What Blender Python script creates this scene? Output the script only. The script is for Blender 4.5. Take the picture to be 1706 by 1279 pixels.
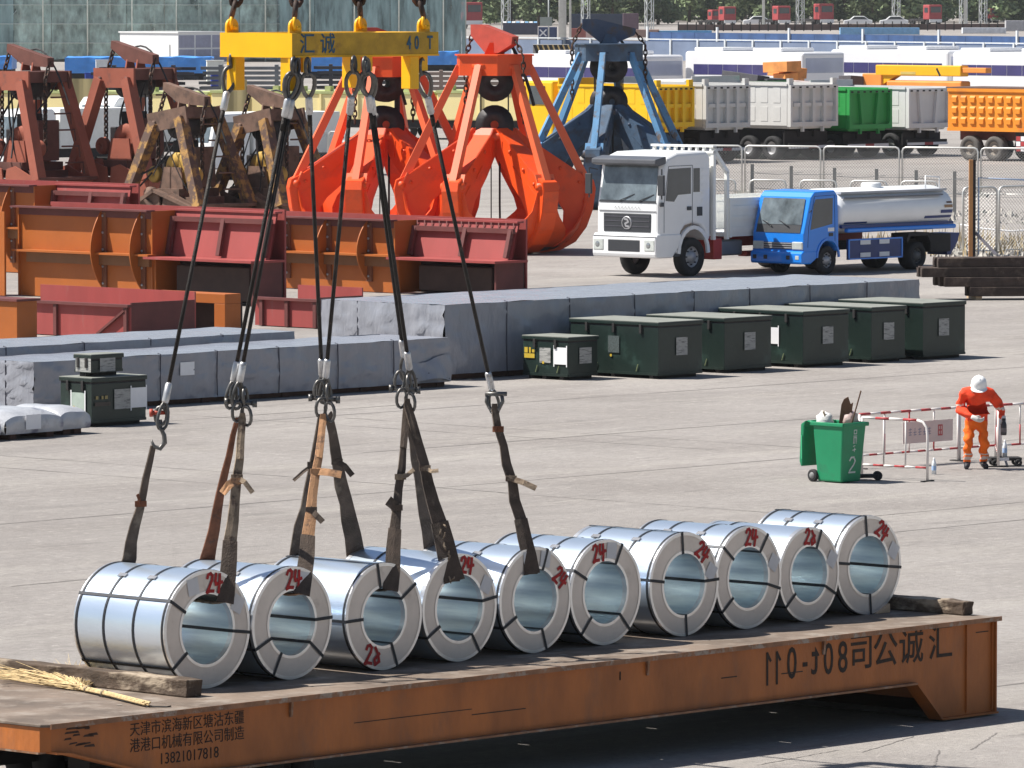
import bpy, bmesh, math, random
from mathutils import Vector, Matrix
from math import sin, cos, pi, radians, atan, atan2, sqrt
random.seed(7)
for o in list(bpy.data.objects): bpy.data.objects.remove(o)
SC = bpy.context.scene
COL = SC.collection
# ------------------------------------------------------------------ camera
F = 11000.0; PW, PH = 1706.0, 1279.0; CX, CY = 853.0, 639.5; HZ = -50.0; H = 8.2
PITCH = atan((CY - HZ) / F)
cam = bpy.data.cameras.new('camera'); cam_o = bpy.data.objects.new('camera', cam); COL.objects.link(cam_o)
cam.sensor_width = 36; cam.lens = F / PW * 36; cam.clip_start = 1; cam.clip_end = 6000
cam_o.location = (0, 0, H); cam_o.rotation_euler = (pi/2 - PITCH, 0, 0)
SC.camera = cam_o
# ------------------------------------------------------------------ world, sun, exposure
SUN_EL = radians(55); SUN_DIR = Vector((-cos(SUN_EL), 0.04*cos(SUN_EL), sin(SUN_EL))).normalized()   # towards the sun
W = bpy.data.worlds.new('World'); SC.world = W; W.use_nodes = True
nt = W.node_tree; bg = nt.nodes['Background']; sk = nt.nodes.new('ShaderNodeTexSky')
sk.sky_type = 'NISHITA'; sk.sun_disc = False; sk.sun_elevation = SUN_EL
sk.sun_rotation = atan2(SUN_DIR.x, SUN_DIR.y)
sk.air_density = 1.0; sk.dust_density = 1.0; sk.ozone_density = 1.0
nt.links.new(sk.outputs[0], bg.inputs[0]); bg.inputs[1].default_value = 0.055
sun = bpy.data.lights.new('sun', 'SUN'); sun_o = bpy.data.objects.new('sun', sun); COL.objects.link(sun_o)
sun.energy = 4.8; sun.angle = radians(0.5); sun.color = (1.0, 0.955, 0.88)
sun_o.rotation_euler = SUN_DIR.to_track_quat('Z', 'Y').to_euler(); sun_o.location = (-30, 0, 60)
VS = SC.view_settings; VS.view_transform = 'Standard'; VS.look = 'None'; VS.exposure = 0.70; VS.gamma = 1.0
VS.use_curve_mapping = False
# ------------------------------------------------------------------ pixel <-> place helpers
SP, CP = sin(PITCH), cos(PITCH)
A1 = atan((11100 - CX) / F); D1 = Vector((sin(A1), cos(A1), 0)); D2 = Vector((-cos(A1), sin(A1), 0)); ROT = pi/2 - A1
def ray(px, py):
    x = (px - CX)/F; y = (CY - py)/F
    return Vector((x, CP + y*SP, -SP + y*CP))
def G(px, py, z=0.0):
    d = ray(px, py); t = (z - H)/d.z
    return Vector((d.x*t, d.y*t, z))
def atY(px, py, Y):
    d = ray(px, py); t = Y/d.y
    return Vector((d.x*t, Y, H + d.z*t))
def lenalong(P, D, px):
    dep = P.y*CP - (P.z - H)*SP
    return ((px - CX)*dep - F*P.x)/(F*D.x - (px - CX)*D.y*CP)
def hz(P, py):
    k = (CY - py)/F
    return H + P.y*(k*CP - SP)/(CP + k*SP)
def proj(P):
    dep = P.y*CP - (P.z - H)*SP; yc = P.y*SP + (P.z - H)*CP
    return CX + F*P.x/dep, CY - F*yc/dep
def L_(h):
    h = h.lstrip('#'); v = [int(h[i:i+2], 16)/255 for i in (0, 2, 4)]
    return tuple(c/12.92 if c <= .04045 else ((c + .055)/1.055)**2.4 for c in v)
# ------------------------------------------------------------------ materials
MATS = {}
def mat(name, col, rough=.6, metal=0., var=.12, scale=2., bump=0., bscale=30., col2=None, thr=.55, s2=1.5, soft=.12,
        stretch=(1, 1, 1), spec=.5, alpha=None, rand=0., trans=0., coat=0., wave=None, emit=0, bdist=.03):
    if name in MATS: return MATS[name]
    if isinstance(col, str): col = L_(col)
    if isinstance(col2, str): col2 = L_(col2)
    m = bpy.data.materials.new(name); m.use_nodes = True; t = m.node_tree; N = t.nodes; K = t.links
    b = N['Principled BSDF']; b.inputs['Roughness'].default_value = rough; b.inputs['Metallic'].default_value = metal
    b.inputs['Specular IOR Level'].default_value = spec; b.inputs['Coat Weight'].default_value = coat
    b.inputs['Transmission Weight'].default_value = trans
    tc = N.new('ShaderNodeTexCoord'); mp = N.new('ShaderNodeMapping'); mp.inputs['Scale'].default_value = stretch
    K.new(tc.outputs['Object'], mp.inputs[0])
    def noise(sc, det=5, ro=.6):
        n = N.new('ShaderNodeTexNoise'); n.inputs['Scale'].default_value = sc; n.inputs['Detail'].default_value = det
        n.inputs['Roughness'].default_value = ro; K.new(mp.outputs[0], n.inputs['Vector']); return n
    def mixc(f, a, bb):
        mx = N.new('ShaderNodeMix'); mx.data_type = 'RGBA'
        for s, v in ((mx.inputs[0], f), (mx.inputs[6], a), (mx.inputs[7], bb)):
            if hasattr(v, 'is_linked'): K.new(v, s)
            elif isinstance(v, (int, float)): s.default_value = v
            else: s.default_value = (*v, 1)
        return mx.outputs[2]
    def ramp(src, a, bb):
        r = N.new('ShaderNodeMapRange'); r.inputs[1].default_value = a; r.inputs[2].default_value = bb
        K.new(src, r.inputs[0]); return r.outputs[0]
    n1 = noise(scale)
    c = mixc(ramp(n1.outputs[0], .3, .7), tuple(v*(1 - var) for v in col), tuple(min(1, v*(1 + var)) for v in col))
    if col2:
        n2 = noise(s2, 8, .65)
        c = mixc(ramp(n2.outputs[0], thr, thr + soft), c, col2)
    if wave:
        wv = N.new('ShaderNodeTexWave'); wv.inputs['Scale'].default_value = wave[0]; wv.inputs['Distortion'].default_value = wave[1]
        wv.inputs['Detail'].default_value = 3; K.new(mp.outputs[0], wv.inputs['Vector'])
        c = mixc(ramp(wv.outputs[0], .2, .8), c, wave[2])
    if rand:
        oi = N.new('ShaderNodeObjectInfo'); hs = N.new('ShaderNodeHueSaturation')
        K.new(ramp(oi.outputs['Random'], 0, 1), hs.inputs['Value'])
        r = hs.inputs['Value'].links[0].from_node; r.inputs[3].default_value = 1 - rand; r.inputs[4].default_value = 1 + rand
        K.new(c, hs.inputs['Color']); c = hs.outputs[0]
    K.new(c, b.inputs['Base Color'])
    if bump:
        bp = N.new('ShaderNodeBump'); bp.inputs['Strength'].default_value = bump; bp.inputs['Distance'].default_value = bdist
        K.new(noise(bscale, 4).outputs[0], bp.inputs['Height']); K.new(bp.outputs[0], b.inputs['Normal'])
    if alpha is not None:
        if isinstance(alpha, tuple): K.new(ramp(noise(alpha[2], 4).outputs[0], alpha[0], alpha[1]), b.inputs['Alpha'])
        else: b.inputs['Alpha'].default_value = alpha
    MATS[name] = m
    return m
# ------------------------------------------------------------------ mesh building
class MB:
    def __init__(s): s.v = []; s.f = []; s.sm = []
    def add(s, vs, fs, M=None, smooth=False):
        o = len(s.v)
        s.v += [tuple(M @ Vector(v)) if M else tuple(v) for v in vs]
        s.f += [tuple(i + o for i in f) for f in fs]; s.sm += [smooth]*len(fs)
        return s
    def box(s, x0, x1, y0, y1, z0, z1, M=None):
        if x0 > x1: x0, x1 = x1, x0
        if y0 > y1: y0, y1 = y1, y0
        if z0 > z1: z0, z1 = z1, z0
        return s.add([(x0,y0,z0),(x1,y0,z0),(x1,y1,z0),(x0,y1,z0),(x0,y0,z1),(x1,y0,z1),(x1,y1,z1),(x0,y1,z1)],
              [(3,2,1,0),(4,5,6,7),(0,1,5,4),(1,2,6,5),(2,3,7,6),(3,0,4,7)], M)
    def prism(s, poly, axis, a, b, M=None):
        # poly: 2-D points in the two axes other than `axis` (in xyz order), extruded from a to b
        n = len(poly)
        def p3(p, t): return {'x': (t, p[0], p[1]), 'y': (p[0], t, p[1]), 'z': (p[0], p[1], t)}[axis]
        vs = [p3(p, a) for p in poly] + [p3(p, b) for p in poly]
        fs = [tuple(range(n)), tuple(range(2*n - 1, n - 1, -1))] + [(i, i + n, (i + 1) % n + n, (i + 1) % n) for i in range(n)]
        return s.add(vs, fs, M)
    def bar(s, p, q, w, h=None, up=(0, 0, 1), w2=None, h2=None):
        p = Vector(p); q = Vector(q); d = (q - p).normalized(); up = Vector(up)
        if abs(d.dot(up.normalized())) > .98: up = Vector((1, 0, 0)) if abs(d.x) < .9 else Vector((0, 1, 0))
        sx = d.cross(up).normalized(); sy = sx.cross(d); h = h or w; w2 = w2 or w; h2 = h2 or h
        vs = [p + sx*a*w/2 + sy*b*h/2 for a, b in ((-1,-1),(1,-1),(1,1),(-1,1))] + [q + sx*a*w2/2 + sy*b*h2/2 for a, b in ((-1,-1),(1,-1),(1,1),(-1,1))]
        return s.add(vs, [(3,2,1,0),(4,5,6,7),(0,1,5,4),(1,2,6,5),(2,3,7,6),(3,0,4,7)])
    def tube(s, pts, r, n=8, closed=False, cap=True):
        pts = [Vector(p) for p in pts]; m = len(pts); R = r if isinstance(r, (list, tuple)) else [r]*m
        T = []
        for i in range(m):
            a = pts[(i - 1) % m] if (closed or i) else pts[i]; b = pts[(i + 1) % m] if (closed or i < m - 1) else pts[i]
            T.append((b - a).normalized())
        ref = Vector((0, 0, 1)) if abs(T[0].z) < .9 else Vector((1, 0, 0)); nx = T[0].cross(ref).normalized(); vs = []
        for i in range(m):
            nx = (nx - T[i]*nx.dot(T[i])).normalized(); ny = T[i].cross(nx)
            vs += [pts[i] + (nx*cos(2*pi*k/n) + ny*sin(2*pi*k/n))*R[i] for k in range(n)]
        fs = []
        for i in range(m if closed else m - 1):
            j = (i + 1) % m
            fs += [(i*n + k, i*n + (k + 1) % n, j*n + (k + 1) % n, j*n + k) for k in range(n)]
        if cap and not closed: fs += [tuple(range(n - 1, -1, -1)), tuple(range((m - 1)*n, m*n))]
        return s.add(vs, fs, None, n > 5)
    def lathe(s, prof, n=32, axis='z', c=(0, 0, 0), closed=False, a0=0, a1=2*pi, smooth=True):
        # prof: (radius, height)
        full = abs(a1 - a0 - 2*pi) < 1e-6; k = n if full else n + 1; vs = []; c = Vector(c)
        for i in range(k):
            a = a0 + (a1 - a0)*i/n
            for r, h in prof:
                x, y = r*cos(a), r*sin(a)
                vs.append(c + Vector({'z': (x, y, h), 'y': (x, h, y), 'x': (h, x, y)}[axis]))
        m = len(prof); fs = []
        for i in range(n):
            j = (i + 1) % k
            for q in range(m if closed else m - 1):
                p = (q + 1) % m
                fs.append((i*m + q, j*m + q, j*m + p, i*m + p))
        return s.add(vs, fs, None, smooth)
    def disc(s, c, r, axis='z', n=24, r0=0):
        return s.lathe([(r0 or 1e-4, 0), (r, 0)], n, axis, c, smooth=False)
    def grid(s, fn, nu, nv, smooth=True, two=False):
        vs = [fn(i/nu, j/nv) for j in range(nv + 1) for i in range(nu + 1)]
        fs = [(j*(nu+1)+i, j*(nu+1)+i+1, (j+1)*(nu+1)+i+1, (j+1)*(nu+1)+i) for j in range(nv) for i in range(nu)]
        return s.add(vs, fs, None, smooth)
    def mesh(s, name, fix=True):
        me = bpy.data.meshes.new(name); me.from_pydata(s.v, [], s.f)
        me.polygons.foreach_set('use_smooth', s.sm)
        if fix:
            bm = bmesh.new(); bm.from_mesh(me); bmesh.ops.recalc_face_normals(bm, faces=bm.faces); bm.to_mesh(me); bm.free()
        me.update(); return me
    def build(s, name, m, parent=None, bevel=0, seg=2, fix=True):
        me = s.mesh(name, fix)
        if m: me.materials.append(m)
        return link(name, me, parent, bevel, seg)
def link(name, me, parent=None, bevel=0, seg=2):
    o = bpy.data.objects.new(name, me); COL.objects.link(o)
    if parent: o.parent = parent
    if bevel:
        md = o.modifiers.new('bevel', 'BEVEL'); md.width = bevel; md.segments = seg; md.limit_method = 'ANGLE'; md.angle_limit = radians(35)
        md.harden_normals = False
    return o
def tag(o, label, cat, group=None, kind=None):
    if label: o['label'] = label
    if cat: o['category'] = cat
    if group: o['group'] = group
    if kind: o['kind'] = kind
    return o
def struct(o, label=None):
    o['kind'] = 'structure'
    if label: o['label'] = label
    return o
def thing(name, label, cat, loc=(0, 0, 0), rz=0., group=None):
    o = bpy.data.objects.new(name, None); COL.objects.link(o); o.empty_display_size = .2
    o.location = loc; o.rotation_euler = (0, 0, rz)
    return tag(o, label, cat, group)
def kids(o): return [c for c in bpy.data.objects if c.parent == o]
def copy_tree(o, parent=None, cache=None):
    if cache is None:
        cache = {}
        for c in bpy.data.objects:
            if c.parent: cache.setdefault(c.parent.name, []).append(c)
    n = o.copy(); COL.objects.link(n); n.parent = parent
    for ch in cache.get(o.name, []): copy_tree(ch, n, cache)
    return n
def text_part(txt, size, m, parent, loc, rot, name='lettering', sx=1., mirror=False, bold=0.0, thick=.002, font_align='CENTER'):
    cu = bpy.data.curves.new('t', 'FONT'); cu.body = txt; cu.size = size; cu.align_x = font_align; cu.align_y = 'CENTER'
    cu.extrude = thick; cu.offset = bold; cu.resolution_u = 3
    o = bpy.data.objects.new('t', cu); COL.objects.link(o)
    dg = bpy.context.evaluated_depsgraph_get(); me = bpy.data.meshes.new_from_object(o.evaluated_get(dg))
    bpy.data.objects.remove(o)
    me.name = name; me.transform(Matrix.Diagonal((sx*(-1 if mirror else 1), 1, 1, 1))); me.materials.clear(); me.materials.append(m)
    r = link(name, me, parent); r.location = loc; r.rotation_euler = rot
    return r
FACE_NY = (pi/2, 0, 0)          # text lying on a face whose normal is local -y
FACE_NX = (pi/2, 0, -pi/2)      # text on a face whose normal is local -x
def link_ring(mb, c, along, side, ln=.1, wd=.06, r=.012, n=12):
    c = Vector(c); a = Vector(along).normalized(); b = Vector(side); b = (b - a*a.dot(b)).normalized(); pts = []
    for i in range(n):
        t = 2*pi*i/n
        pts.append(c + a*(cos(t)*ln/2*(1 if abs(cos(t)) > .01 else 1)) + b*(sin(t)*wd/2))
    mb.tube(pts, r, 6, True)
def chain(mb, p, q, pitch=.1, r=.014, wd=.07):
    p = Vector(p); q = Vector(q); d = q - p; n = max(1, int(d.length/pitch)); u = d.normalized()
    s1 = u.cross(Vector((0, 1, .1))).normalized(); s2 = u.cross(s1)
    for i in range(n): link_ring(mb, p + d*(i + .5)/n, u, s1 if i % 2 else s2, d.length/n*1.38, wd, r, 10)
# ================================================================== GROUND
def ground_material():
    m = bpy.data.materials.new('ground_concrete'); m.use_nodes = True; t = m.node_tree; N = t.nodes; K = t.links; b = N['Principled BSDF']
    b.inputs['Roughness'].default_value = .85; b.inputs['Specular IOR Level'].default_value = .3
    tc = N.new('ShaderNodeTexCoord')
    mp0 = N.new('ShaderNodeMapping'); mp0.inputs['Rotation'].default_value = (0, 0, -ROT); K.new(tc.outputs['Object'], mp0.inputs[0])
    def noise(sc, det=6, ro=.6, st=(1, 1, 1)):
        mp = N.new('ShaderNodeMapping'); mp.inputs['Scale'].default_value = st; K.new(mp0.outputs[0], mp.inputs[0])
        n = N.new('ShaderNodeTexNoise'); n.inputs['Scale'].default_value = sc; n.inputs['Detail'].default_value = det; n.inputs['Roughness'].default_value = ro
        K.new(mp.outputs[0], n.inputs['Vector']); return n.outputs[0]
    def rng(src, a, bb, c=0, d=1):
        r = N.new('ShaderNodeMapRange'); r.inputs[1].default_value = a; r.inputs[2].default_value = bb; r.inputs[3].default_value = c; r.inputs[4].default_value = d
        K.new(src, r.inputs[0]); return r.outputs[0]
    def mx(f, a, bb, bt='MIX'):
        n = N.new('ShaderNodeMix'); n.data_type = 'RGBA'; n.blend_type = bt
        for s, v in ((n.inputs[0], f), (n.inputs[6], a), (n.inputs[7], bb)):
            if hasattr(v, 'is_linked'): K.new(v, s)
            elif isinstance(v, (int, float)): s.default_value = v
            else: s.default_value = (*v, 1)
        return n.outputs[2]
    c = mx(rng(noise(.035, 5), .35, .65), (.29, .267, .252), (.365, .338, .319))
    c = mx(rng(noise(.22, 7, .65), .42, .62, 0, .7), c, (.248, .225, .210))
    c = mx(rng(noise(.5, 6, .7, (.16, 1, 1)), .50, .66, 0, .55), c, (.40, .372, .34))
    c = mx(rng(noise(1.3, 8, .75, (.3, 1, 1)), .56, .68, 0, .6), c, (.17, .157, .15))
    c = mx(rng(noise(7, 8, .9), .46, .64, 0, .55), c, mx(.7, c, (.10, .09, .083)))
    c = mx(rng(noise(4.5, 8, .9, (.6, 1, 1)), .54, .64, 0, .6), c, (.52, .48, .44))
    c = mx(rng(noise(.12, 6, .75, (.25, 1, 1)), .56, .64, 0, .5), c, (.20, .185, .175))
    c = mx(rng(noise(3.1, 8, .8), .66, .72, 0, .6), c, (.45, .42, .39))
    c = mx(rng(noise(.55, 5, .6), .68, .76, 0, .55), c, (.11, .10, .095))
    c = mx(rng(noise(.3, 4, .6, (.05, 2.2, 1)), .62, .70, 0, .35), c, (.17, .155, .148))
    K.new(c, b.inputs['Base Color'])
    bp = N.new('ShaderNodeBump'); bp.inputs['Strength'].default_value = .8; bp.inputs['Distance'].default_value = .04
    K.new(noise(6, 8, .85), bp.inputs['Height']); K.new(bp.outputs[0], b.inputs['Normal'])
    return m
gm = MB(); gm.grid(lambda a, b: ((a - .5)*900, -100 + b*1700, 0), 8, 16, False)
ground = struct(gm.build('ground', ground_material()), 'grey worn concrete yard of the port')
M_seam = mat('joint_filler', (.185, .17, .16), .9, var=.3, scale=.6)
def joint(px, py, length0, length1, D, w=.05):
    p = G(px, py); a = p + D*length0; b = p + D*length1; n = Vector((-D.y, D.x, 0))*w/2; pts = []; k = 24; m = MB()
    for i in range(k + 1):
        q = a.lerp(b, i/k) + n.normalized()*random.uniform(-.012, .012); ww = random.uniform(.5, 1.3)
        pts.append((q + n*ww, q - n*ww))
    m.add([(*v.xy, .004) for pr in pts for v in pr], [(2*i, 2*i + 1, 2*i + 3, 2*i + 2) for i in range(k)])
    return m.build('expansion_joint', M_seam, ground)
for jx, jy, a, b in ((930, 796, -24, 26), (1000, 724, -6, 22), (1690, 1140, -3, 6), (300, 700, -8, 6), (1300, 905, -3, 10), (200, 960, -2, 3), (900, 668, -8, 20), (1560, 850, -6, 6)): joint(jx, jy, a, b, D1)
for jx, jy, a, b in ((1560, 760, -3, 14), (560, 800, -4, 10), (150, 790, -3, 9), (1050, 740, -2, 12), (1230, 850, -3, 5)): joint(jx, jy, a, b, D2, .03)
for i, (jx, jy) in enumerate(((1330, 1262), (1480, 1240), (1640, 1235), (1560, 1265))): joint(jx, jy, -.8, .8, (D1 + D2*(.15 + .2*i)).normalized(), .02)

# ================================================================== TRAILER
M_tr = mat('trailer_paint', '#a65f27', .55, 0, .25, 2.2, .2, 18, col2=(.19, .085, .042), thr=.55, s2=2.4, soft=.3, stretch=(1, 1, .4))
M_trdeck = mat('trailer_deck_steel', (.17, .128, .098), .75, .0, .4, 1.2, .35, 9, col2=(.29, .245, .205), thr=.50, s2=2.6, soft=.2)
M_tredge = mat('worn_flange_edge', (.26, .13, .07), .6, .3, .3, 6, .2, 40, col2=(.33, .27, .22), thr=.52, s2=7)
M_black = mat('black_rubber', (.018, .018, .02), .75, 0, .3, 6, .2, 20)
M_dark = mat('dark_underbody', (.022, .02, .02), .8, 0, .3, 3)
M_stencil = mat('stencil_black', (.03, .018, .012), .8, 0, .4, 20, col2=(.12, .055, .028), thr=.60, s2=14)
M_steel = mat('bare_steel', (.38, .38, .39), .35, .9, .2, 8, .1, 40)
P0 = G(1664, 1190); ZD = hz(P0, 1027); PD = Vector((P0.x, P0.y, ZD)); TL = -lenalong(PD, D1, 78); TW = 3.75
TO = P0 - D1*TL; TO.z = 0
tr = thing('cargo_trailer', 'long low orange brown port trailer carrying the row of steel coils', 'trailer', TO, ROT)
npl = 7; gap = .012
for i in range(npl):
    a = TL*i/npl + gap; b = TL*(i + 1)/npl - gap
    m = MB(); pl = [(max(a, .02), -.03), (b, -.03), (b, TW), (max(a, .02), TW)]
    if i == 0: pl = [(.10, -.03), (b, -.03), (b, TW + .03), (.10, TW + .03), (-.02, TW - .1), (-.02, .07)]
    m.prism(pl, 'z', ZD - .03, ZD - random.uniform(0, .002)); m.build('deck_plate', M_trdeck, tr, .006)
def side_poly(top):
    z = ZD; d = .62
    return [(.10, z - .27), (.28, z - .29), (1.55, z - d), (TL - 1.44, z - d), (TL - 1.00, .04), (TL - .04, .04), (TL - .04, top), (.10, top)]
for y0, y1, nm in ((.05, .07, 'side_web'), (TW - .07, TW - .05, 'side_web')):
    MB().prism(side_poly(ZD - .034), 'y', y0, y1).build(nm, M_tr, tr)
sp = side_poly(0)
for k in range(5):
    a, b = sp[k], sp[k + 1]
    MB().bar((a[0], .07, a[1] - .009), (b[0], .07, b[1] - .009), .20, .022).build('bottom_flange', M_tredge if k in (2,) else M_tr, tr)
MB().bar((0.02, -.035, ZD - .018), (TL, -.035, ZD - .018), .012, .05).build('edge_rail', M_tredge, tr)
MB().box(-.0, .02, .10, TW - .10, ZD - .27, ZD - .034).build('end_beam', M_tr, tr)
MB().add([(.0, .10, ZD - .27), (.10, .05, ZD - .27), (.10, .05, ZD - .034), (0, .10, ZD - .034), (.02, .115, ZD - .27), (.11, .07, ZD - .27), (.11, .07, ZD - .034), (.02, .115, ZD - .034)],
         [(0, 1, 2, 3), (7, 6, 5, 4), (0, 4, 5, 1), (3, 2, 6, 7)]).build('corner_plate', M_tr, tr)
MB().box(0, .25, .12, TW - .1, ZD - .29, ZD - .272).build('end_flange', M_tredge, tr)
for x in (TL - .52, TL - .075): MB().bar((x, .04, ZD - .05), (x, .04, .06), .03, .02).build('stiffener', M_tr, tr)
MB().box(TL - .055, TL - .035, .0, TW, .03, ZD - .034).build('end_plate', M_tr, tr)
for x in (3.3, 8.55, TL - 2.95): 
    m = MB(); m.bar((x, .035, ZD - .05), (x, .035, ZD - .20), .05, .03, w2=.02); m.build('stake_pocket', M_tredge, tr)
for x, z, w, h in ((5.9, ZD - .40, .8, .010), (4.2, ZD - .34, 1.7, .008), (10.7, ZD - .36, .35, .012), (TL - .35, ZD - .16, .22, .012), (TL - 4.6, ZD - .33, .25, .012), (TL - 6.2, ZD - .22, .02, .09)):
    MB().box(x, x + w, .046, .049, z, z + h).build('scratch', M_stencil, tr)
for yy in (.9, TW - 1.2): MB().box(1.4, TL - 1.0, yy, yy + .3, ZD - .75, ZD - .034).build('chassis_beam', M_dark, tr)
MB().box(TL - 1.0, TL - .06, .1, TW - .1, .04, .10).build('foot_plate', M_dark, tr)
for x in (2.6, 3.7):
    MB().tube([(x, .5, .34), (x, TW - .5, .34)], .07, 10).build('axle', M_dark, tr)
    MB().box(x - .12, x + .12, 1.0, TW - 1.0, .34, .46).build('axle_beam', M_dark, tr)
    for y in (.55, .95, TW - 1.2, TW - .8):
        wl = MB(); wl.lathe([(.12, -.14), (.30, -.14), (.34, -.10), (.34, .10), (.30, .14), (.12, .14)], 24, 'y', (x, y, .34), True); wl.build('wheel', M_black, tr)
# lettering on the near side: the plate carries its stencil in reversed order
ly = .046
cx0 = TL - 1.95
for ch, px, w, mir in (('汇', 1573, .43, False), ('诚', 1524, .43, False), ('公', 1481, .43, False), ('司', 1441, .43, False)):
    base = Vector((P0.x, P0.y, ZD)); u = TL + lenalong(base, D1, px)
    text_part(ch, w, M_stencil, tr, (u, ly, ZD - .24 if px < 1560 else ZD - .235), FACE_NY, 'lettering', 1.0, mir, .003, .001)
u0 = TL + lenalong(PD, D1, 318)
for i, (s_, dx) in enumerate((('天津市滨海新区塘沽东疆', 0), ('港港口机械有限公司制造', .0), ('13821017818', .02))):
    text_part(s_, .145 if i < 2 else .155, M_stencil, tr, (u0 + dx, ly, ZD - .155 - .155*i), FACE_NY, 'lettering', .97 if i < 2 else .95, False, .0, .001)
MB().add([(.22 + .35*random.random(), .046, ZD - .06 - .18*random.random()) for _ in range(3)], [(0, 1, 2)])
m = MB(); random.seed(3)
for i in range(14):
    x = .16 + random.random()*.42; z = ZD - .07 - random.random()*.19; w = random.uniform(.05, .2)
    m.add([(x, .0465, z), (x + w, .0465, z + random.uniform(-.01, .01)), (x + w*.9, .0465, z + .022), (x + .02, .0465, z + .018)], [(0, 1, 2, 3)])
tag(m.build('chipped_paint', mat('chip_rust', (.055, .028, .018), .85, 0, .4, 12), tr), None, None, None, 'stuff')
m = MB()
for i in range(30):
    x = random.uniform(.6, TL - .6); y = random.uniform(.15, TW - .3); r = random.uniform(.02, .07); a0 = random.random()*6
    m.add([(x + r*random.uniform(.5, 1.6)*cos(a0 + k*1.05), y + r*random.uniform(.4, 1)*sin(a0 + k*1.05), ZD + .002) for k in range(6)], [tuple(range(6))])
tag(m.build('rust_scale', mat('rust_flake', (.30, .26, .22), .9, 0, .6, 3, col2=(.05, .035, .03), thr=.5, s2=1.1), tr), None, None, None, 'stuff')

# ================================================================== STEEL COILS
M_galv = mat('galvanised_wrap', (.70, .80, .93), .29, .78, .10, 1.5, .12, 4, stretch=(1, .25, 1))
M_face = mat('coil_end_cover', (.66, .59, .53), .42, .25, .12, 2.4, .08, 14, col2=(.40, .34, .29), thr=.56, s2=3.5, soft=.2)
M_bore = mat('coil_bore_steel', (.70, .85, .97), .34, .68, .30, 2.6, .05, 10, stretch=(3, .3, 3))
M_rim = mat('coil_edge_ring', (.75, .75, .76), .28, .8, .12, 4, .1, 20)
M_strap = mat('black_strapping', (.025, .028, .035), .5, .3, .2, 8)
M_red = mat('red_marker_paint', (.36, .012, .012), .7, 0, .3, 12)
M_paper = mat('paper_sheet', (.62, .62, .63), .8, 0, .08, 5)
CL = 1.32
def ring_arc(mb, r0, r1, y, a0, a1, n=16, t=.003):
    for i in range(n):
        b0 = a0 + (a1 - a0)*i/n; b1 = a0 + (a1 - a0)*(i + 1)/n
        mb.add([(sin(b0)*r0, y, cos(b0)*r0), (sin(b1)*r0, y, cos(b1)*r0), (sin(b1)*r1, y, cos(b1)*r1), (sin(b0)*r1, y, cos(b0)*r1)], [(0, 1, 2, 3)])
def strokes(mb, polys, org, ex, ez, y, w):
    for pl in polys:
        pts = [org[0] + p[0]*ex[0] + p[1]*ez[0] for p in pl], [org[1] + p[0]*ex[1] + p[1]*ez[1] for p in pl]
        P = [Vector((a, b)) for a, b in zip(*pts)]
        for i in range(len(P) - 1):
            d = (P[i + 1] - P[i]); 
            if d.length < 1e-5: continue
            n = Vector((-d.y, d.x)).normalized()*w/2; e = d.normalized()*w*.35; a = P[i] - e; b = P[i + 1] + e
            mb.add([(a.x + n.x, y, a.y + n.y), (b.x + n.x, y, b.y + n.y), (b.x - n.x, y, b.y - n.y), (a.x - n.x, y, a.y - n.y)], [(0, 1, 2, 3)])
            y -= .0004
TWO = [(-.46, .28), (-.40, .45), (-.24, .5), (-.12, .38), (-.16, .15), (-.34, -.2), (-.5, -.46), (-.3, -.40), (-.06, -.42)]
FOUR_A = [(.12, .46), (.06, .1), (.10, -.08), (.34, -.02), (.52, .02)]
FOUR_B = [(.36, .42), (.34, 0), (.26, -.5)]
FOUR_C = [(.12, .4), (.34, .1), (.46, -.28), (.2, -.46), (.12, -.2), (.42, .12)]
# px of face centre, v, radius, bore ratio, number angle, tilt, eye-strap angles, bands at y, label angles, style of the 4
coils = [
 (345.6, 1.16, .588, .60, 12, 0, (-58, -128, 97), (.03, .45, .88, 1.28), (-24, 62), 0, 'nearest the straw broom'),
 (487, 1.13, .566, .58, 3, 0, (88, 130, 208, 246), (.05, .50, .93, 1.27), (20,), 0, ''),
 (640, 1.08, .545, .555, 203, 8, (-10, 56, 160, 268), (.035, 1.27), (), 1, ''),
 (766, 1.08, .555, .62, 14, 4, (82, 148, 240), (.9,), (62,), 0, ''),
 (892, 1.10, .552, .60, 62, 40, (20, 162, 242), (.04, .55, .95), (-14, 20), 0, ''),
 (1009, 1.10, .556, .60, -14, -8, (-62, 28, 138, 222), (.04, .45, .88, 1.28), (12,), 0, ''),
 (1140, 1.11, .555, .60, 42, 38, (-4, 88, 176, 278), (.04, .42, 1.0), (76,), 0, ''),
 (1247, 1.13, .553, .60, 6, 3, (-50, 36, 106, 232), (.05, .42, .9, 1.28), (72,), 0, ''),
 (1348, 1.17, .515, .60, 2, 6, (24, 118, 230), (1.0,), (70,), 1, ''),
 (1447, 1.20, .545, .60, 32, 36, (-6, 96, 176, 276), (.06, .48, .92, 1.27), (72,), 0, ''),
]
COIL_LAB = ['galvanised steel coil at the broom end of the row, beside the long timber',
 'second galvanised steel coil from the straw broom, red 2 beside its sling',
 'galvanised steel coil with red number painted low on its end face',
 'galvanised steel coil with wide tattered sling leaving its bore beside red 24',
 'galvanised steel coil in the last sling, red number slanting down its right rim',
 'unslung galvanised steel coil next to the slung ones, white paper beside red 24',
 'galvanised steel coil with black strap level across its bore, fourth from the timber block',
 'galvanised steel coil with red 24 at its crown, third from the timber block',
 'smallest galvanised steel coil with no straps along it, second from the timber block',
 'galvanised steel coil at the row end resting against the timber block']
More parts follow.
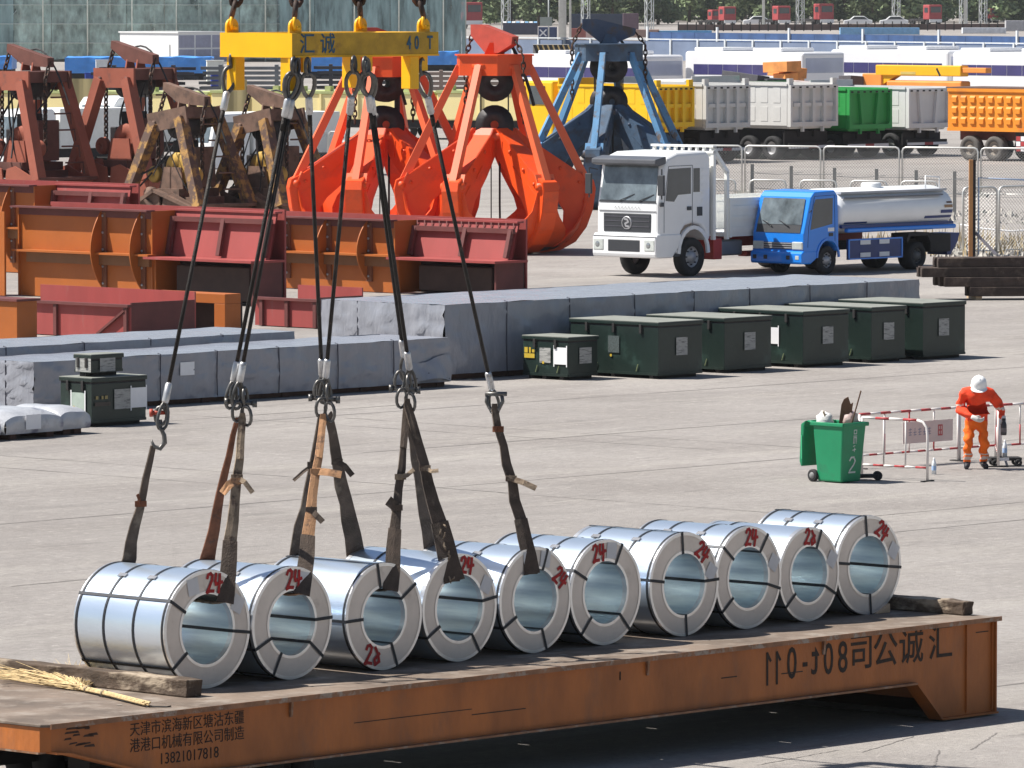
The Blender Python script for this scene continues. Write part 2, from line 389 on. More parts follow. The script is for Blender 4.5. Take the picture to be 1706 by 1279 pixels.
for ch, px in (('8', 1410), ('0', 1386), ('t', 1364), ('-', 1347), ('0', 1325)):
    u = TL + lenalong(PD, D1, px)
    text_part(ch, .48 if ch not in 't-' else (.52 if ch == 't' else .42), M_stencil, tr, (u, ly, ZD - .27 + (.02 if ch == '-' else .03 if ch == 't' else 0)), FACE_NY, 'lettering', .72, True, .004, .001)
for px in (1300, 1284):      # the mirrored ones with their flag, as on the plate
    u = TL + lenalong(PD, D1, px); q = MB(); strokes(q, [[(0, -.5), (0, .5), (.32, .26)]], (u, ZD - .285), (.16, 0), (0, .33), .0455, .034); q.build('lettering', M_stencil, tr)
COILS = []
for ci, (px, v, R, br, na, nt_, eyes, bands, labs, st, _) in enumerate(coils):
    base = TO + Vector((0, 0, ZD)) + D2*v; u = lenalong(base, D1, px); loc = base + D1*u
    z = R + .004; rb = R*br
    c = thing('steel_coil', COIL_LAB[ci], 'steel coil', loc, ROT + radians(random.uniform(-1.2, 1.2)), 'steel coils in a row on the trailer')
    cc = (0, 0, z); NS = 64
    m = MB(); m.lathe([(R, .012), (R, CL - .012)], NS, 'y', cc); m.build('outer_wrap', M_galv, c)
    m = MB(); m.lathe([(rb, .006), (rb, CL - .006)], NS, 'y', cc); m.build('bore_lining', M_bore, c)
    for y in (.004, CL - .004):
        m = MB(); m.lathe([(rb + .004, y), (R - .004, y)], NS, 'y', cc, smooth=False); m.build('end_cover', M_face, c)
    for y, s in ((0, 1), (CL, -1)):
        m = MB(); m.lathe([(R*.945, y - .001*s), (R + .002, y - .001*s), (R + .004, y + .004*s), (R + .003, y + .055*s)], NS, 'y', cc, smooth=False); m.build('outer_edge_ring', M_rim, c)
        m = MB(); m.lathe([(rb + .028, y - .001*s), (rb - .002, y - .001*s), (rb - .003, y + .06*s)], NS, 'y', cc, smooth=False); m.build('inner_edge_ring', M_rim, c)
    for y in bands:
        m = MB(); m.lathe([(R + .006, y - .015), (R + .008, y - .012), (R + .008, y + .012), (R + .006, y + .015)], NS, 'y', cc, smooth=False); m.build('band_strap', M_strap, c)
    if len(bands) > 2:
        for y in bands[1:3]:
            a = radians(-32); m = MB(); m.bar((sin(a)*(R + .01), y - .05, z + cos(a)*(R + .01)), (sin(a)*(R + .01), y + .06, z + cos(a)*(R + .01)), .05, .012, up=(sin(a), 0, cos(a))); m.build('strap_seal', M_steel, c)
    for a in eyes:
        a = radians(a); e = .016; sx, sz = sin(a), cos(a); tx, tz = cos(a)*e, -sin(a)*e; q = MB()
        r0, r1 = rb - .006, R + .009; ys = (-.006, CL + .006)
        def pt(r, y, s): return (sx*r + tx*s, y, z + sz*r + tz*s)
        lp = [(r0, ys[0]), (r1, ys[0]), (r1, ys[1]), (r0, ys[1])]
        for k in range(4):
            (ra, ya), (rc, yc) = lp[k], lp[(k + 1) % 4]
            q.add([pt(ra, ya, -1), pt(ra, ya, 1), pt(rc, yc, 1), pt(rc, yc, -1)], [(0, 1, 2, 3)])
        q.build('eye_strap', M_strap, c)
    a = radians(na); rm = (R*.945 + rb + .02)/2; t = radians(nt_); q = MB()
    org = (sin(a)*rm, z + cos(a)*rm); wd = (R - rb)*.82
    ex = (cos(t)*wd*1.05, -sin(t)*wd*1.05); ez = (sin(t)*wd, cos(t)*wd)
    strokes(q, [TWO, FOUR_C if st else FOUR_A] + ([] if st else [FOUR_B]), org, ex, ez, -.002, .034)
    q.build('painted_number', M_red, c)
    for la_ in labs:
        a = radians(la_); w = .075; h = .085; q = MB(); ox, oz = sin(a)*rm*1.02, z + cos(a)*rm*1.02; t2 = a*.45
        q.add([(ox + (cos(t2)*i*w + sin(t2)*j*h), -.0035, oz + (-sin(t2)*i*w + cos(t2)*j*h)) for i, j in ((-1, -1), (1, -1), (1, 1), (-1, 1))], [(0, 1, 2, 3)])
        q.build('paper_label', M_paper, c)
    COILS.append(dict(o=c, loc=loc, z=ZD + z, R=R, rb=rb))

# ================================================================== TIMBERS AND BROOM ON THE DECK
M_tim = mat('old_timber', (.085, .058, .040), .9, 0, .45, 3, .7, 14, col2=(.36, .29, .215), thr=.50, s2=3.4, soft=.12, stretch=(1, .5, 1))
M_timend = mat('dark_timber_end', (.045, .03, .022), .9, 0, .4, 10, .5, 20)
def timber(name, label, loc, rz, w, h, ln, m=M_tim, jit=.012, grp=None, seg=8, cat='timber'):
    # length along local y, base on z=0; a knocked-about baulk
    mb = MB(); vs = []; rnd = random.Random(int(ln*1000) + len(label))
    for j in range(seg + 1):
        y = ln*j/seg
        for x, z in ((0, 0), (w*.5, 0), (w, 0), (w, h*.5), (w, h), (w*.5, h), (0, h), (0, h*.5)):
            vs.append((x + rnd.uniform(-jit, jit), y + rnd.uniform(-jit, jit)*(j in (0, seg)), max(0, z + rnd.uniform(-jit, jit)*(z > 0))))
    fs = [(j*8 + k, j*8 + (k + 1) % 8, (j + 1)*8 + (k + 1) % 8, (j + 1)*8 + k) for j in range(seg) for k in range(8)] + [tuple(range(7, -1, -1)), tuple(range(seg*8, seg*8 + 8))]
    mb.add(vs, fs); o = mb.build(name, m, None, .012, 2)
    o.location = loc; o.rotation_euler = (0, 0, rz); tag(o, label, cat, grp); return o
p = G(336, 1160, ZD)
timber('timber_baulk', 'long rotten timber baulk lying across the trailer behind the straw broom', p - D1*.2 + Vector((0, 0, .004)), ROT - radians(1), .21, .17, 3.0, seg=14)
p = G(1603, 1026, ZD)
timber('timber_baulk', 'short dark timber block chocking the end coil', p + D1*.02 + Vector((0, 0, .004)), ROT, .18, .15, 1.15, seg=8)
m = MB(); m.prism([(0, 0), (.22, 0), (.22, .1)], 'y', 0, .14); o = m.build('wooden_wedge', mat('fresh_wood', (.55, .38, .24), .8, 0, .2, 4, .2, 20, stretch=(1, 6, 6)), None, .004)
q = G(1462, 1023, ZD); o.location = q + Vector((0, 0, .004)); o.rotation_euler = (0, 0, ROT); tag(o, 'pale split wood wedge tucked under the end coil', 'wedge')
# broom
M_straw = mat('straw', (.56, .42, .22), .85, 0, .35, 25, rand=.0)
h0 = G(242, 1177, ZD); h1 = G(120, 1148, ZD); h2 = G(42, 1117, ZD); bo = h0.copy()
br = thing('straw_broom', 'pale straw besom broom lying on the trailer deck', 'broom', bo, 0)
random.seed(5); m = MB(); d = (h1 - h0); dn = d.normalized(); sd = Vector((-dn.y, dn.x, 0))
for i in range(26):
    a = i*2.4; r = .028*sqrt(random.random())
    o0 = sd*cos(a)*r*1.4 + Vector((0, 0, .03 + sin(a)*r*.8)); e0 = -dn*random.uniform(-.05, .10) if i < 8 else Vector()
    m.tube([e0 + o0*1, d*.5 + o0*.9 + Vector((0, 0, .01)), d + o0], random.uniform(.005, .009), 5)
m.build('handle', M_straw, br)
m = MB(); fan = (h2 - h1)
for i in range(230):
    a = random.gauss(0, .36); ln = random.uniform(.55, 1.12); fd = Matrix.Rotation(a, 3, 'Z') @ fan; zz = random.uniform(.012, .10)
    s0 = d*random.uniform(.82, 1.0) + sd*random.uniform(-.04, .04) + Vector((0, 0, random.uniform(.012, .065)))
    mid = d + fd*ln*.5 + Vector((0, 0, zz + .02)); end = d + fd*ln + sd*random.uniform(-.06, .06) + Vector((0, 0, max(.008, zz*random.uniform(.2, 1.9))))
    m.tube([s0, mid, end], [.004, .0035, .0015], 4)
tag(m.build('bristles', M_straw, br), None, None, None, 'stuff')
m = MB()
for k in (.55, .78, .95): m.lathe([(.046, -.012), (.05, 0), (.046, .012)], 12, 'y', (0, 0, 0))
m.v = [tuple(Matrix.Rotation(atan2(dn.y, dn.x) - pi/2, 3, 'Z') @ Vector(v)) for v in m.v]; nv = len(m.v)//3
m.v = [tuple(Vector((v[0], v[1], v[2]*.75)) + d*(.55, .78, .95)[i//nv] + Vector((0, 0, .037))) for i, v in enumerate(m.v)]
m.build('binding', mat('broom_wire', (.25, .2, .14), .7), br)
MB().tube([(.03, -.03, .012), (.10, -.10, .012), (.22, -.12, .012), (.25, -.06, .012)], .008, 5).build('wire_hook', M_dark, br)
# ================================================================== SPREADER FRAME
M_yel = mat('spreader_yellow', '#f2b400', .45, 0, .06, 3, .06, 20, col2=(.42, .20, .03), thr=.68, s2=3.2, soft=.2)
M_blu = mat('stencil_blue', (.03, .10, .17), .7, 0, .3, 14, col2=(.45, .26, .03), thr=.66, s2=16)
M_chain = mat('rusty_chain', (.045, .028, .022), .7, .3, .5, 12, col2=(.17, .075, .045), thr=.52, s2=9)
M_hook = mat('forged_grey_steel', (.13, .125, .12), .42, .75, .4, 10, col2=(.34, .32, .30), thr=.6, s2=14)
SY = 66.1; NC = atY(487, 96, SY); SZ0 = NC.z; SH = .245
LU = lenalong(NC, D1, 731); LV = lenalong(NC, D2, 367)
sp_ = thing('lifting_spreader', 'yellow steel spreader frame marked 40T hanging above the coils', 'spreader', NC, ROT)
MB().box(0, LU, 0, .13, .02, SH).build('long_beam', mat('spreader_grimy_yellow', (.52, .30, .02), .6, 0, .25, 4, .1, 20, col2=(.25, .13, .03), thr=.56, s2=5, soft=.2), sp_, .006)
MB().box(0, LU, LV - .13, LV, .02, SH).build('long_beam', M_yel, sp_, .006)
MB().box(0, .13, .1305, LV - .1305, .02, SH - .001).build('end_beam', M_yel, sp_, .006)
MB().box(LU - .13, LU, .1305, LV - .1305, .02, SH - .001).build('end_beam', M_yel, sp_, .006)
MB().box(-.003, LU + .003, -.003, .132, .0, .02).build('bottom_plate', M_yel, sp_)
MB().box(-.003, LU + .003, LV - .132, LV + .003, .0, .02).build('bottom_plate', M_yel, sp_)
MB().box(-.004, -.001, .0, LV, .0, SH).build('end_face', M_yel, sp_)
CORN = [(.10, .065), (.10, LV - .065), (LU - .16, .065), (LU - .16, LV - .065)]
for i, (x, y) in enumerate(CORN):
    # upper padeye: arch plate with a hole, standing on the beam
    pr = []
    for k in range(13):
        t = pi*k/12; pr.append((x + cos(t)*.085, SH + .06 + sin(t)*.085))
    MB().prism([(x + .085, SH)] + pr + [(x - .085, SH)], 'y', y - .012, y + .012).build('padeye', M_yel, sp_)
    s = MB(); 
    pts = [(x + sin(t)*.05, y + .0, SH + .10 + cos(t)*.07) for t in [2*pi*k/14 for k in range(14)]]
    s.tube([(p_[0]*1, y + (p_[0] - x)*.9, p_[2]) for p_ in pts], .018, 8, True); s.tube([(x, y - .07, SH + .05), (x, y + .07, SH + .05)], .022, 8)
    s.build('shackle', M_yel, sp_)
    # leg
    lx, ly = ((.16, LV - .08), (.17, .26), (LU - .30, .065), (LU - .26, LV - .28))[i] if False else ((.02, .06), (.02, LV - .20), (LU - .40, .02), (LU - .40, LV - .16))[i]
    lg = MB(); lg.bar((lx + .065, ly + .065, 0), (lx + .065, ly + .065, -.335), .13, .13, up=(0, 1, 0)); lg.build('leg', M_yel, sp_, .006)
# top chains to the crane hook
for i, (x, y) in enumerate(CORN):
    base = NC + D1*x + D2*y + Vector((0, 0, SH + .17)); top = NC + D1*(LU/2) + D2*(LV/2) + Vector((0, 0, SH + 3.9))
    m = MB(); chain(m, (0, 0, 0), (top - base), .125, .027, .11); o = m.build('chain', M_chain, None)
    o.location = base; tag(o, ['rusty chain rising from the spreader corner over the blue lettering', 'rusty chain rising from the far end of the bright yellow spreader face', 'rusty chain rising from the spreader corner above the 40T marking', 'rusty chain rising from the middle of the spreader, between the marked corners'][i], 'chain', 'chains above the spreader')
text_part('汇', .22, M_blu, sp_, (.21, -.004, .125), FACE_NY, 'lettering', 1.0, False, .002, .0012)
text_part('诚', .22, M_blu, sp_, (.50, -.004, .125), FACE_NY, 'lettering', 1.0, False, .002, .0012)
for ch, px in (('4', 681), ('0', 694), ('T', 716)):
    text_part(ch, .19, M_blu, sp_, (lenalong(NC, D1, px), -.004, .13), FACE_NY, 'lettering', .7, False, .004, .0012)

# ================================================================== WIRE ROPE SLINGS
M_rope = mat('greased_wire_rope', (.022, .018, .016), .55, .4, .4, 9, .5, 60, col2=(.09, .06, .045), thr=.6, s2=6)
M_ferr = mat('ferrule_aluminium', (.56, .56, .57), .4, .7, .25, 9, col2=(.12, .1, .09), thr=.58, s2=8)
M_web = mat('webbing_brown', (.085, .062, .048), .95, 0, .4, 5, .5, 60, col2=(.23, .185, .14), thr=.56, s2=4, soft=.2)
M_web2 = mat('webbing_rusty', (.17, .062, .030), .95, 0, .4, 6, .5, 60, col2=(.06, .04, .032), thr=.56, s2=5)
M_web3 = mat('webbing_tan', (.27, .205, .145), .95, 0, .4, 6, .5, 60, col2=(.09, .06, .045), thr=.50, s2=7)
M_web4 = mat('webbing_orange', (.46, .25, .13), .95, 0, .3, 6, .4, 60, col2=(.16, .1, .07), thr=.52, s2=6)
def coilpt(k, front, off=0.):
    c = COILS[k]; y = -.05 if front else CL + .05
    return c['loc'] + D2*y + D1*off + Vector((0, 0, c['z'] - ZD + sqrt(max(.01, (c['rb'] - .03)**2 - off*off)) ))
def Yavg(*p): return sum(q.y for q in p)/len(p)
F1 = coilpt(0, 1, .20); R1_ = coilpt(0, 0, .14); F2 = coilpt(1, 1, .08); R2_ = coilpt(1, 0, .06); F3 = coilpt(2, 1, .04); R3_ = coilpt(2, 0, .05)
F4 = coilpt(3, 1, -.13); R4_ = coilpt(3, 0, -.08); F5 = coilpt(4, 1, -.10); R5_ = coilpt(4, 0, -.08)
BY = [R1_.y - .25, Yavg(F1, R2_), Yavg(F2, R3_, R4_), Yavg(F3, F4, R5_), F5.y + .25]
B = [atY(262, 742, BY[0]), atY(401, 705, BY[1]), atY(540, 698, BY[2]), atY(674, 682, BY[3]), atY(824, 672, BY[4])]
def teardrop(mb, tip, toward, side, ln, wd, r):
    tip = Vector(tip); a = Vector(toward).normalized(); b = Vector(side); b = (b - a*a.dot(b)).normalized(); pts = []
    for k in range(16):
        t = 2*pi*k/16; x = (1 - cos(t))/2*ln; w = wd/2*sin(t)*(1 - .35*cos(t/1.0)*-1 if False else (.55 + .45*(1 - cos(t))/2)*1.15)
        pts.append(tip + a*x + b*w)
    mb.tube(pts, r, 8, True)
rope_specs = [ # top px of eye, bundle, sideways shift at the bottom, py of lower socket, label
 (384, 122, SY + .62, 0, 0, 'outermost wire rope sling, hung from the far end of the bright spreader face'),
 (486, 132, SY + .02, 1, -.035, 'wire rope sling to the second hook bundle, upper socket of the close pair'),
 (492, 134, SY + .06, 1, .03, 'wire rope sling to the second hook bundle, lower socket of the close pair'),
 (513, 132, SY + .1, 2, -.03, 'wire rope sling from beneath the blue lettering down to the middle hook bundle'),
 (588, 130, SY + .5, 2, .035, 'wire rope sling crossing back from the middle bracket to the middle hook bundle'),
 (610, 130, SY + .55, 3, -.03, 'wire rope sling from the middle bracket to the fourth hook bundle, upper socket'),
 (614, 133, SY + .6, 3, .025, 'wire rope sling from the middle bracket to the fourth hook bundle, lower socket'),
 (706, 132, SY + 1.5, 4, 0, 'outermost wire rope sling under the 40T marking, going to the single end hook')]
cam_right = Vector((1, 0, 0))
for i, (px, py, yy, b, sh, lab) in enumerate(rope_specs):
    top = atY(px, py, yy); bot = B[b] + Vector((sh, -.03 if sh > 0 else .03, .62 if b not in (3,) else (.60 if sh > 0 else .72)))
    if b == 4: bot = B[b] + Vector((-.07, 0, .33))
    if b == 0: bot = B[b] + Vector((.12, 0, .63))
    d = (bot - top).normalized(); t = thing('wire_rope_sling', lab, 'rope sling', top, 0, 'wire rope slings under the spreader')
    z0 = Vector((0, 0, 0)); e = bot - top; up = -d
    MB().tube([d*.36, d*.36 + (e - d*.36)*.5 + Vector((0, 0, -.01)), e], .021, 8).build('rope', M_rope, t)
    m = MB(); teardrop(m, d*.20, -d, (1, .3, 0), .27, .15, .022); m.build('eye', M_hook, t)
    m = MB(); m.tube([d*.19, d*.215, d*.37, d*.39], [.028, .037, .037, .026], 12); m.build('ferrule', M_ferr, t)
    m = MB(); m.tube([d*.40, d*.52], .024, 8); m.build('rope_serving', M_rope, t)
    m = MB(); m.tube([e, e + d*.02, e + d*.19, e + d*.21], [.026, .036, .036, .028], 12); m.build('ferrule', M_ferr if i not in (4,) else M_ferr, t)
    m = MB(); teardrop(m, e + d*.20, d + Vector((0, 0, -.3)), (1, .5, 0), .28, .12, .018); m.build('eye', M_hook, t)
    # bracket eye bolted to the spreader above
    m = MB(); link_ring(m, -d*.10 + Vector((0, 0, .04)), (0, 0, 1), (.4, 1, 0), .16, .10, .02); m.build('shackle', M_hook, t)
for x, y in ((.10, LV - .10), (.06, .02), (.24, .02), (.95, .02), (1.12, .02), (LU - .16, .05)):
    MB().box(x - .06, x + .06, y + .01, y + .04, -.15, -.001).build('lower_lug', M_yel, sp_)
# hooks / shackles at the foot of each rope
for k in range(5):
    t = thing('sling_hook', ['single hook with red pin at the outermost rope, over the broom end coil', 'cluster of shackles on the second rope pair, holding the rusty webbing', 'cluster of shackles on the middle rope pair, holding three webbing legs',
                             'cluster of shackles on the fourth rope pair, holding the widest webbing', 'single bow shackle on the end rope above the loose tan strap'][k], 'hook', B[k], 0, 'hooks under the wire ropes')
    m = MB()
    if k == 0:
        pts = [(.03, 0, .26), (.035, 0, .18), (.07, 0, .10), (.075, 0, .03), (.03, 0, -.03), (-.035, 0, -.01), (-.06, 0, .06)]
        m.tube(pts, [.02, .02, .024, .026, .026, .022, .008], 10); m.build('hook', M_hook, t)
        m = MB(); link_ring(m, (.04, 0, .30), (0, 0, 1), (1, 0, 0), .18, .12, .022); m.build('bow', M_hook, t)
        m = MB(); m.tube([(-.06, -.03, .33), (.12, .03, .33)], .022, 8); m.tube([(-.075, -.03, .33), (-.04, -.03, .33)], .04, 8); m.build('pin', mat('red_pin', (.45, .07, .04), .6), t)
    elif k == 4:
        m.tube([(-.075 + .0, 0, .09), (-.085, 0, .02), (-.05, 0, -.05), (0, 0, -.07), (.05, 0, -.05), (.085, 0, .02), (.075, 0, .09)], .02, 8); m.build('bow', M_hook, t)
        m = MB(); m.tube([(-.10, 0, .10), (.13, 0, .10)], .024, 8); m.build('pin', M_hook, t)
    else:
        for j, (ox, oz, sd_) in enumerate(((-.05, .30, (1, .3, 0)), (.05, .26, (.4, 1, 0)), (-.03, .12, (1, .4, 0)), (.06, .08, (1, -.5, 0)))):
            m = MB(); link_ring(m, (ox, -.02*j, oz), (.1*(-1)**j, 0, 1), sd_, .20, .11, .017); m.build('bow', M_hook, t)
        m = MB(); m.tube([(-.15, 0, .22), (.15, -.02, .20)], .024, 8); m.tube([(-.16, 0, .22), (-.12, 0, .22)], .042, 6); m.tube([(.12, -.02, .2), (.165, -.02, .2)], .042, 6); m.build('pin', M_hook, t)
# ================================================================== WEBBING SLINGS
def ribbon(pts, widths, dirs, th=.012, org=Vector()):
    # pts world, dirs = width direction at each point
    mb = MB(); n = len(pts); vs = []
    for i in range(n):
        p = Vector(pts[i]) - org; a = Vector(pts[max(0, i - 1)]); b = Vector(pts[min(n - 1, i + 1)]); tg = (b - a).normalized()
        w = Vector(dirs[i]); w = (w - tg*w.dot(tg)).normalized(); nr = tg.cross(w)*th/2; w = w*widths[i]/2
        bow = nr*1.0
        vs += [p - w + nr, p + bow + nr*.6, p + w + nr, p + w - nr, p + bow - nr*.6, p - w - nr]
    fs = []
    for i in range(n - 1):
        for k in range(6): fs.append((i*6 + k, i*6 + (k + 1) % 6, (i + 1)*6 + (k + 1) % 6, (i + 1)*6 + k))
    fs += [(0, 1, 2, 3, 4, 5), tuple(range((n - 1)*6, n*6))]
    mb.add(vs, fs, None, False); return mb
def leg_pts(a, b, n=9, sag=.02, seed=1):
    r = random.Random(seed); out = []
    for i in range(n):
        t = i/(n - 1); p = a.lerp(b, t) + Vector((r.uniform(-.012, .012), 0, -sag*sin(pi*t)))*(0 < i < n - 1); out.append(p)
    return out
RW = Vector((1, .25, 0))
def leg(parent, name, m, a, b, w0, w1, wm=None, seed=1, twist=.6, org=Vector()):
    pts = leg_pts(a, b, 10, .0, seed); r = random.Random(seed + 9); ws = []; ds = []
    for i in range(10):
        t = i/9; w = (w0 + (w1 - w0)*t) if wm is None else (w0*(1 - t)**2 + 2*wm*t*(1 - t) + w1*t*t)
        ws.append(w*r.uniform(.94, 1.06)); ds.append(RW + Vector((0, twist*(1 - t)*1.2, 0)))
    return ribbon(pts, ws, ds, .016, org).build(name, m, parent)
wl = [ # coil index, rear bundle, front bundle, rear material, front material, widths
 (0, R1_, B[0] + Vector((-.04, 0, .0)), F1, B[1] + Vector((.02, -.05, .05)), M_web, M_web3, (.07, .17), (.075, .17), 'worn webbing sling through the coil at the broom end'),
 (1, R2_, B[1] + Vector((-.03, .05, .06)), F2, B[2] + Vector((-.01, -.06, .0)), M_web2, M_web4, (.06, .19), (.07, .17), 'rust and orange stained webbing sling through the second coil from the broom'),
 (2, R3_, B[2] + Vector((-.035, .05, .05)), F3, B[3] + Vector((.02, -.05, .02)), M_web, M_web, (.07, .20), (.06, .16), 'frayed brown webbing sling through the coil numbered low on its face'),
 (3, R4_, B[2] + Vector((.04, .05, .05)), F4, B[3] + Vector((.03, -.10, .06)), M_web, M_web, (.10, .20), (.09, .22), 'widest tattered webbing sling, dark with cuts near its lower end'),
 (4, R5_, B[3] + Vector((.02, .05, .05)), F5, B[4] + Vector((.0, 0, -.06)), M_web, M_web, (.08, .18), (.085, .16), 'webbing sling through the fifth coil, on the end bow shackle')]
WEB = []
for ci, rb_, rt, fb, ft, mr, mf, wr, wf, lab in wl:
    t = thing('webbing_sling', lab, 'webbing sling', fb, 0, 'webbing slings threaded through the coils'); WEB.append(t)
    leg(t, 'rear_leg', mr, rt, rb_, wr[0], wr[1], wr[0]*1.5, 3 + ci, .8, fb)
    leg(t, 'front_leg', mf, ft, fb, wf[0], wf[1], wf[0]*1.35, 11 + ci, .5, fb)
    pts = [rb_, rb_ + Vector((0, 0, -.01)) - D2*.1, (rb_ + fb)/2 + Vector((0, 0, -.004)), fb + D2*.1 + Vector((0, 0, -.01)), fb]
    ribbon(pts, [.16]*5, [D1]*5, .014, fb).build('bore_leg', mf, t)
    q0 = leg_pts(ft, fb, 10, 0, 11 + ci)
    ribbon([p_ + Vector((0, -.012, 0)) for p_ in q0[6:]], [wf[0] + (wf[1] - wf[0])*.75, wf[0] + (wf[1] - wf[0])*.88, wf[1]*.98, wf[1]*1.02], [RW]*4, .020, fb).build('wear_sleeve', M_web, t)
    # protective sleeve and stitched eye at the top of the front leg
    q = leg_pts(ft, fb, 10, 0, 11 + ci)
    ribbon([q[0] - (q[0] - q[1])*-.0 + Vector((0, -.012, .06)), q[0] + Vector((0, -.012, 0)), q[1] + Vector((0, -.012, 0)), q[2] + Vector((0, -.012, 0))], [.05, .07, .075, .07], [RW]*4, .02, fb).build('stitched_eye', mf, t)
    ribbon([q[6].lerp(q[7], .1) + Vector((0, -.014, 0)), q[6].lerp(q[7], .35) + Vector((0, -.014, 0))], [wf[1]*.8]*2, [RW]*2, .012, fb).build('binding', M_web3, t)
def strip(parent, px, py, px2, py2, Y, w, m, droop=.0, name='loose_strap'):
    a = atY(px, py, Y); b = atY(px2, py2, Y - .05); mid = (a + b)/2 + Vector((0, 0, droop)); o = parent.location
    ribbon([a, mid, b], [w, w, w], [Vector((.2, .5, 1))]*3, .008, o).build(name, m, parent)
yb = BY
def tail(w, front, t, dx, dz, wd, m, droop=0.):
    ci, rb_, rt, fb, ft = wl[w][:5]; q = leg_pts(ft, fb, 10, 0, 11 + ci) if front else leg_pts(rt, rb_, 10, 0, 3 + ci); k = t*9; i = int(k)
    a = q[i].lerp(q[i + 1], k - i) + Vector((0, -.02, 0)); b = a + Vector((dx, -.06, dz)); o = fb
    ribbon([a - Vector((dx, 0, dz))*.15, a, (a + b)/2 + Vector((0, -.02, droop)), b], [wd]*4, [Vector((.2, .4, 1))]*4, .008, o).build('loose_strap', m, WEB[w])
    ring = ribbon([a + Vector((0, -.012, .03)), a + Vector((0, -.012, -.03))], [.12, .12], [RW]*2, .012, o); ring.build('strap_wrap', m, WEB[w])
tail(0, 1, .34, -.14, -.12, .085, M_web4, .03); tail(0, 1, .32, .16, -.15, .05, M_web3, .03); tail(0, 0, .40, -.03, .10, .04, M_web2)
tail(1, 1, .30, .26, -.03, .075, M_web4, .01); tail(1, 1, .52, .12, -.12, .06, M_web); tail(3, 0, .30, .16, -.14, .06, M_web, .03); tail(2, 0, .30, -.20, -.16, .035, M_web, .01)
tail(2, 1, .55, -.09, .08, .11, M_web); tail(2, 1, .38, .14, .08, .05, M_web3, -.02); tail(3, 1, .36, .14, -.02, .04, M_web3, -.02); tail(4, 1, .42, .26, -.10, .06, M_web3, .01); tail(4, 1, .12, -.05, .0, .05, M_web2)
random.seed(12)
q = leg_pts(wl[3][4], F4, 10, 0, 14)
for i in range(10):
    p = q[6].lerp(q[9], random.random()) + Vector((random.uniform(-.05, .07), -.04, 0)); e = Vector((random.uniform(-.03, .03), 0, random.uniform(-.08, -.03)))
    ribbon([p, p + e*.5 + Vector((random.uniform(-.015, .015), -.012, 0)), p + e], [.012, .02, .01], [RW]*3, .004, F4).build('fray', M_web3, WEB[3])
# ================================================================== CRATES
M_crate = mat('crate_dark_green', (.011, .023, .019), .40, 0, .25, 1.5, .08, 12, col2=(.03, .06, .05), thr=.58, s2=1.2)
M_ctop = mat('crate_lid_lit_tone', (.22, .23, .205), .75, 0, .15, 2, .1, 12)  # much paler than the box: sunlight on the tops put into the colour
M_news = mat('printed_sheet', (.36, .36, .345), .8, 0, .15, 12, col2=(.15, .15, .15), thr=.50, s2=14, soft=.12, stretch=(.35, .35, 2.2))
M_white = mat('white_sheet', (.80, .80, .82), .8, 0, .04, 5)
M_ymark = mat('yellow_marking', (.55, .38, .03), .7, 0, .1, 9)
def crate(label, px, py, pxl, pxr, pytop, seed=0, sheets=(), grp='dark green crates', base=None, marks=True):
    P = base.copy() if base else G(px, py); lu = lenalong(P, D1, pxr); lv = lenalong(P, D2, pxl); h = hz(P, pytop) - P.z
    c = thing('equipment_crate', label, 'crate', P, ROT, grp); s = .03; zb = .07
    MB().box(s, lu - s, s, lv - s, zb, h - .11).build('box', M_crate, c, .008)
    for y in (.18, lv/2, lv - .28): MB().box(.04, lu - .04, y, y + .10, .002, zb).build('skid', M_dark, c)
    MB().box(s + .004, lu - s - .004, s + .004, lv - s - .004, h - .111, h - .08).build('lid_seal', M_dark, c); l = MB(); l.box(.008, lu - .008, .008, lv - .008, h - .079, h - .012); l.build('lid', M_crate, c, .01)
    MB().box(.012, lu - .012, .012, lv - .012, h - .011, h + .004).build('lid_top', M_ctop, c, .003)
    for t in ((.2, .5, .8) if lv > 1.8 else (.28, .72)):
        m = MB(); m.box(-.012, .03, lv*t - .03, lv*t + .03, h - .24, h - .06); m.build('latch', M_dark, c, .005)
    for z in (zb + .001,):
        m = MB(); m.box(.012, .029, .035, lv - .035, z, z + .05); m.build('rail', M_crate, c)
        m = MB(); m.box(.035, lu - .035, .012, .029, z, z + .05); m.build('rail', M_crate, c)
    for face, a, z, w, hh, mm, nm in sheets:
        m = MB()
        if face == 'r': m.box(lu*a - w/2, lu*a + w/2, .0095, .0115, h*z - hh/2, h*z + hh/2)
        else: m.box(.0095, .0115, lv*a - w/2, lv*a + w/2, h*z - hh/2, h*z + hh/2)
        m.build(nm, mm, c)
        if nm == 'paper_sheet':
            for e in (-1, 1):
                m = MB(); q = a*(lu if face == 'r' else lv) + e*(w/2 + .012); b_ = ((q - .012, q + .012, .0085, .0125) if face == 'r' else (.0085, .0125, q - .012, q + .012))
                m.box(*b_, h*z - hh/2 - .05, h*z + hh/2 + .04); m.build('tape', M_white, c)
    if marks:
        for t, dz in ((.25, .14), (.7, .14)):
            m = MB(); m.bar((.009, lv*t, dz), (.009, lv*t - .05, dz + .14), .02, .004); m.build('paint_mark', mat('pale_mark', (.35, .4, .2), .7), c)
        m = MB(); m.box(.009, .0115, lv*.52, lv*.52 + .05, h*.36, h*.36 + .05); m.build('paint_mark', M_ymark, c)
    return c, P, lu, lv, h
N_ = 'printed_label'; PP = 'paper_sheet'
c1 = crate('small dark green crate with yellow lettering and a white sheet taped on', 947, 634, 868, 999, 562, 1,
      (('l', .50, .56, .30, .30, M_news, N_), ('l', .18, .56, .32, .34, M_white, PP), ('r', .56, .56, .36, .32, M_news, N_)))
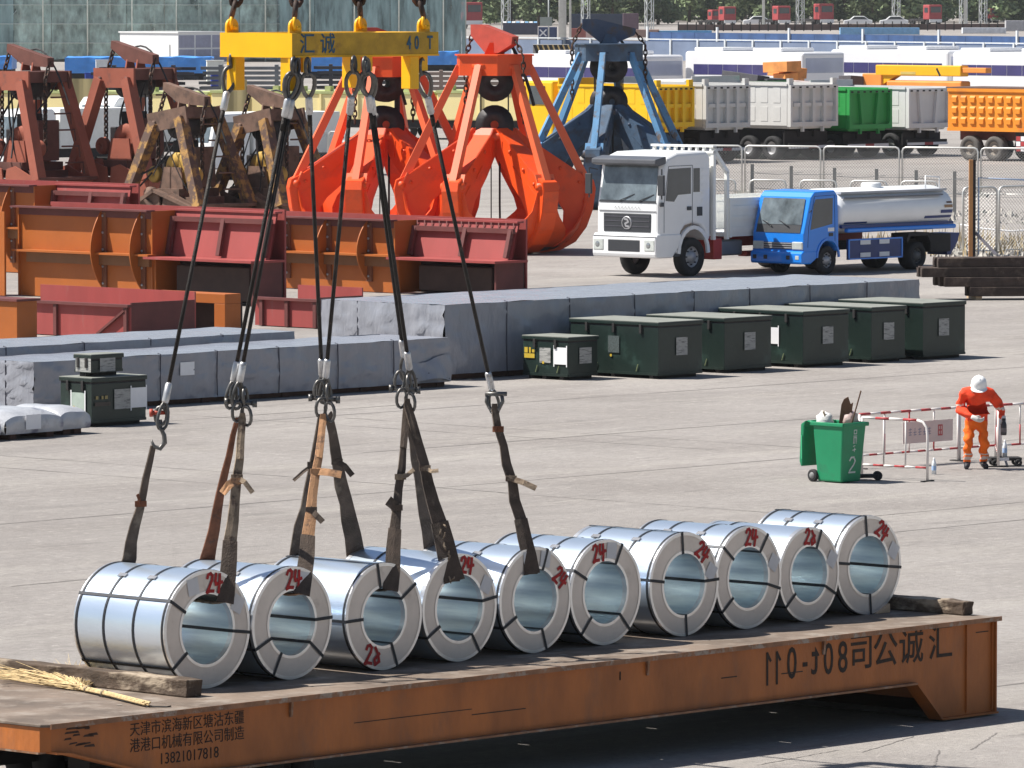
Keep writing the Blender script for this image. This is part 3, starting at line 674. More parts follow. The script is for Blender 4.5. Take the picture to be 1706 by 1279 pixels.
for i, (t, z, w, hh) in enumerate(((.90, .60, .09, .11), (.82, .60, .05, .11), (.75, .61, .07, .06), (.83, .48, .28, .09))):
    m = MB(); m.box(.0095, .0118, c1[3]*t - w/2, c1[3]*t + w/2, c1[4]*z, c1[4]*z + hh); m.build('yellow_lettering', M_ymark, c1[0])
crate('long dark green crate behind the small crate, grey label on its left side', 1097, 632, 947, 1173, 537, 2, (('r', .52, .56, .34, .36, M_news, N_), ('l', .5, .58, .30, .34, mat('dim_label', (.07, .09, .09), .7, 0, .4, 30), N_)))
crate('dark green crate third in the line from the small one', 1207, 622, 1075, 1288, 530, 3, (('r', .53, .56, .34, .36, M_news, N_),))
crate('dark green crate with dark debris on its lid and white sheet on its left side', 1338, 613, 1195, 1417, 519, 4, (('r', .53, .56, .34, .36, M_news, N_), ('l', .36, .55, .3, .34, M_white, PP)))
crate('dark green crate second from the end of the line', 1452, 605, 1305, 1511, 512, 5, (('r', .5, .56, .34, .36, M_news, N_), ('l', .40, .55, .3, .34, M_white, PP)))
crate('dark green crate at the far end of the line, near the bin', 1538, 600, 1395, 1611, 505, 6, (('r', .48, .56, .34, .36, M_news, N_),))
cl = crate('large dark green crate by the left tarpaulin bale carrying a smaller crate', 153, 712, 97, 247, 630, 7,
      (('l', .42, .5, .34, .34, mat('pale_sheet', (.38, .45, .40), .7, 0, .1, 5), 'paper_sheet'), ('r', .55, .54, .40, .36, M_news, N_), ('r', .84, .55, .36, .36, M_white, 'paper_sheet')))
for t, w in ((.08, .06), (.18, .05), (.24, .07)):
    MB().box(cl[2]*t, cl[2]*t + w, .0095, .0115, cl[4]*.56, cl[4]*.56 + .06).build('yellow_lettering', mat('dim_yellow', (.30, .24, .10), .7), cl[0])
MB().box(cl[2]*.06, cl[2]*.34, .0095, .0115, cl[4]*.42, cl[4]*.50).build('yellow_lettering', mat('dim_yellow2', (.07, .055, .045), .7), cl[0])
bp_ = cl[1] + D1*.18 + D2*.2 + Vector((0, 0, cl[4] + .006))
crate('smallest green crate with grey labels standing on the large crate', 166, 624, 121, 208, 591, 8, (('l', .45, .52, .40, .25, M_news, N_), ('r', .5, .52, .38, .25, M_news, N_)), base=bp_, marks=False)

# ================================================================== TARPAULIN BALES
M_tarp = mat('grey_tarpaulin', (.27, .28, .32), .24, 0, .08, 1.2, .42, 1.7, col2=(.30, .315, .36), thr=.6, s2=.8, stretch=(1.6, 1.6, .5), bdist=.12)
M_skid = mat('rusty_skid', (.085, .040, .028), .9, 0, .3, 4)
M_cord = mat('dark_cord', (.03, .03, .05), .8)
def bale(name, label, px, py, pxl, pxr, pytop, seed, nseam=6, fold=.065, lu=None, lv=None, base=None, lift=.12, grp=None, sag=.02):
    P = base.copy() if base else G(px, py); lu = lu or lenalong(P, D1, pxr); lv = lv or lenalong(P, D2, pxl); h = (hz(P, pytop) - P.z)
    r = random.Random(seed); c = thing(name, label, 'tarpaulin bale', P, ROT, grp)
    ph = [r.uniform(0, 6) for _ in range(12)]
    from mathutils import noise as mnz
    def wr(a, z, k):     # wrinkle: diagonal folds strongest at the top hem and corners
        v = mnz.noise(Vector((a*1.1 + z*.9 + k*7.3, z*.8 - a*.35, seed*3.1)))*1.1 + mnz.noise(Vector((a*3.1 + z*2.4, z*1.7, k*5 + seed)))*.6 + .35*abs(mnz.noise(Vector((a*5 + z*5, z*2.2, k + seed*2.)))) 
        q = mnz.noise(Vector((a*2.4 + z*3.0 + k*3.3, z*.9 - a*.6, seed*1.7))); q2 = mnz.noise(Vector((a*3.6 - z*3.8, z*1.3 + a*.4, seed*2.9 + k)))
        return (v*.5 - max(0, 1 - abs(q)*5)**2*.75 - max(0, 1 - abs(q2)*6)**2*.5)*fold
    m = MB(); nu = max(8, int(lu*9)); nv = 14; nw = max(6, int(lv*8))
    m.grid(lambda a, b: (a*lu, wr(a*lu, b*h, 1)*(1 - .2*b) - .01*sin(pi*b), lift + b*(h - lift) + .012*mnz.noise(Vector((a*lu*.7, 1, seed)))*b), nu, nv)
    m.grid(lambda a, b: (wr(a*lv, b*h, 2) - .008*sin(pi*b), lv*(1 - a), lift + b*(h - lift)), nw, nv)
    m.grid(lambda a, b: (a*lu, b*lv, h + .02*mnz.noise(Vector((a*lu*.6, b*lv*.9, seed))) - sag*(.5 - .5*cos(2*pi*a*nseam))*.4 + .012*mnz.noise(Vector((a*lu*2, b*lv*2, seed)))), nu, nw)
    m.grid(lambda a, b: (lu, a*lv, lift + b*(h - lift)), 2, 2); m.grid(lambda a, b: (a*lu, lv, lift + b*(h - lift)), 2, 2)
    bmk = m.build('tarpaulin_cover', M_tarp, c)
    for i in range(1, nseam):
        x = lu*i/nseam + r.uniform(-.1, .1); k = MB(); k.tube([(x, -.028, lift), (x + r.uniform(-.02, .02), -.03, h*.5), (x, -.026, h + .01), (x, .05, h + .022)], .010, 5); k.build('lashing', M_cord, c)
    if lv > 1.6:
        for i in (1, 2):
            y = lv*i/3 + .1; k = MB(); k.tube([(-.026, y, lift), (-.026, y, h + .006)], .010, 5); k.build('lashing', M_cord, c)
    n = max(2, int(lu/1.6))
    for i in range(n):
        x = .1 + (lu - .4)*i/(n - 1); MB().box(x, x + .2, .06, lv - .1, .002, lift + .03).build('skid', M_skid, c)
    MB().box(.05, lu - .05, .09, .2, .01, lift + .02).build('skid_runner', M_skid, c)
    return c, P, lu, lv, h
bA = bale('tarpaulin_bale', 'longest grey tarpaulin bale standing behind the line of green crates', 741, 634, 535, 1531, 508, 4, 8)
MB().box(-.034, -.030, 1.15, 1.62, .46, .54).build('torn_patch', M_white, bA[0])
bB = bale('tarpaulin_bale', 'front grey tarpaulin bale ending in a torn loose corner, white notice on side', 56, 690, -60, 749, 603, 9, 7, lift=.10)
MB().box(3.75, 4.12, -.036, -.030, .55, .8).build('paper_notice', M_white, bB[0])
# torn loose flap at its right end
m = MB(); lu = bB[2]; hB = bB[4]
m.grid(lambda a, b: (lu - 1.15 + a*1.16, -.05 - .10*sin(a*pi)*(1 - b) + .02*sin(a*14 + b*6), .10 + .30*a*(1 - a)*1.2 + b*.42*(1 - .2*sin(a*5))), 12, 6); m.build('loose_flap', M_tarp, bB[0])
MB().tube([(lu - 1.2, -.06, .14), (lu - .7, -.09, .30), (lu - .05, -.05, .16)], .012, 5).build('lashing', M_cord, bB[0])
pb2 = bB[1] + D2*(bB[3] + .25) - D1*.6
bale('tarpaulin_bale', 'rear grey tarpaulin bale lying close behind the torn one', 0, 0, 0, 0, proj(pb2 + Vector((0, 0, 1.10)))[1], 13, 5, lu=9.6, lv=2.2, base=pb2)
# small low bundles in front at the left
pc = G(96, 728)
def bundle(label, P, lu, lv, h, seed):
    from mathutils import noise as mnz
    c = thing('wrapped_bundle', label, 'bundle', P, ROT + .06, 'low silver wrapped bundles'); m = MB(); nu, nv = 22, 14
    def top(a, b):
        ea = 1 - abs(2*a - 1)**4*.28; eb = 1 - abs(2*b - 1)**6*.25
        return (a*lu, b*lv, .10 + (h - .10)*ea*eb + .035*mnz.noise(Vector((a*lu*2.2, b*lv*2.2, seed))))
    m.grid(top, nu, nv)
    for side in (0, 1):
        m.grid(lambda a, b: (a*lu, side*lv - (1 - 2*side)*.03*sin(pi*b)*(1 + mnz.noise(Vector((a*4, b*3, seed)))), .10 + (top(a, side)[2] - .10)*b), nu, 5)
        m.grid(lambda a, b: (side*lu - (1 - 2*side)*.03*sin(pi*b), a*lv, .10 + (top(side, a)[2] - .10)*b), nv, 5)
    m.build('wrapping', mat('silver_wrap', (.46, .47, .50), .35, .1, .15, 3, .4, 9, col2=(.20, .20, .26), thr=.56, s2=2.2), c)
    for x in (.15, lu - .35): MB().box(x, x + .18, .05, lv - .05, .002, .11).build('skid', M_skid, c)
    return c
cb = bundle('low silver wrapped bundle with white sheet, in front of the left crates', pc - D1*1.25, 1.45, 1.7, .52, 3)
MB().box(.48, .86, -.045, -.040, .17, .43).build('paper_sheet', M_white, cb)
bundle('small silver wrapped bundle touching the large left crate', pc + D1*.28 + D2*.25, .78, 1.3, .50, 5)
bundle('dark end of a silver wrapped bundle at the outer side of the row', pc - D1*2.5 - D2*.05, 1.15, 1.6, .46, 8)

# ================================================================== WHEELED BIN
M_bin = mat('bin_green_plastic', (.008, .23, .10), .45, 0, .10, 3, .06, 20, col2=(.03, .13, .075), thr=.58, s2=3, soft=.2)
bp = G(1404, 806); BR = ROT - .04; bx = thing('wheeled_bin', 'green two wheeled rubbish bin numbered 2 with its lid hanging open', 'bin', bp, BR)
BH = .98
def frust(m, a0, a1, z0, z1, off0=(0, 0), off1=(0, 0)):
    w0, d0 = a0; w1, d1 = a1
    m.add([(off0[0], off0[1], z0), (off0[0] + w0, off0[1], z0), (off0[0] + w0, off0[1] + d0, z0), (off0[0], off0[1] + d0, z0),
           (off1[0], off1[1], z1), (off1[0] + w1, off1[1], z1), (off1[0] + w1, off1[1] + d1, z1), (off1[0], off1[1] + d1, z1)],
          [(3, 2, 1, 0), (0, 1, 5, 4), (1, 2, 6, 5), (2, 3, 7, 6), (3, 0, 4, 7)])
m = MB(); frust(m, (.46, .52), (.56, .66), .015, BH - .06, (.04, .07), (0, 0)); frust(m, (.42, .48), (.53, .63), .04, BH - .061, (.06, .09), (.015, .015)); m.build('body', M_bin, bx, .03, 3)
m = MB(); m.box(-.03, .59, -.03, .0, BH - .075, BH - .01); m.box(-.03, .59, .66, .70, BH - .075, BH - .01); m.box(-.03, .0, -.03, .70, BH - .074, BH - .011); m.box(.56, .595, -.03, .70, BH - .074, BH - .011); m.build('rim', M_bin, bx, .012)
m = MB(); m.tube([(.05, .78, BH - .02), (.05, .82, BH - .02), (.52, .82, BH - .02), (.52, .78, BH - .02)], .018, 8); m.tube([(.05, .68, BH - .02), (.05, .82, BH - .02)], .018, 8); m.tube([(.52, .68, BH - .02), (.52, .82, BH - .02)], .018, 8); m.build('handle', M_bin, bx)
m = MB(); m.prism([(.80, BH - .0), (.90, BH - .06), (.93, .32), (.90, .24), (.87, .24), (.86, .36), (.83, BH - .10)], 'x', -.02, .60); m.build('lid', M_bin, bx, .015)
MB().box(-.035, -.021, .86, .88, .36, .74).build('lid_rib', mat('bin_light_green', (.05, .42, .2), .5), bx)
for x in (-.005, .47):
    m = MB(); m.lathe([(.02, -.03), (.085, -.035), (.10, -.025), (.10, .025), (.085, .035), (.02, .03)], 22, 'x', (x + .025, .66, .102), True); m.build('wheel', M_black, bx)
    m = MB(); m.lathe([(.001, -.04), (.05, -.04), (.055, -.03)], 14, 'x', (x + .025, .66, .102)); m.build('hub', mat('hub_grey', (.2, .2, .2), .6), bx)
M_binw = mat('worn_white_paint', (.55, .60, .56), .8, 0, .2, 10, col2=(.02, .22, .11), thr=.58, s2=18)
def on_front(m, pls, cx, cz, sx, sz, w):
    t = []; strokes(m, pls, (cx, cz), (sx, 0), (0, sz), 0, w)
m = MB(); on_front(m, [[(-.4, .3), (-.2, .5), (.2, .5), (.4, .25), (.2, 0), (-.3, -.35), (-.45, -.5), (.45, -.5)]], .27, .29, .16, .24, .028)
m.v = [(x, .036 - (z - .5)*.076 - .010 + y, z) for x, y, z in m.v]; m.build('number', M_binw, bx)
for i, (zc, pls) in enumerate(((.80, [[(-.3, .4), (.3, .4), (.3, -.1), (-.3, -.1), (-.3, .4)], [(-.4, -.4), (.4, -.4)]]), (.68, [[(-.3, .4), (-.3, -.4)], [(0, .4), (0, -.4)], [(.35, .4), (.35, -.4)], [(-.3, .4), (.35, .4)]]), (.55, [[(-.3, .3), (.1, .4)], [(0, .1), (0, -.4)], [(-.4, -.2), (.3, -.1)]]))):
    m = MB(); on_front(m, pls, .30, zc, .10, .12, .014); m.v = [(x, .036 - (z - .5)*.076 - .010 + y, z) for x, y, z in m.v]; m.build('character', M_binw, bx)
# rubbish standing in the bin
M_board = mat('rubbish_board', (.17, .09, .055), .85, 0, .35, 6, .3, 20, col2=(.36, .22, .13), thr=.58, s2=5, stretch=(1, 1, .3))
def trash(name, label, mb, m, cat): o = mb.build(name, m, None); o.location = bp; o.rotation_euler = (0, 0, BR); tag(o, label, cat); return o
Rb = Matrix.Rotation(-BR, 3, 'Z'); bc = Vector((.28, .33, 0)); m = MB(); m.add([bc + Rb @ Vector(q) for q in ((-.06, .0, .55), (.12, .0, .55), (.22, .0, 1.28), (.18, .0, 1.25), (.14, .0, 1.37), (.07, 0, 1.33), (.03, .0, 1.24))], [(0, 1, 2, 3, 4, 5, 6)])
m.add([Vector(v) + Rb @ Vector((0, .03, 0)) for v in m.v], [(6, 5, 4, 3, 2, 1, 0)]); m.f += [(i, (i + 1) % 7, (i + 1) % 7 + 7, i + 7) for i in range(7)]; m.sm += [False]*7
trash('broken_board', 'wide broken brown board sticking up out of the green bin', m, M_board, 'board')
m = MB(); m.bar(bc + Rb @ Vector((.10, -.06, .6)), bc + Rb @ Vector((.34, -.06, 1.47)), .05, .02); trash('wooden_stick', 'thin dark stick poking highest out of the green bin', m, M_board, 'stick')
m = MB(); m.bar(bc + Rb @ Vector((-.10, -.05, .6)), bc + Rb @ Vector((-.26, -.05, 1.14)), .05, .03); trash('wooden_stick', 'short pale stick leaning out of the bin towards its open lid', m, mat('pale_stick', (.5, .38, .25), .8), 'stick')
def blob(c, r, seed, sq=(1, 1, 1)):
    from mathutils import noise as mnz
    mb = MB(); n = 14; k = 9; vs = []
    for j in range(k + 1):
        t = pi*j/k
        for i in range(n):
            a = 2*pi*i/n; d = Vector((sin(t)*cos(a)*sq[0], sin(t)*sin(a)*sq[1], cos(t)*sq[2])); rr = r*(1 + .35*mnz.noise(d*2.3 + Vector((seed, 0, 0))) + .15*mnz.noise(d*6 + Vector((0, seed, 0))))
            vs.append(Vector(c) + d*rr)
    mb.add(vs, [(j*n + i, j*n + (i + 1) % n, (j + 1)*n + (i + 1) % n, (j + 1)*n + i) for j in range(k) for i in range(n)], None, True); return mb
trash('plastic_bag', 'crumpled whitish plastic bag at the hinge side of the bin opening', blob((.14, .52, .98), .14, 2), mat('plastic_film', (.68, .68, .66), .35, 0, .15, 8, .3, 20), 'bag')
trash('plastic_bag', 'crumpled pinkish plastic bag on the bin behind the sticks', blob((.46, .28, 1.0), .14, 6, (1, 1, 1.1)), mat('plastic_film_pink', (.66, .50, .46), .35, 0, .2, 8, .3, 20), 'bag')
trash('rubbish_heap', 'mixed brown rubbish filling the green bin to its rim', blob((.28, .33, .80), .24, 9, (1, 1.1, .6)), mat('rubbish_brown', (.16, .11, .08), .9, 0, .5, 8), 'rubbish')

# ================================================================== BARRIERS
M_bw = mat('barrier_white', (.72, .68, .66), .5, 0, .1, 5, col2=(.4, .2, .14), thr=.68, s2=6)
M_br = mat('barrier_red', (.40, .045, .05), .5, 0, .15, 6)
def striped(parent, pts, r, step=.28, first=0, name='rail'):
    # a painted tube cut into its red and white lengths, each its own piece
    pts = [Vector(p) for p in pts]; k = first
    for a, b in zip(pts[:-1], pts[1:]):
        n = max(1, round((b - a).length/step))
        for i in range(n):
            MB().tube([a.lerp(b, i/n), a.lerp(b, (i + 1)/n)], r, 8).build(name, M_br if k % 2 else M_bw, parent); k += 1
def barrier(label, P, d, ln, h=1.0, nb=5, round_end=True, sign=False, red=True):
    t = thing('crowd_barrier', label, 'barrier', P, atan2(d.y, d.x), 'red and white tube barriers')
    R_ = .022; e = .20
    striped(t, [(0, 0, h), (ln - e, 0, h)], R_, .25, 1 if red else 0, 'top_rail'); 
    if round_end: MB().tube([(ln - e, 0, h), (ln - .09, 0, h - .03), (ln - .02, 0, h - .11), (ln, 0, h - .24), (ln, 0, .015)], R_, 8).build('end_frame', M_bw, t)
    else: striped(t, [(ln - e, 0, h), (ln, 0, h)], R_, .2, 0, 'top_rail'); MB().tube([(ln, 0, h), (ln, 0, .02)], R_, 8).build('end_frame', M_bw, t)
    MB().tube([(0, 0, h), (0, 0, .015)], R_, 8).build('end_frame', M_bw, t)
    striped(t, [(.02, 0, .22), (ln - .02, 0, .22)], .018, .2, 0, 'lower_rail')
    for i in range(1, nb):
        x = ln*i/nb; (striped(t, [(x, 0, .23), (x, 0, h - .02)], .014, .3, i % 2, 'upright') if red else MB().tube([(x, 0, .23), (x, 0, h - .02)], .014, 6).build('upright', M_bw, t))
    for x in (0, ln): MB().box(x - .03, x + .03, -.16, .16, .002, .018).build('foot', M_dark, t)
    if sign:
        s0 = ln*.42; MB().box(s0, ln*.93, -.035, -.028, .36, .72).build('sign_panel', mat('faded_sign', (.66, .58, .55), .7, 0, .06, 3), t)
        m = MB(); r = random.Random(4)
        for i in range(5):
            x = s0 + .14 + i*.12; strokes(m, [[(-.4, .3), (.4, .35)], [(0, .5), (-.05, -.4)], [(-.4, -.1), (.4, -.05)], [(-.3, -.45), (.35, -.4)]][i % 2:], (x + .04, .55), (.09, 0), (0, .12), -.036, .012)
        m.build('sign_characters', mat('faded_blue', (.24, .26, .36), .8), t)
        m = MB(); strokes(m, [[(-.4, .5), (.4, .5), (.4, -.5), (-.4, -.5), (-.4, .5)], [(0, .5), (0, -.5)], [(-.4, 0), (.4, 0)]], (ln*.80, .55), (.12, 0), (0, .16), -.036, .025)
        m.build('sign_emblem', mat('faded_red', (.5, .12, .12), .8), t)
    return t
pa = G(1545, 802); pb = G(1436, 796); barrier('pale barrier with a rounded end standing next to the green bin', pb, (pa - pb).normalized(), (pa - pb).length, .98, 3, red=False)
pa = G(1432, 781); pb = G(1596, 768); hb = .9
barrier('red and white barrier with a faded sign panel behind the bin', pa, (pb - pa).normalized(), (pb - pa).length, .90, 4, False, True)
pb2_ = G(1662, 763); barrier('red and white barrier section behind the worker', pb + (pb2_ - pb)*.04, (pb2_ - pb).normalized(), (pb2_ - pb).length*.94, .90, 3, False)
pc2 = G(1790, 756); barrier('red and white barrier beyond the worker at the yard edge', pb2_ + Vector((.05, 0, 0)), (pc2 - pb2_).normalized(), (pc2 - pb2_).length, .90, 4, False)
pa = G(1665, 778); pb = G(1706, 768); barrier('short white barrier end beside the worker, over the dolly', pa - Vector((.02, 0, 0)), (G(1661, 764) - pa).normalized(), 2.0, .98, 4, True, red=True)
# dolly, bottles
M_bot = mat('clear_bottle', (.72, .76, .80), .2, 0, .05, 5)
def bottle(label, P, h=.28):
    t = thing('water_bottle', label, 'bottle', P, 0, 'plastic water bottles on the ground'); r = .034*h/.24
    m = MB(); m.lathe([(.001, 0), (r, 0), (r, h*.62), (r*.8, h*.75), (r*.4, h*.88), (r*.4, h*.93)], 16); m.build('bottle_body', M_bot, t)
    m = MB(); m.lathe([(r*.45, h*.92), (r*.45, h), (.001, h)], 12); m.build('cap', mat('white_cap', (.8, .8, .82), .5), t)
    m = MB(); m.lathe([(r*1.02, h*.25), (r*1.02, h*.52)], 16); m.build('wrapper', mat('bottle_wrapper', (.35, .5, .75), .5), t)
bottle('clear water bottle standing by the rounded end of the pale barrier', G(1556, 790), .27)
dp = G(1690, 776); dl = thing('equipment_dolly', 'low dark wheeled dolly beside the worker boots', 'dolly', dp, .1)
MB().box(-.42, .10, -.16, .16, .10, .15).build('platform', M_dark, dl, .01)
for x in (-.34, .04):
    for y in (-.15, .15):
        m = MB(); m.lathe([(.02, -.025), (.062, -.025), (.062, .025), (.02, .025)], 14, 'y', (x, y, .064), True); m.build('wheel', M_black, dl)
MB().bar((-.60, -.05, .06), (-.34, -.05, .13), .05, .03).build('tow_bar', M_steel, dl)
bottle('clear water bottle standing on the dark dolly', dp + Vector((-.16, 0, .151)), .28)
MB().bar((-.30, -.17, .125), (-.12, -.17, .125), .004, .05).build('pale_label', M_white, dl)
pg = G(1462, 800); o = thing('barrier_base', 'dark weighted base block with roller at the foot of the pale barrier', 'base block', pg, .08)
MB().box(-.28, .0, -.12, .12, .05, .10).build('block', M_dark, o, .01); m = MB(); m.lathe([(.02, -.05), (.075, -.05), (.075, .05), (.02, .05)], 16, 'y', (0, 0, .077), True); m.build('roller', M_black, o)

# ================================================================== WORKER
def person():
    P = G(1624, 781); t = thing('person', 'worker in orange coveralls and white hard hat, bending by the barriers, bottle in hand', 'person', P, 0)
    V = {}; E = []; Rr = {}
    def v(n, co, r, par=None):
        V[n] = co; Rr[n] = r
        if par: E.append((par, n))
    v('pel', (.02, .06, .80), (.175, .15)); v('wa', (.03, .02, .96), (.185, .14), 'pel'); v('ch', (.035, -.09, 1.15), (.205, .16), 'wa'); v('ch2', (.035, -.17, 1.27), (.17, .13), 'ch'); v('nk', (.03, -.27, 1.34), (.068, .068), 'ch2'); v('hd0', (.03, -.34, 1.36), (.075, .08), 'nk')
    v('hd', (.03, -.39, 1.405), (.082, .09), 'hd0')
    v('hr', (-.085, .05, .74), (.105, .105), 'pel'); v('kr', (-.115, -.04, .44), (.078, .080), 'hr'); v('cr', (-.12, .0, .25), (.070, .074), 'kr'); v('ar', (-.125, .03, .12), (.066, .068), 'cr'); v('fr', (-.125, .02, .055), (.060, .055), 'ar'); v('tr', (-.15, -.16, .045), (.055, .042), 'fr')
    v('hl', (.125, .06, .74), (.105, .105), 'pel'); v('kl', (.15, -.02, .44), (.080, .082), 'hl'); v('cl', (.15, .08, .26), (.072, .076), 'kl'); v('al', (.15, .12, .125), (.068, .07), 'cl'); v('fl', (.15, .11, .055), (.060, .055), 'al'); v('tl', (.20, -.06, .045), (.055, .042), 'fl')
    v('sr', (-.175, -.16, 1.27), (.10, .10), 'ch2'); v('er', (-.275, -.12, 1.0), (.082, .082), 'sr'); v('wr', (-.09, -.36, .895), (.060, .060), 'er'); v('mr', (-.055, -.385, .875), (.038, .034), 'wr')
    v('sl', (.245, -.15, 1.25), (.10, .10), 'ch2'); v('el', (.40, -.06, 1.06), (.080, .080), 'sl'); v('wl', (.445, -.17, .885), (.058, .058), 'el'); v('ml', (.45, -.185, .855), (.036, .036), 'wl')
    names = list(V); me = bpy.data.meshes.new('body'); me.from_pydata([V[n] for n in names], [(names.index(a), names.index(b)) for a, b in E], [])
    o = bpy.data.objects.new('body', me); COL.objects.link(o); o.modifiers.new('skin', 'SKIN')
    sv = me.skin_vertices[0].data
    for i, n in enumerate(names): sv[i].radius = Rr[n]; sv[i].use_root = (n == 'pel')
    s = o.modifiers.new('sub', 'SUBSURF'); s.levels = 2; s.render_levels = 2
    dg = bpy.context.evaluated_depsgraph_get(); bm_ = bpy.data.meshes.new_from_object(o.evaluated_get(dg)); bpy.data.objects.remove(o)
    from mathutils import noise as mnz
    for q in bm_.vertices:
        c = q.co
        if .14 < c.z < 1.3: 
            k = mnz.noise(Vector((c.x*7, c.y*7, c.z*11)))*.026 + .013*sin(c.z*38 + c.x*22 + c.y*15); q.co += q.normal*k
    mats_ = [mat('coverall_jacket', '#e8431a', .8, 0, .16, 6, .5, 14, col2=(.45, .05, .015), thr=.56, s2=5, soft=.2), mat('coverall_trousers', '#ee6a0c', .8, 0, .14, 6, .5, 14), mat('skin', (.36, .19, .12), .6), mat('boots_black', (.025, .024, .028), .6), mat('reflective_tape', (.62, .50, .44), .4)]
    bm_.materials.clear()
    for x in mats_: bm_.materials.append(x)
    for p in bm_.polygons:
        c = p.center; p.use_smooth = True; arm = (c.x < -.17 and c.z > .85 and c.y < .0) or c.x > .27 or (c.y < -.28 and c.z < 1.15)
        i = 0
        if c.z < .80 and not arm: i = 1
        if .165 < c.z < .195 or .225 < c.z < .25: i = 4
        if c.z < .12: i = 3
        if c.y < -.27 and c.z > 1.28: i = 2
        if arm and c.x > .3 and .985 < c.z < 1.02: i = 4
        if arm and c.x < -.2 and 1.05 < c.z < 1.085: i = 4
        p.material_index = i
    b = link('body', bm_, t)
    # helmet
    hc = Vector((.03, -.43, 1.42)); m = MB(); m.lathe([(.001, .150), (.05, .145), (.09, .122), (.118, .08), (.13, .02), (.132, -.02), (.137, -.024)], 28)
    rx = Matrix.Rotation(radians(28), 3, 'X'); m.v = [tuple(hc + rx @ Vector(q)) for q in m.v]; hm = m.build('hard_hat', mat('white_helmet', (.86, .86, .86), .3, 0, .02), t)
    m = MB(); m.grid(lambda a, b_: tuple(hc + rx @ Vector((sin((a - .5)*2.3)*(.128 + .055*b_*cos((a - .5)*2.3)), -cos((a - .5)*2.3)*(.128 + .07*b_), -.02 - .012*b_))), 16, 3); q = m.build('brim', MATS['white_helmet'], hm)
    m = MB(); m.tube([hc + rx @ Vector((0, -.125, .05)), hc + rx @ Vector((0, -.06, .142)), hc + rx @ Vector((0, .06, .142)), hc + rx @ Vector((0, .125, .05))], .012, 6); m.build('helmet_ridge', MATS['white_helmet'], hm)
    # face details under the hat
    fc = Vector((.03, -.40, 1.37)); m = MB(); m.add([fc + Vector(q) for q in ((-.014, -.075, -.01), (.014, -.075, -.01), (0, -.07, .03), (0, -.108, -.012))], [(0, 1, 3), (1, 2, 3), (2, 0, 3)]); m.build('nose', mats_[2], t)
    for e in (-1, 1):
        m = MB(); m.lathe([(.001, .008), (.008, .004), (.010, 0)], 8, 'y', fc + Vector((.03*e, -.078, .03))); m.build('eye', mats_[3], t)
        m = blob(fc + Vector((.082*e, .0, .01)), .026, 3, (.4, .7, 1)); m.build('ear', mats_[2], t)
    m = MB(); m.tube([fc + Vector((-.022, -.076, -.035)), fc + Vector((0, -.082, -.037)), fc + Vector((.022, -.076, -.035))], .005, 5); m.build('mouth', mat('lips', (.25, .09, .07), .6), t)
    m = MB(); m.lathe([(.088, -.06), (.098, .0), (.10, .05)], 20, 'z', (.03, -.375, 1.40)); m.build('hair', mats_[3], t)
    # gloves with fingers
    M_gl = mat('work_glove', (.62, .60, .58), .85, 0, .15, 12, .2, 30)
    def glove(c, d, side, curl, nm):
        c = Vector(c); d = Vector(d).normalized(); s_ = Vector(side); s_ = (s_ - d*d.dot(s_)).normalized(); n = d.cross(s_)
        g = MB(); g.tube([c - d*.06, c - d*.03, c, c + d*.05, c + d*.085], [.036, .040, .044, .043, .034], 10); ob = g.build('glove', M_gl, t)
        for i, ln in enumerate((.065, .078, .074, .058)):
            o0 = c + d*.075 + s_*(i - 1.5)*.021; p1 = o0 + d*ln*.5 + n*curl*.02; p2 = p1 + d*ln*.25 + n*curl*.045; p3 = p2 - d*ln*.1 + n*curl*.03
            f = MB(); f.tube([o0, p1, p2, p3], [.0115, .011, .010, .008], 7); f.build('finger', M_gl, ob)
        f = MB(); o0 = c + s_*-.036 + d*.01; f.tube([o0, o0 + d*.04 - s_*.02 + n*curl*.015, o0 + d*.07 - s_*.012 + n*curl*.035], [.014, .0125, .009], 7); f.build('thumb', M_gl, ob)
    glove((-.03, -.40, .865), (.8, -.3, -.35), (.3, .2, -.9), 1, 'r'); glove((.455, -.205, .83), (.05, -.15, -1), (.9, .3, 0), -1, 'l')
    return P
wp = person()
bt = thing('dark_flask', 'dark drinks flask held in the worker glove', 'flask', wp + Vector((.455, -.245, .575)), 0)
m = MB(); m.lathe([(.001, 0), (.045, 0), (.05, .02), (.05, .17), (.04, .20), (.026, .225), (.026, .25)], 16); m.build('flask_body', mat('dark_flask', (.035, .03, .032), .35), bt)
m = MB(); m.lathe([(.030, .245), (.030, .275), (.001, .278)], 12); m.build('cap', M_dark, bt)
m = MB(); m.lathe([(.0515, .05), (.0515, .12)], 16); m.build('wrapper', mat('flask_label', (.16, .13, .13), .5, 0, .5, 18), bt)
# ================================================================== TRUCKS
M_tw = mat('truck_white', (.80, .81, .82), .32, 0, .03, 2, coat=.4)
M_twg = mat('truck_bed_white', (.80, .80, .77), .5, 0, .06, 2)
M_glass = mat('window_glass', (.06, .075, .085), .06, 0, .2, 1, spec=.8)
M_glassl = mat('windscreen_glass', (.13, .16, .18), .06, 0, .6, 1.4, spec=.8)
M_plas = mat('dark_plastic', (.035, .038, .045), .5)
M_tyre = mat('tyre', (.02, .02, .022), .85, 0, .2, 8)
M_rimw = mat('wheel_rim', (.42, .42, .44), .45, .4)
M_lamp = mat('headlamp', (.62, .66, .64), .12, .2, .15, 6)
M_redc = mat('chassis_red', (.42, .035, .03), .5)
M_tblue = mat('truck_blue', '#1f84e8', .32, 0, .03, 2, coat=.4)
M_tank = mat('tank_white', (.88, .89, .90), .35, 0, .04, 1.5, coat=.3)
M_navy = mat('navy_stripe', (.012, .035, .17), .4)
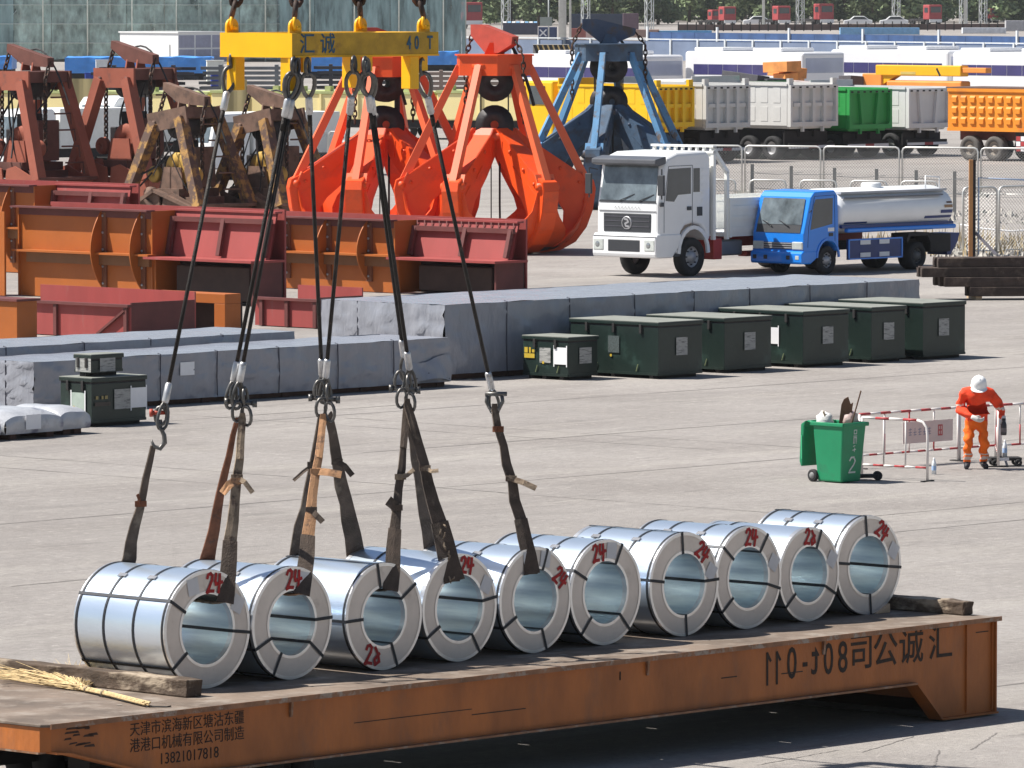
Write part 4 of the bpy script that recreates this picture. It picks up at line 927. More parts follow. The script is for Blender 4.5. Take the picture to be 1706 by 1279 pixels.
def wheel(parent, x, y, r, w=.28, rim=M_rimw, dirn=-1, n=30):
    m = MB(); m.lathe([(r*.55, -w/2), (r*.9, -w/2), (r, -w*.36), (r, w*.36), (r*.9, w/2), (r*.55, w/2)], n, 'y', (x, y, r), True); o = m.build('wheel', M_tyre, parent)
    m = MB(); yy = y + dirn*w*.42; m.lathe([(r*.58, yy), (r*.52, yy - dirn*.06), (r*.30, yy - dirn*.05), (r*.26, yy + dirn*.03), (.001, yy + dirn*.04)], 20, 'y', (0, 0, 0)); m.v = [(q[0] + x, q[1], q[2] + r) for q in m.v]; m.build('rim', rim, o)
    for k in range(8):
        a = k*pi/4; m = MB(); m.tube([(x + cos(a)*r*.4, yy + dirn*-.045, r + sin(a)*r*.4), (x + cos(a)*r*.4, yy + dirn*.0, r + sin(a)*r*.4)], .022, 6); m.build('wheel_nut', M_plas, o)
    return o
def cab_shell(prof_side, w, m, parent, name, y0=0., bevel=.05):
    return MB().prism(prof_side, 'y', y0, y0 + w).build(name, m, parent, bevel, 3)
def slope_pt(a, b, t): return (a[0] + (b[0] - a[0])*t, a[1] + (b[1] - a[1])*t)
def white_truck():
    P = G(1097, 463); t = thing('flatbed_truck', 'white cab dropside truck with high headboard rack parked beside the blue tanker', 'truck', P, ROT)
    Wd = 2.25; z = lambda py: hz(P, py)
    prof = [(.06, .62), (.0, .75), (.02, 1.95), (.20, 3.0), (.34, 3.20), (.75, 3.33), (1.95, 3.36), (2.12, 3.2), (2.12, .95), (1.92, .95), (1.86, 1.2), (1.7, 1.36), (1.40, 1.42), (1.10, 1.36), (.94, 1.2), (.88, .95), (.86, .62)]
    cab_shell(prof, Wd, M_tw, t, 'cab', 0, .10)
    # windscreen
    def ws(a, b): return (.055 + .14*b - .02, .16 + a*(Wd - .32), 2.06 + b*.90)
    m = MB(); m.add([(.018, .13, 2.03), (.018, Wd - .13, 2.03), (.178, Wd - .17, 2.97), (.178, .17, 2.97)], [(0, 1, 2, 3)]); m.build('windscreen', M_glassl, t)
    m = MB(); m.add([(.008, .09, 1.99), (.008, Wd - .09, 1.99), (.014, Wd - .13, 2.05), (.014, .13, 2.05)], [(0, 1, 2, 3)]); m.build('windscreen_seal', M_plas, t)
    for y in (.7, 1.4): MB().bar((-.01, y, 2.04), (.05, y - .5, 2.22), .02, .02).build('wiper', M_plas, t)
    MB().prism([(.02, 2.98), (-.16, 3.02), (-.16, 3.16), (.28, 3.24), (.28, 3.04)], 'y', -.03, Wd + .03).build('sun_visor', mat('visor_grey', (.10, .105, .12), .4), t, .03)
    MB().box(-.012, .03, .28, Wd - .28, 1.20, 1.70).build('grille', M_plas, t, .02)
    for zz in (1.34, 1.48, 1.60): MB().box(-.02, .0, .32, Wd - .32, zz, zz + .03).build('grille_slat', mat('grille_dark', (.07, .07, .085), .4), t)
    m = MB(); m.lathe([(.15, -.035), (.175, -.03), (.18, -.012)], 20, 'x', (0, Wd/2, 1.45)); m.build('badge_ring', M_rimw, t)
    m = MB(); m.lathe([(.001, -.028), (.15, -.028)], 20, 'x', (0, Wd/2, 1.45)); m.build('badge', M_plas, t)
    m = MB(); strokes(m, [[(.3, .4), (-.1, .35), (-.25, .1), (.2, -.1), (.1, -.35), (-.3, -.4)]], (0, 0), (.25, 0), (0, .25), 0, .05); m.v = [(-.031 + y*.5, Wd/2 + x, zz + 1.45) for x, y, zz in m.v]; m.build('badge_emblem', M_rimw, t)
    m = MB()
    for i in range(8): strokes(m, [[(-.4, -.4), (0, .4), (.4, -.4)]], (Wd/2 - .42 + i*.12, 1.86), (.08, 0), (0, .06), 0, .014)
    m.v = [(-.004 + y*.3, x, zz) for x, y, zz in m.v]; m.build('lettering', mat('letter_grey', (.3, .32, .36), .4), t)
    bm_ = MB(); bm_.prism([(-.10, .52), (-.13, .62), (-.13, 1.06), (-.06, 1.16), (.9, 1.16), (.9, .9), (.55, .52)], 'y', -.02, Wd + .02); bm_.build('bumper', M_tw, t, .04, 3)
    MB().box(-.14, -.10, .55, Wd - .55, .68, 1.0).build('bumper_grille', M_plas, t, .02); MB().box(.30, .45, .5, .95, 2.0, 2.35).build('seat', M_plas, t); MB().box(-.136, -.10, .0, Wd, 1.085, 1.10).build('bumper_gap', mat('gap_dark', (.16, .17, .19), .7), t); MB().box(-.006, .03, .1, Wd - .1, 1.765, 1.775).build('panel_gap', mat('gap_dark', (.16, .17, .19), .7), t)
    for y in (.02, Wd - .40):
        m = MB(); m.box(-.145, -.05, y, y + .38, .70, 1.02); m.build('headlamp', M_lamp, t, .03)
        m = MB(); m.lathe([(.001, -.152), (.075, -.15), (.09, -.14)], 14, 'x', (0, y + .22, .86)); m.build('lamp_lens', mat('lens', (.35, .37, .38), .1, .5), t)
    # side window and door
    m = MB(); m.add([(.28, -.004, 2.05), (.62, -.004, 2.02), (.78, -.004, 2.20), (1.30, -.004, 2.22), (1.30, -.004, 2.92), (.40, -.004, 2.90)], [tuple(range(6))]); m.build('door_window', M_glass, t)
    m = MB(); m.box(1.40, 1.66, -.006, .0, 2.26, 2.90); m.build('rear_side_window', M_glass, t)
    for a, b in (((.22, 1.2), (.22, 1.98)), ((.22, 1.98), (.40, 2.97)), ((.40, 2.97), (1.36, 2.98)), ((1.36, 2.98), (1.36, 1.35))): MB().bar((a[0], -.003, a[1]), (b[0], -.003, b[1]), .018, .006, up=(0, 1, 0)).build('door_gap', mat('gap_dark', (.16, .17, .19), .7), t)
    MB().box(1.14, 1.30, -.03, .0, 1.78, 1.88).build('door_handle', M_plas, t); MB().box(1.55, 1.75, -.02, .0, 1.62, 1.86).build('air_intake', M_plas, t)
    for zz in (2.0, 2.2, 2.4, 2.6, 2.8): MB().box(1.74, 2.02, -.012, .0, zz, zz + .08).build('side_vent', M_tw, t)
    for y, s in ((-.02, -1), (Wd + .02, 1)):
        m = MB(); m.bar((.1, y, 2.85), (-.08, y + s*.16, 2.9), .03); m.bar((-.08, y + s*.16, 2.9), (-.08, y + s*.16, 2.1), .03); m.build('mirror_arm', M_plas, t)
        MB().box(-.13, -.06, y + s*.05, y + s*.27, 2.2, 2.75).build('mirror', M_plas, t, .02)
    m = MB(); m.box(-.0, .12, -.10, -.02, 1.9, 2.02); m.build('fender_mirror', M_plas, t, .02)
    # front wheel arch flare, steps
    m = MB(); pts = [(1.40 + cos(a)*.60, .62 + sin(a)*.70) for a in [pi*k/10 for k in range(11)]]
    for a, b in zip(pts[:-1], pts[1:]): m.bar((a[0], .0, a[1]), (b[0], .0, b[1]), .10, .07, up=(0, 1, 0))
    m.build('wheel_arch', M_tw, t); MB().box(.30, .85, -.01, .25, .55, .62).build('step', M_plas, t); MB().box(.32, .86, -.014, -.005, .72, .80).build('step', M_rimw, t)
    wheel(t, 1.40, .16, .52, .28); wheel(t, 1.40, Wd - .16, .52, .28, dirn=1)
    for x in (6.9,):
        for y in (.28, Wd - .28): wheel(t, x, y, .52, .56, dirn=-1 if y < 1 else 1)
    MB().box(1.2, 9.2, .62, .80, .72, .98).build('chassis_rail', M_redc, t); MB().box(1.2, 9.2, Wd - .80, Wd - .62, .72, .98).build('chassis_rail', M_redc, t)
    MB().box(2.25, 2.6, .02, .5, .42, .98).build('tool_box', M_redc, t, .02); MB().box(2.7, 3.6, .15, .55, .50, .92).build('fuel_tank', mat('fuel_tank_grey', (.25, .26, .27), .4, .6), t, .05)
    MB().box(3.7, 4.4, .1, .4, .46, .6).build('spare_carrier', M_redc, t)
    # headboard rack
    x0 = 2.22
    MB().box(x0, x0 + .10, .0, .10, .95, 3.35).build('headboard_post', M_twg, t); MB().box(x0, x0 + .10, Wd - .10, Wd, .95, 3.35).build('headboard_post', M_twg, t)
    MB().bar((x0 + .05, .05, 3.38), (x0 + .62, .05, 2.75), .10, .10).build('headboard_brace', M_twg, t); MB().box(x0 + .55, x0 + .65, 0, .10, .95, 2.78).build('headboard_post', M_twg, t)
    for zz in (3.28, 3.44): MB().box(x0 - .02, x0 + .12, .0, Wd, zz, zz + .06).build('headboard_rail', M_twg, t)
    for i in range(9): y = .08 + (Wd - .2)*i/8; MB().box(x0, x0 + .08, y, y + .07, 3.34, 3.44).build('headboard_bar', M_twg, t)
    MB().box(x0 + .02, x0 + .07, .10, Wd - .10, 1.1, 3.28).build('headboard_panel', M_twg, t)
    # dropside bed
    bx0, bx1 = x0 + .67, 10.2
    MB().box(bx0, bx1, 0, Wd, 1.02, 1.12).build('bed_floor', M_twg, t)
    for y in (-.02, Wd - .03):
        n = 3
        for i in range(n):
            a = bx0 + (bx1 - bx0)*i/n + .04; b = bx0 + (bx1 - bx0)*(i + 1)/n - .04
            m = MB(); m.prism([(y, 1.12), (y + .05, 1.12), (y + .05, 2.02), (y, 2.02)], 'x', a, b); m.build('drop_side', M_twg, t)
            for zz in (1.20, 1.48, 1.76, 1.97): MB().box(a, b, y - .03, y, zz, zz + .09).build('side_rib', M_twg, t)
    for i in range(4): x = bx0 + (bx1 - bx0)*i/3; MB().box(x - .04, x + .04, -.05, .03, 1.0, 2.06).build('bed_stake', M_twg, t)
    MB().box(bx1 - .05, bx1, .03, Wd - .03, 1.12, 2.02).build('tail_board', M_twg, t)
    return t
white_truck()
def blue_truck():
    P = G(1339, 459); t = thing('water_tanker_truck', 'small blue cab water tanker truck with white tank and blue stripes', 'truck', P, ROT); Wd = 1.82
    prof = [(.05, .55), (.0, .62), (.0, 1.12), (.30, 2.10), (.44, 2.24), (1.28, 2.27), (1.42, 2.12), (1.46, 1.2), (1.46, .62), (1.38, .62), (1.34, .74), (1.20, .86), (1.0, .90), (.80, .86), (.66, .74), (.62, .55)]
    cab_shell(prof, Wd, M_tblue, t, 'cab', 0, .10)
    m = MB(); m.add([(.046, .13, 1.36), (.046, Wd - .13, 1.36), (.262, Wd - .17, 2.06), (.262, .17, 2.06)], [(0, 1, 2, 3)]); m.build('windscreen', M_glassl, t)
    m = MB(); m.add([(-.010, .13, 1.14), (-.010, Wd - .13, 1.14), (.054, Wd - .13, 1.36), (.054, .13, 1.36)], [(0, 1, 2, 3)]); m.build('scuttle_panel', M_plas, t)
    for y in (.55, 1.15): MB().bar((.0, y, 1.32), (.08, y + .38, 1.46), .02, .02).build('wiper', M_plas, t)
    MB().box(-.02, .01, .42, Wd - .42, .70, .88).build('grille', M_plas, t)
    for zz in (.72, .78, .84): MB().box(-.03, -.015, .42, Wd - .42, zz, zz + .03).build('grille_bar', M_rimw, t)
    for y in (.03, Wd - .41): MB().box(-.035, .04, y, y + .38, .68, .90).build('headlamp', M_lamp, t, .03)
    MB().prism([(-.07, .30), (-.09, .36), (-.09, .60), (.0, .66), (.55, .66), (.55, .45), (.3, .30)], 'y', -.01, Wd + .01).build('bumper', M_tblue, t, .04, 3)
    for y in (.10, .42, Wd - .22, Wd - .60): MB().box(-.098, -.08, y, y + .13, .42, .53).build('fog_lamp', M_plas if y not in (.10,) else M_lamp, t, .01)
    m = MB(); m.add([(.27, -.004, 1.22), (1.18, -.004, 1.36), (1.20, -.004, 2.06), (.48, -.004, 2.04), (.40, -.004, 1.90)], [tuple(range(5))]); m.build('door_window', M_glass, t)
    for a, b in (((.16, .75), (.20, 1.3)), ((.20, 1.3), (.44, 2.12)), ((.44, 2.12), (1.27, 2.14)), ((1.27, 2.14), (1.30, .85))): MB().bar((a[0], -.003, a[1]), (b[0], -.003, b[1]), .015, .006, up=(0, 1, 0)).build('door_gap', mat('gap_blue', (.01, .07, .26), .7), t)
    MB().box(1.04, 1.2, -.02, .0, 1.03, 1.12).build('door_handle', M_plas, t); MB().box(1.0, 1.26, -.006, .0, 1.16, 1.26).build('door_emblem', M_tw, t)
    MB().bar((.22, -.02, 1.7), (.12, -.16, 1.75), .025).build('mirror_arm', M_plas, t); 
    wheel(t, 1.0, .12, .385, .22); wheel(t, 1.0, Wd - .12, .385, .22, dirn=1)
    for y in (.24, Wd - .24): wheel(t, 4.85, y, .385, .44, mat('rim_grey', (.12, .12, .12), .7), -1 if y < 1 else 1)
    m = MB(); pts = [(1.0 + cos(a)*.46, .46 + sin(a)*.50) for a in [pi*k/10 for k in range(11)]]
    for a, b in zip(pts[:-1], pts[1:]): m.bar((a[0], .0, a[1]), (b[0], .0, b[1]), .06, .05, up=(0, 1, 0))
    m.build('wheel_arch', M_tblue, t)
    MB().box(.9, 6.35, .45, .6, .62, .82).build('chassis_rail', M_dark, t); MB().box(.9, 6.35, Wd - .6, Wd - .45, .62, .82).build('chassis_rail', M_dark, t)
    # tank: elliptical barrel along x
    x0, x1 = 1.58, 6.3; n = 36; m = MB(); a_, b_ = .96, .62; zc = 1.66; yc = Wd/2
    rows = [(x0 - .10, .80), (x0 - .03, .95), (x0 + .05, 1), (x1 - .05, 1), (x1 + .03, .95), (x1 + .10, .8)]
    vs = [(x, yc + sin(2*pi*k/n)*a_*s*(abs(sin(2*pi*k/n))**-.12 if abs(sin(2*pi*k/n)) > .05 else 1), zc + cos(2*pi*k/n)*b_*s) for x, s in rows for k in range(n)]
    fs = [(i*n + k, i*n + (k + 1) % n, (i + 1)*n + (k + 1) % n, (i + 1)*n + k) for i in range(len(rows) - 1) for k in range(n)] + [tuple(range(n)), tuple(range(5*n, 6*n))]
    m.add(vs, fs, None, True); m.build('tank', M_tank, t)
    MB().lathe([(.60, x0 - .14), (.72, x0 - .05)], 8, 'x').mesh('x')
    MB().box(x0 + .1, x1 - .1, .12, .50, 2.14, 2.20).build('walkway', mat('walkway_grey', (.45, .46, .49), .5), t); MB().box(x0 + .1, x1 - .4, -.0, .10, 2.02, 2.06).build('walkway_rail', mat('rail_dark', (.13, .14, .17), .5), t)
    m = MB(); m.lathe([(.28, 2.22), (.28, 2.36), (.24, 2.40), (.001, 2.41)], 18, 'z', (3.9, yc, .0)); m.build('manhole', M_tank, t)
    m = MB(); m.tube([(5.5, .3, 2.2), (5.5, .3, 2.55), (6.1, .3, 2.5), (6.1, .3, 2.2)], .025, 6); m.build('ladder_rail', M_tank, t)
    MB().box(x0 + .2, x1 + .12, -.06, .10, 1.10, 1.22).build('side_tube', M_tblue, t, .04); MB().box(x0 - .02, x1 + .04, -.02, .06, 1.225, 1.30).build('side_skirt', M_navy, t)
    # stripes hugging the barrel's near side
    def stripe(xa, xb, za, zb, mm, nm='stripe'):
        s = MB(); k = 8
        def p(x, zz):
            c = max(-1, min(1, (zz - zc)/b_)); sn = sqrt(max(0, 1 - c*c)); return (x, yc - a_*sn*(abs(sn)**-.12 if sn > .05 else 1) - .006, zz)
        s.grid(lambda u, v_: p(xa + (xb - xa)*u, za + (zb - za)*v_), 2, 4); s.build(nm, mm, t)
    stripe(5.1, 6.25, 1.40, 1.47, M_navy); stripe(x0 + .15, 2.7, 1.33, 1.38, M_navy); stripe(5.75, 6.25, 1.53, 1.62, M_navy); stripe(5.9, 6.25, 1.68, 1.76, mat('stripe_bronze', (.35, .2, .1), .5)); stripe(6.02, 6.25, 1.80, 1.85, mat('stripe_brown', (.14, .08, .06), .5)); stripe(x0 + .05, 6.25, 1.24, 1.31, M_tblue)
    # underside panel with reflectors
    MB().box(1.9, 4.2, .04, .10, .36, .92).build('side_guard', M_navy, t)
    for a, b, c, d in ((1.9, 4.2, .88, .92), (1.9, 4.2, .36, .40), (1.9, 1.95, .36, .92), (4.15, 4.2, .36, .92)): MB().box(a, b, .02, .045, c, d).build('guard_frame', M_tblue, t)
    for zz in (.42, .76):
        for x in (2.4, 3.2): MB().box(x, x + .42, .015, .035, zz, zz + .12).build('reflector', M_white, t)
    m = MB(); m.prism([(4.30, .82), (4.42, 1.02), (5.28, 1.02), (5.42, .74), (5.34, .74), (5.22, .93), (4.48, .93), (4.36, .74)], 'y', -.02, .48); m.build('mudguard', M_dark, t)
    MB().box(5.6, 6.5, .2, Wd - .2, .45, .95).build('pump_box', M_dark, t, .03); MB().prism([(6.45, .95), (7.0, .95), (6.9, .70), (6.6, .35), (6.45, .35)], 'y', .3, 1.0).build('rear_sprayer', M_navy, t)
    return t
blue_truck()
# ================================================================== TIMBER STACK
M_tim2 = mat('stacked_timber', (.050, .034, .028), .9, 0, .4, 3, .6, 14, col2=(.12, .09, .07), thr=.55, s2=2.5, stretch=(.3, 1, 1), rand=.25)
sp0 = G(1558, 500); random.seed(21); k = 0
TL_ = ['timber beam in the dark stack by the orange gate post']
for row, (n, z, xoff, ln) in enumerate(((3, .10, .8, 3.6), (4, .34, .2, 5.2), (4, .58, -.3, 5.6), (3, .82, .1, 5.4))):
    for i in range(n):
        o = timber('timber_beam', 'squared dark timber beam in the stack by the orange gate post', sp0 + D2*(-.0) + Vector((0, 0, z)), 0, .24, .235, ln + random.uniform(-.3, .3), M_tim2, .008, 'timber beams stacked by the gate post', 5, 'timber')
        # beams lie along -D2 .. roughly level with the picture plane
        dirv = (D1*.9 + D2*-.75).normalized(); side = Vector((-dirv.y, dirv.x, 0))
        o.location = sp0 + dirv*(xoff + random.uniform(-.12, .12)) + side*(i*.26 + (.05*row)) + Vector((0, 0, z)); o.rotation_euler = (0, 0, atan2(dirv.y, dirv.x) - pi/2)
dirv = (D1*.9 + D2*-.75).normalized(); side = Vector((-dirv.y, dirv.x, 0))
for j, x in enumerate((1.0, 3.1)):
    m = MB(); m.box(0, .16, 0, 1.2, 0, .097); o = m.build('bearer', M_board if False else mat('pale_bearer', (.48, .36, .24), .85, 0, .2, 5), None, .005); o.location = sp0 + dirv*x + side*-.14; o.rotation_euler = (0, 0, atan2(dirv.y, dirv.x)); tag(o, 'pale wooden bearer under the dark timber stack', 'bearer', 'pale bearers under the timber stack')
# ================================================================== ORANGE PEEL GRABS
M_og = mat('grab_orange', '#e04e10', .5, 0, .10, 1.2, .08, 10, col2=(.36, .06, .03), thr=.54, s2=1.1, soft=.3)
M_ogd = mat('grab_orange_strut', '#e46a40', .5, 0, .05, 1.5)
M_bg = mat('grab_blue', '#5a8cb6', .6, 0, .2, 1.8, .1, 12, col2=(.13, .10, .085), thr=.52, s2=2.4, soft=.1)
M_bgd = mat('grab_blue_dark', (.05, .075, .13), .65, 0, .3, 2, col2=(.08, .06, .05), thr=.5, s2=2)
M_bgm = mat('grab_blue_grimy', (.05, .09, .15), .6, 0, .4, 1.5, col2=(.05, .04, .04), thr=.5, s2=2, soft=.2)
M_grease = mat('greasy_steel', (.025, .022, .025), .55, .3, .4, 6)
def peel_grab(label, px, py, sc, rot, m1, m2, m3, head_rot=0, jaw_mat=None):
    P = G(px, py); t = thing('grab_bucket', label, 'grab', P, rot, 'orange peel grabs'); S = sc
    rz = [(1.30, .03), (1.75, .12), (2.15, .35), (2.45, .75), (2.62, 1.25), (2.72, 1.95)]
    def rad(z):
        for (r0, z0), (r1, z1) in zip(rz[:-1], rz[1:]):
            if z <= z1: return r0 + (r1 - r0)*(z - z0)/(z1 - z0)
        return rz[-1][0]
    # arm: flat claw plate pair in the r-z plane
    outer = [(.42, 3.55), (.62, 3.62), (.80, 3.42), (2.55, 2.25), (2.86, 2.10), (2.92, 1.85), (2.84, 1.25), (2.66, .75), (2.34, .32), (1.90, .08), (1.28, .0)]
    inner = [(1.45, .20), (1.80, .42), (2.02, .8), (2.04, 1.2), (1.82, 1.55), (1.05, 2.22), (.52, 2.80), (.42, 3.1)]
    # lathe-like half angles of the shell by height
    hw = [(.0, 27), (.35, 29), (.6, 27), (.9, 18), (1.2, 10), (1.8, 7)]
    def half(z):
        for (z0, a0), (z1, a1) in zip(hw[:-1], hw[1:]):
            if z <= z1: return a0 + (a1 - a0)*max(0, z - z0)/(z1 - z0)
        return hw[-1][1]
    first = None
    for k in range(6):
        a = k*pi/3 + radians(4)
        if first is None:
            e = bpy.data.objects.new('jaw', None)
            arm = MB()
            for y in (-.27, .23): arm.prism([(r*S, z*S) for r, z in outer + inner], 'y', y*S, (y + .04)*S)
            # flange band round the outer edge and inner edge
            for pts in (outer[1:], inner):
                for p, q in zip(pts[:-1], pts[1:]): arm.bar((p[0]*S, 0, p[1]*S), (q[0]*S, 0, q[1]*S), .50*S, .03*S, up=(0, 1, 0) if False else (q[1] - p[1], 0, p[0] - q[0]))
            jm = arm.mesh('jaw'); jm.materials.append(m1)
            sh = MB(); N1, N2 = 8, 10
            def f(u, v):
                z = .02 + v*1.8; hA = radians(half(z))*(2*u - 1); r = rad(z) + .02
                return (r*cos(hA)*S, r*sin(hA)*S, z*S)
            def g(u, v):
                z = .02 + v*1.8; hA = radians(half(z))*(2*u - 1); r = rad(z) - .04
                return (r*cos(hA)*S, r*sin(hA)*S, z*S)
            sh.grid(f, N1, N2); sh.grid(g, N1, N2)
            for sgn in (0, 1):
                sh.grid(lambda u, v: tuple(Vector(f(sgn, v)).lerp(Vector(g(sgn, v)), u)), 1, N2)
            shm = sh.mesh('jaw_shell'); shm.materials.append(jaw_mat or m1)
            ce = MB(); ce.grid(lambda u, v: tuple(Vector(f(u, v*.10))*1.0 + Vector((.025*S, 0, 0))), N1, 2); cem = ce.mesh('cutting_edge'); cem.materials.append(mat('worn_cutting_edge', (.12, .085, .07), .5, .5, .4, 3))
            bl = MB()
            for r_, z_ in ((2.45, 2.05), (2.6, 1.5), (1.9, 2.45), (1.2, 2.95)):
                for sg in (-1, 1): bl.tube([(r_*S, sg*.27*S, z_*S), (r_*S, sg*.31*S, z_*S)], .055*S, 7)
            blm = bl.mesh('bolt_heads'); blm.materials.append(m3)
            rb_ = MB()
            for r0_, z0_, r1_, z1_ in ((2.15, 2.0, 2.72, 1.55), (1.35, 2.55, 1.75, 2.2), (.75, 2.75, .8, 3.25)): rb_.bar((r0_*S, 0, z0_*S), (r1_*S, 0, z1_*S), .58*S, .035*S, up=(z1_ - z0_, 0, r0_ - r1_))
            rbm = rb_.mesh('stiffening_ribs'); rbm.materials.append(m1)
            pms = []
            for r_, z_ in ((2.72, 1.98), (.55, 3.38)):
                pin = MB(); pin.tube([(r_*S, -.36*S, z_*S), (r_*S, .36*S, z_*S)], .11*S, 12); pm = pin.mesh('pivot_pin'); pm.materials.append(m3); pms.append(pm)
            st = MB(); st.bar((2.72*S, 0, 1.98*S), (1.02*S, 0, 5.42*S), .24*S, .22*S, up=(0, 1, 0), w2=.20*S, h2=.20*S); st.bar((2.72*S, -.17*S, 1.98*S), (2.55*S, -.17*S, 2.33*S), .04*S, .3*S, up=(0, 1, 0)); st.bar((2.72*S, .17*S, 1.98*S), (2.55*S, .17*S, 2.33*S), .04*S, .3*S, up=(0, 1, 0)); sm_ = st.mesh('strut'); sm_.materials.append(m2)
            first = True
        o = link('jaw', jm, t); o.rotation_euler = (0, 0, a); q = link('jaw_shell', shm, o); link('cutting_edge', cem, o); link('bolt_heads', blm, o)['kind'] = 'stuff'; link('stiffening_ribs', rbm, o)['kind'] = 'stuff'; [link('pivot_pin', pm, o) for pm in pms]
        s = link('strut', sm_, t); s.rotation_euler = (0, 0, a)
    # head: hexagonal frame
    hx = [(cos(radians(4 + 30) + i*pi/3)*1.22*S, sin(radians(4 + 30) + i*pi/3)*1.22*S) for i in range(6)]; hi = [(x*.62, y*.62) for x, y in hx]
    for i in range(6):
        j = (i + 1) % 6; m = MB(); m.add([(*hx[i], 5.15*S), (*hx[j], 5.15*S), (*hx[j], 5.72*S), (*hx[i], 5.72*S), (*[c*.95 for c in hx[i]], 5.15*S), (*[c*.95 for c in hx[j]], 5.15*S), (*[c*.95 for c in hx[j]], 5.72*S), (*[c*.95 for c in hx[i]], 5.72*S)],
            [(0, 1, 2, 3), (7, 6, 5, 4), (0, 4, 5, 1), (3, 2, 6, 7), (1, 5, 6, 2), (0, 3, 7, 4)]); m.build('head_plate', m1, t)
        m = MB(); a = i*pi/3 + radians(4); m.tube([(cos(a)*.98*S + sin(a)*.2*S, sin(a)*.98*S - cos(a)*.2*S, 5.42*S), (cos(a)*.98*S - sin(a)*.2*S, sin(a)*.98*S + cos(a)*.2*S, 5.42*S)], .10*S, 10); m.build('head_pin', m3, t)
    MB().prism([(x*1.06, y*1.06) for x, y in hx] , 'z', 5.72*S, 5.76*S).build('head_top', m1, t); MB().prism([(x*.9, y*.9) for x, y in hx], 'z', 5.16*S, 5.2*S).build('head_bottom', m3, t)
    # sheaves in the head and lower block, reeved ropes
    for z, nm in ((4.95, 'upper_sheave'), (3.72, 'lower_sheave')):
        for k in range(6):
            y = (-.45 + k*.18)*S; m = MB(); m.lathe([(.12*S, y - .06*S), (.56*S, y - .06*S), (.46*S, y), (.56*S, y + .06*S), (.12*S, y + .06*S)], 22, 'y', (0, 0, z*S), True); m.build(nm, M_grease, t)
    m = MB()
    for k in range(12): x = (-.40 if k % 2 else .40)*S; y = (-.45 + (k//2)*.18)*S; m.tube([(x, y, 3.75*S), (x, y, 4.95*S)], .022*S, 5)
    m.build('reeved_rope', M_grease, t)
    m = MB(); m.prism([(cos(i*pi/3 + .3)*.62*S, sin(i*pi/3 + .3)*.62*S) for i in range(6)], 'z', 3.02*S, 3.62*S); m.build('lower_block', m1, t, .03)
    for y in (-.38, .36): MB().prism([(-.35*S, 3.6*S), (.35*S, 3.6*S), (.22*S, 4.0*S), (-.22*S, 4.0*S)], 'y', y*S, (y + .03)*S).build('sheave_cheek', m1, t)
    # suspension beam on top with chains, hose
    bmx = MB(); bmx.prism([(-.95*S, 6.62*S), (-.45*S, 6.62*S), (.95*S, 6.28*S), (.9*S, 6.05*S), (.3*S, 5.80*S), (-.3*S, 5.80*S), (-.95*S, 6.30*S)], 'y', -.12*S, .12*S); b = bmx.build('suspension_beam', m3 if m3 is M_bgd else mat('grab_beam_red', (.35, .055, .035), .6, 0, .2, 3), t); b.rotation_euler = (0, 0, head_rot)
    R_ = Matrix.Rotation(head_rot, 3, 'Z')
    for sgn, dz in ((-1, 6.45), (1, 6.15)):
        e = R_ @ Vector((sgn*.95*S, 0, dz*S)); e2 = R_ @ Vector((sgn*1.30*S, 0, 5.7*S)); m = MB(); chain(m, e, e2, .16*S, .025*S, .12*S); chain(m, e2, e2 + Vector((0, 0, -1.9*S)), .17*S, .025*S, .12*S); m.build('chain', M_chain, t)
    m = MB(); pts = [R_ @ Vector(((.1 + 1.25*(1 - cos(u*1.7)))*S*.9, .35*S, (6.05 + .35*sin(u*2.4) - 2.0*u*u)*S)) for u in [i/12 for i in range(13)]]; m.tube(pts, .05*S, 6); m.build('hose', M_black, t)
    for y in (-.16, .14): MB().prism([(-.3*S, 5.76*S), (.3*S, 5.76*S), (.14*S, 6.1*S), (-.14*S, 6.1*S)], 'y', y*S, (y + .03)*S).build('beam_bracket', m1, t)
    m = MB(); m.tube([(.15*S, 0, 3.0*S), (.15*S, .02, 1.4*S), (.17*S, .0, .1*S)], .035*S, 6); m.tube([(-.1*S, 0.2, 3.0*S), (-.1*S, .22, .5*S)], .02*S, 6); m.build('hanging_rope', M_black, t)
    return t
peel_grab('bright orange six jawed grab standing in the open next to the white truck', 824, 420, 1.0, 0.0, M_og, M_ogd, M_og, radians(-50))
peel_grab('bright orange six jawed grab half hidden by the yellow spreader and slings', 640, 414, .985, radians(9), M_og, M_ogd, M_og, radians(40))
peel_grab('faded blue six jawed grab behind the white truck cab', 1014, 346, .985, radians(14), M_bgm, M_bg, M_bgd, radians(-6), M_bgd)

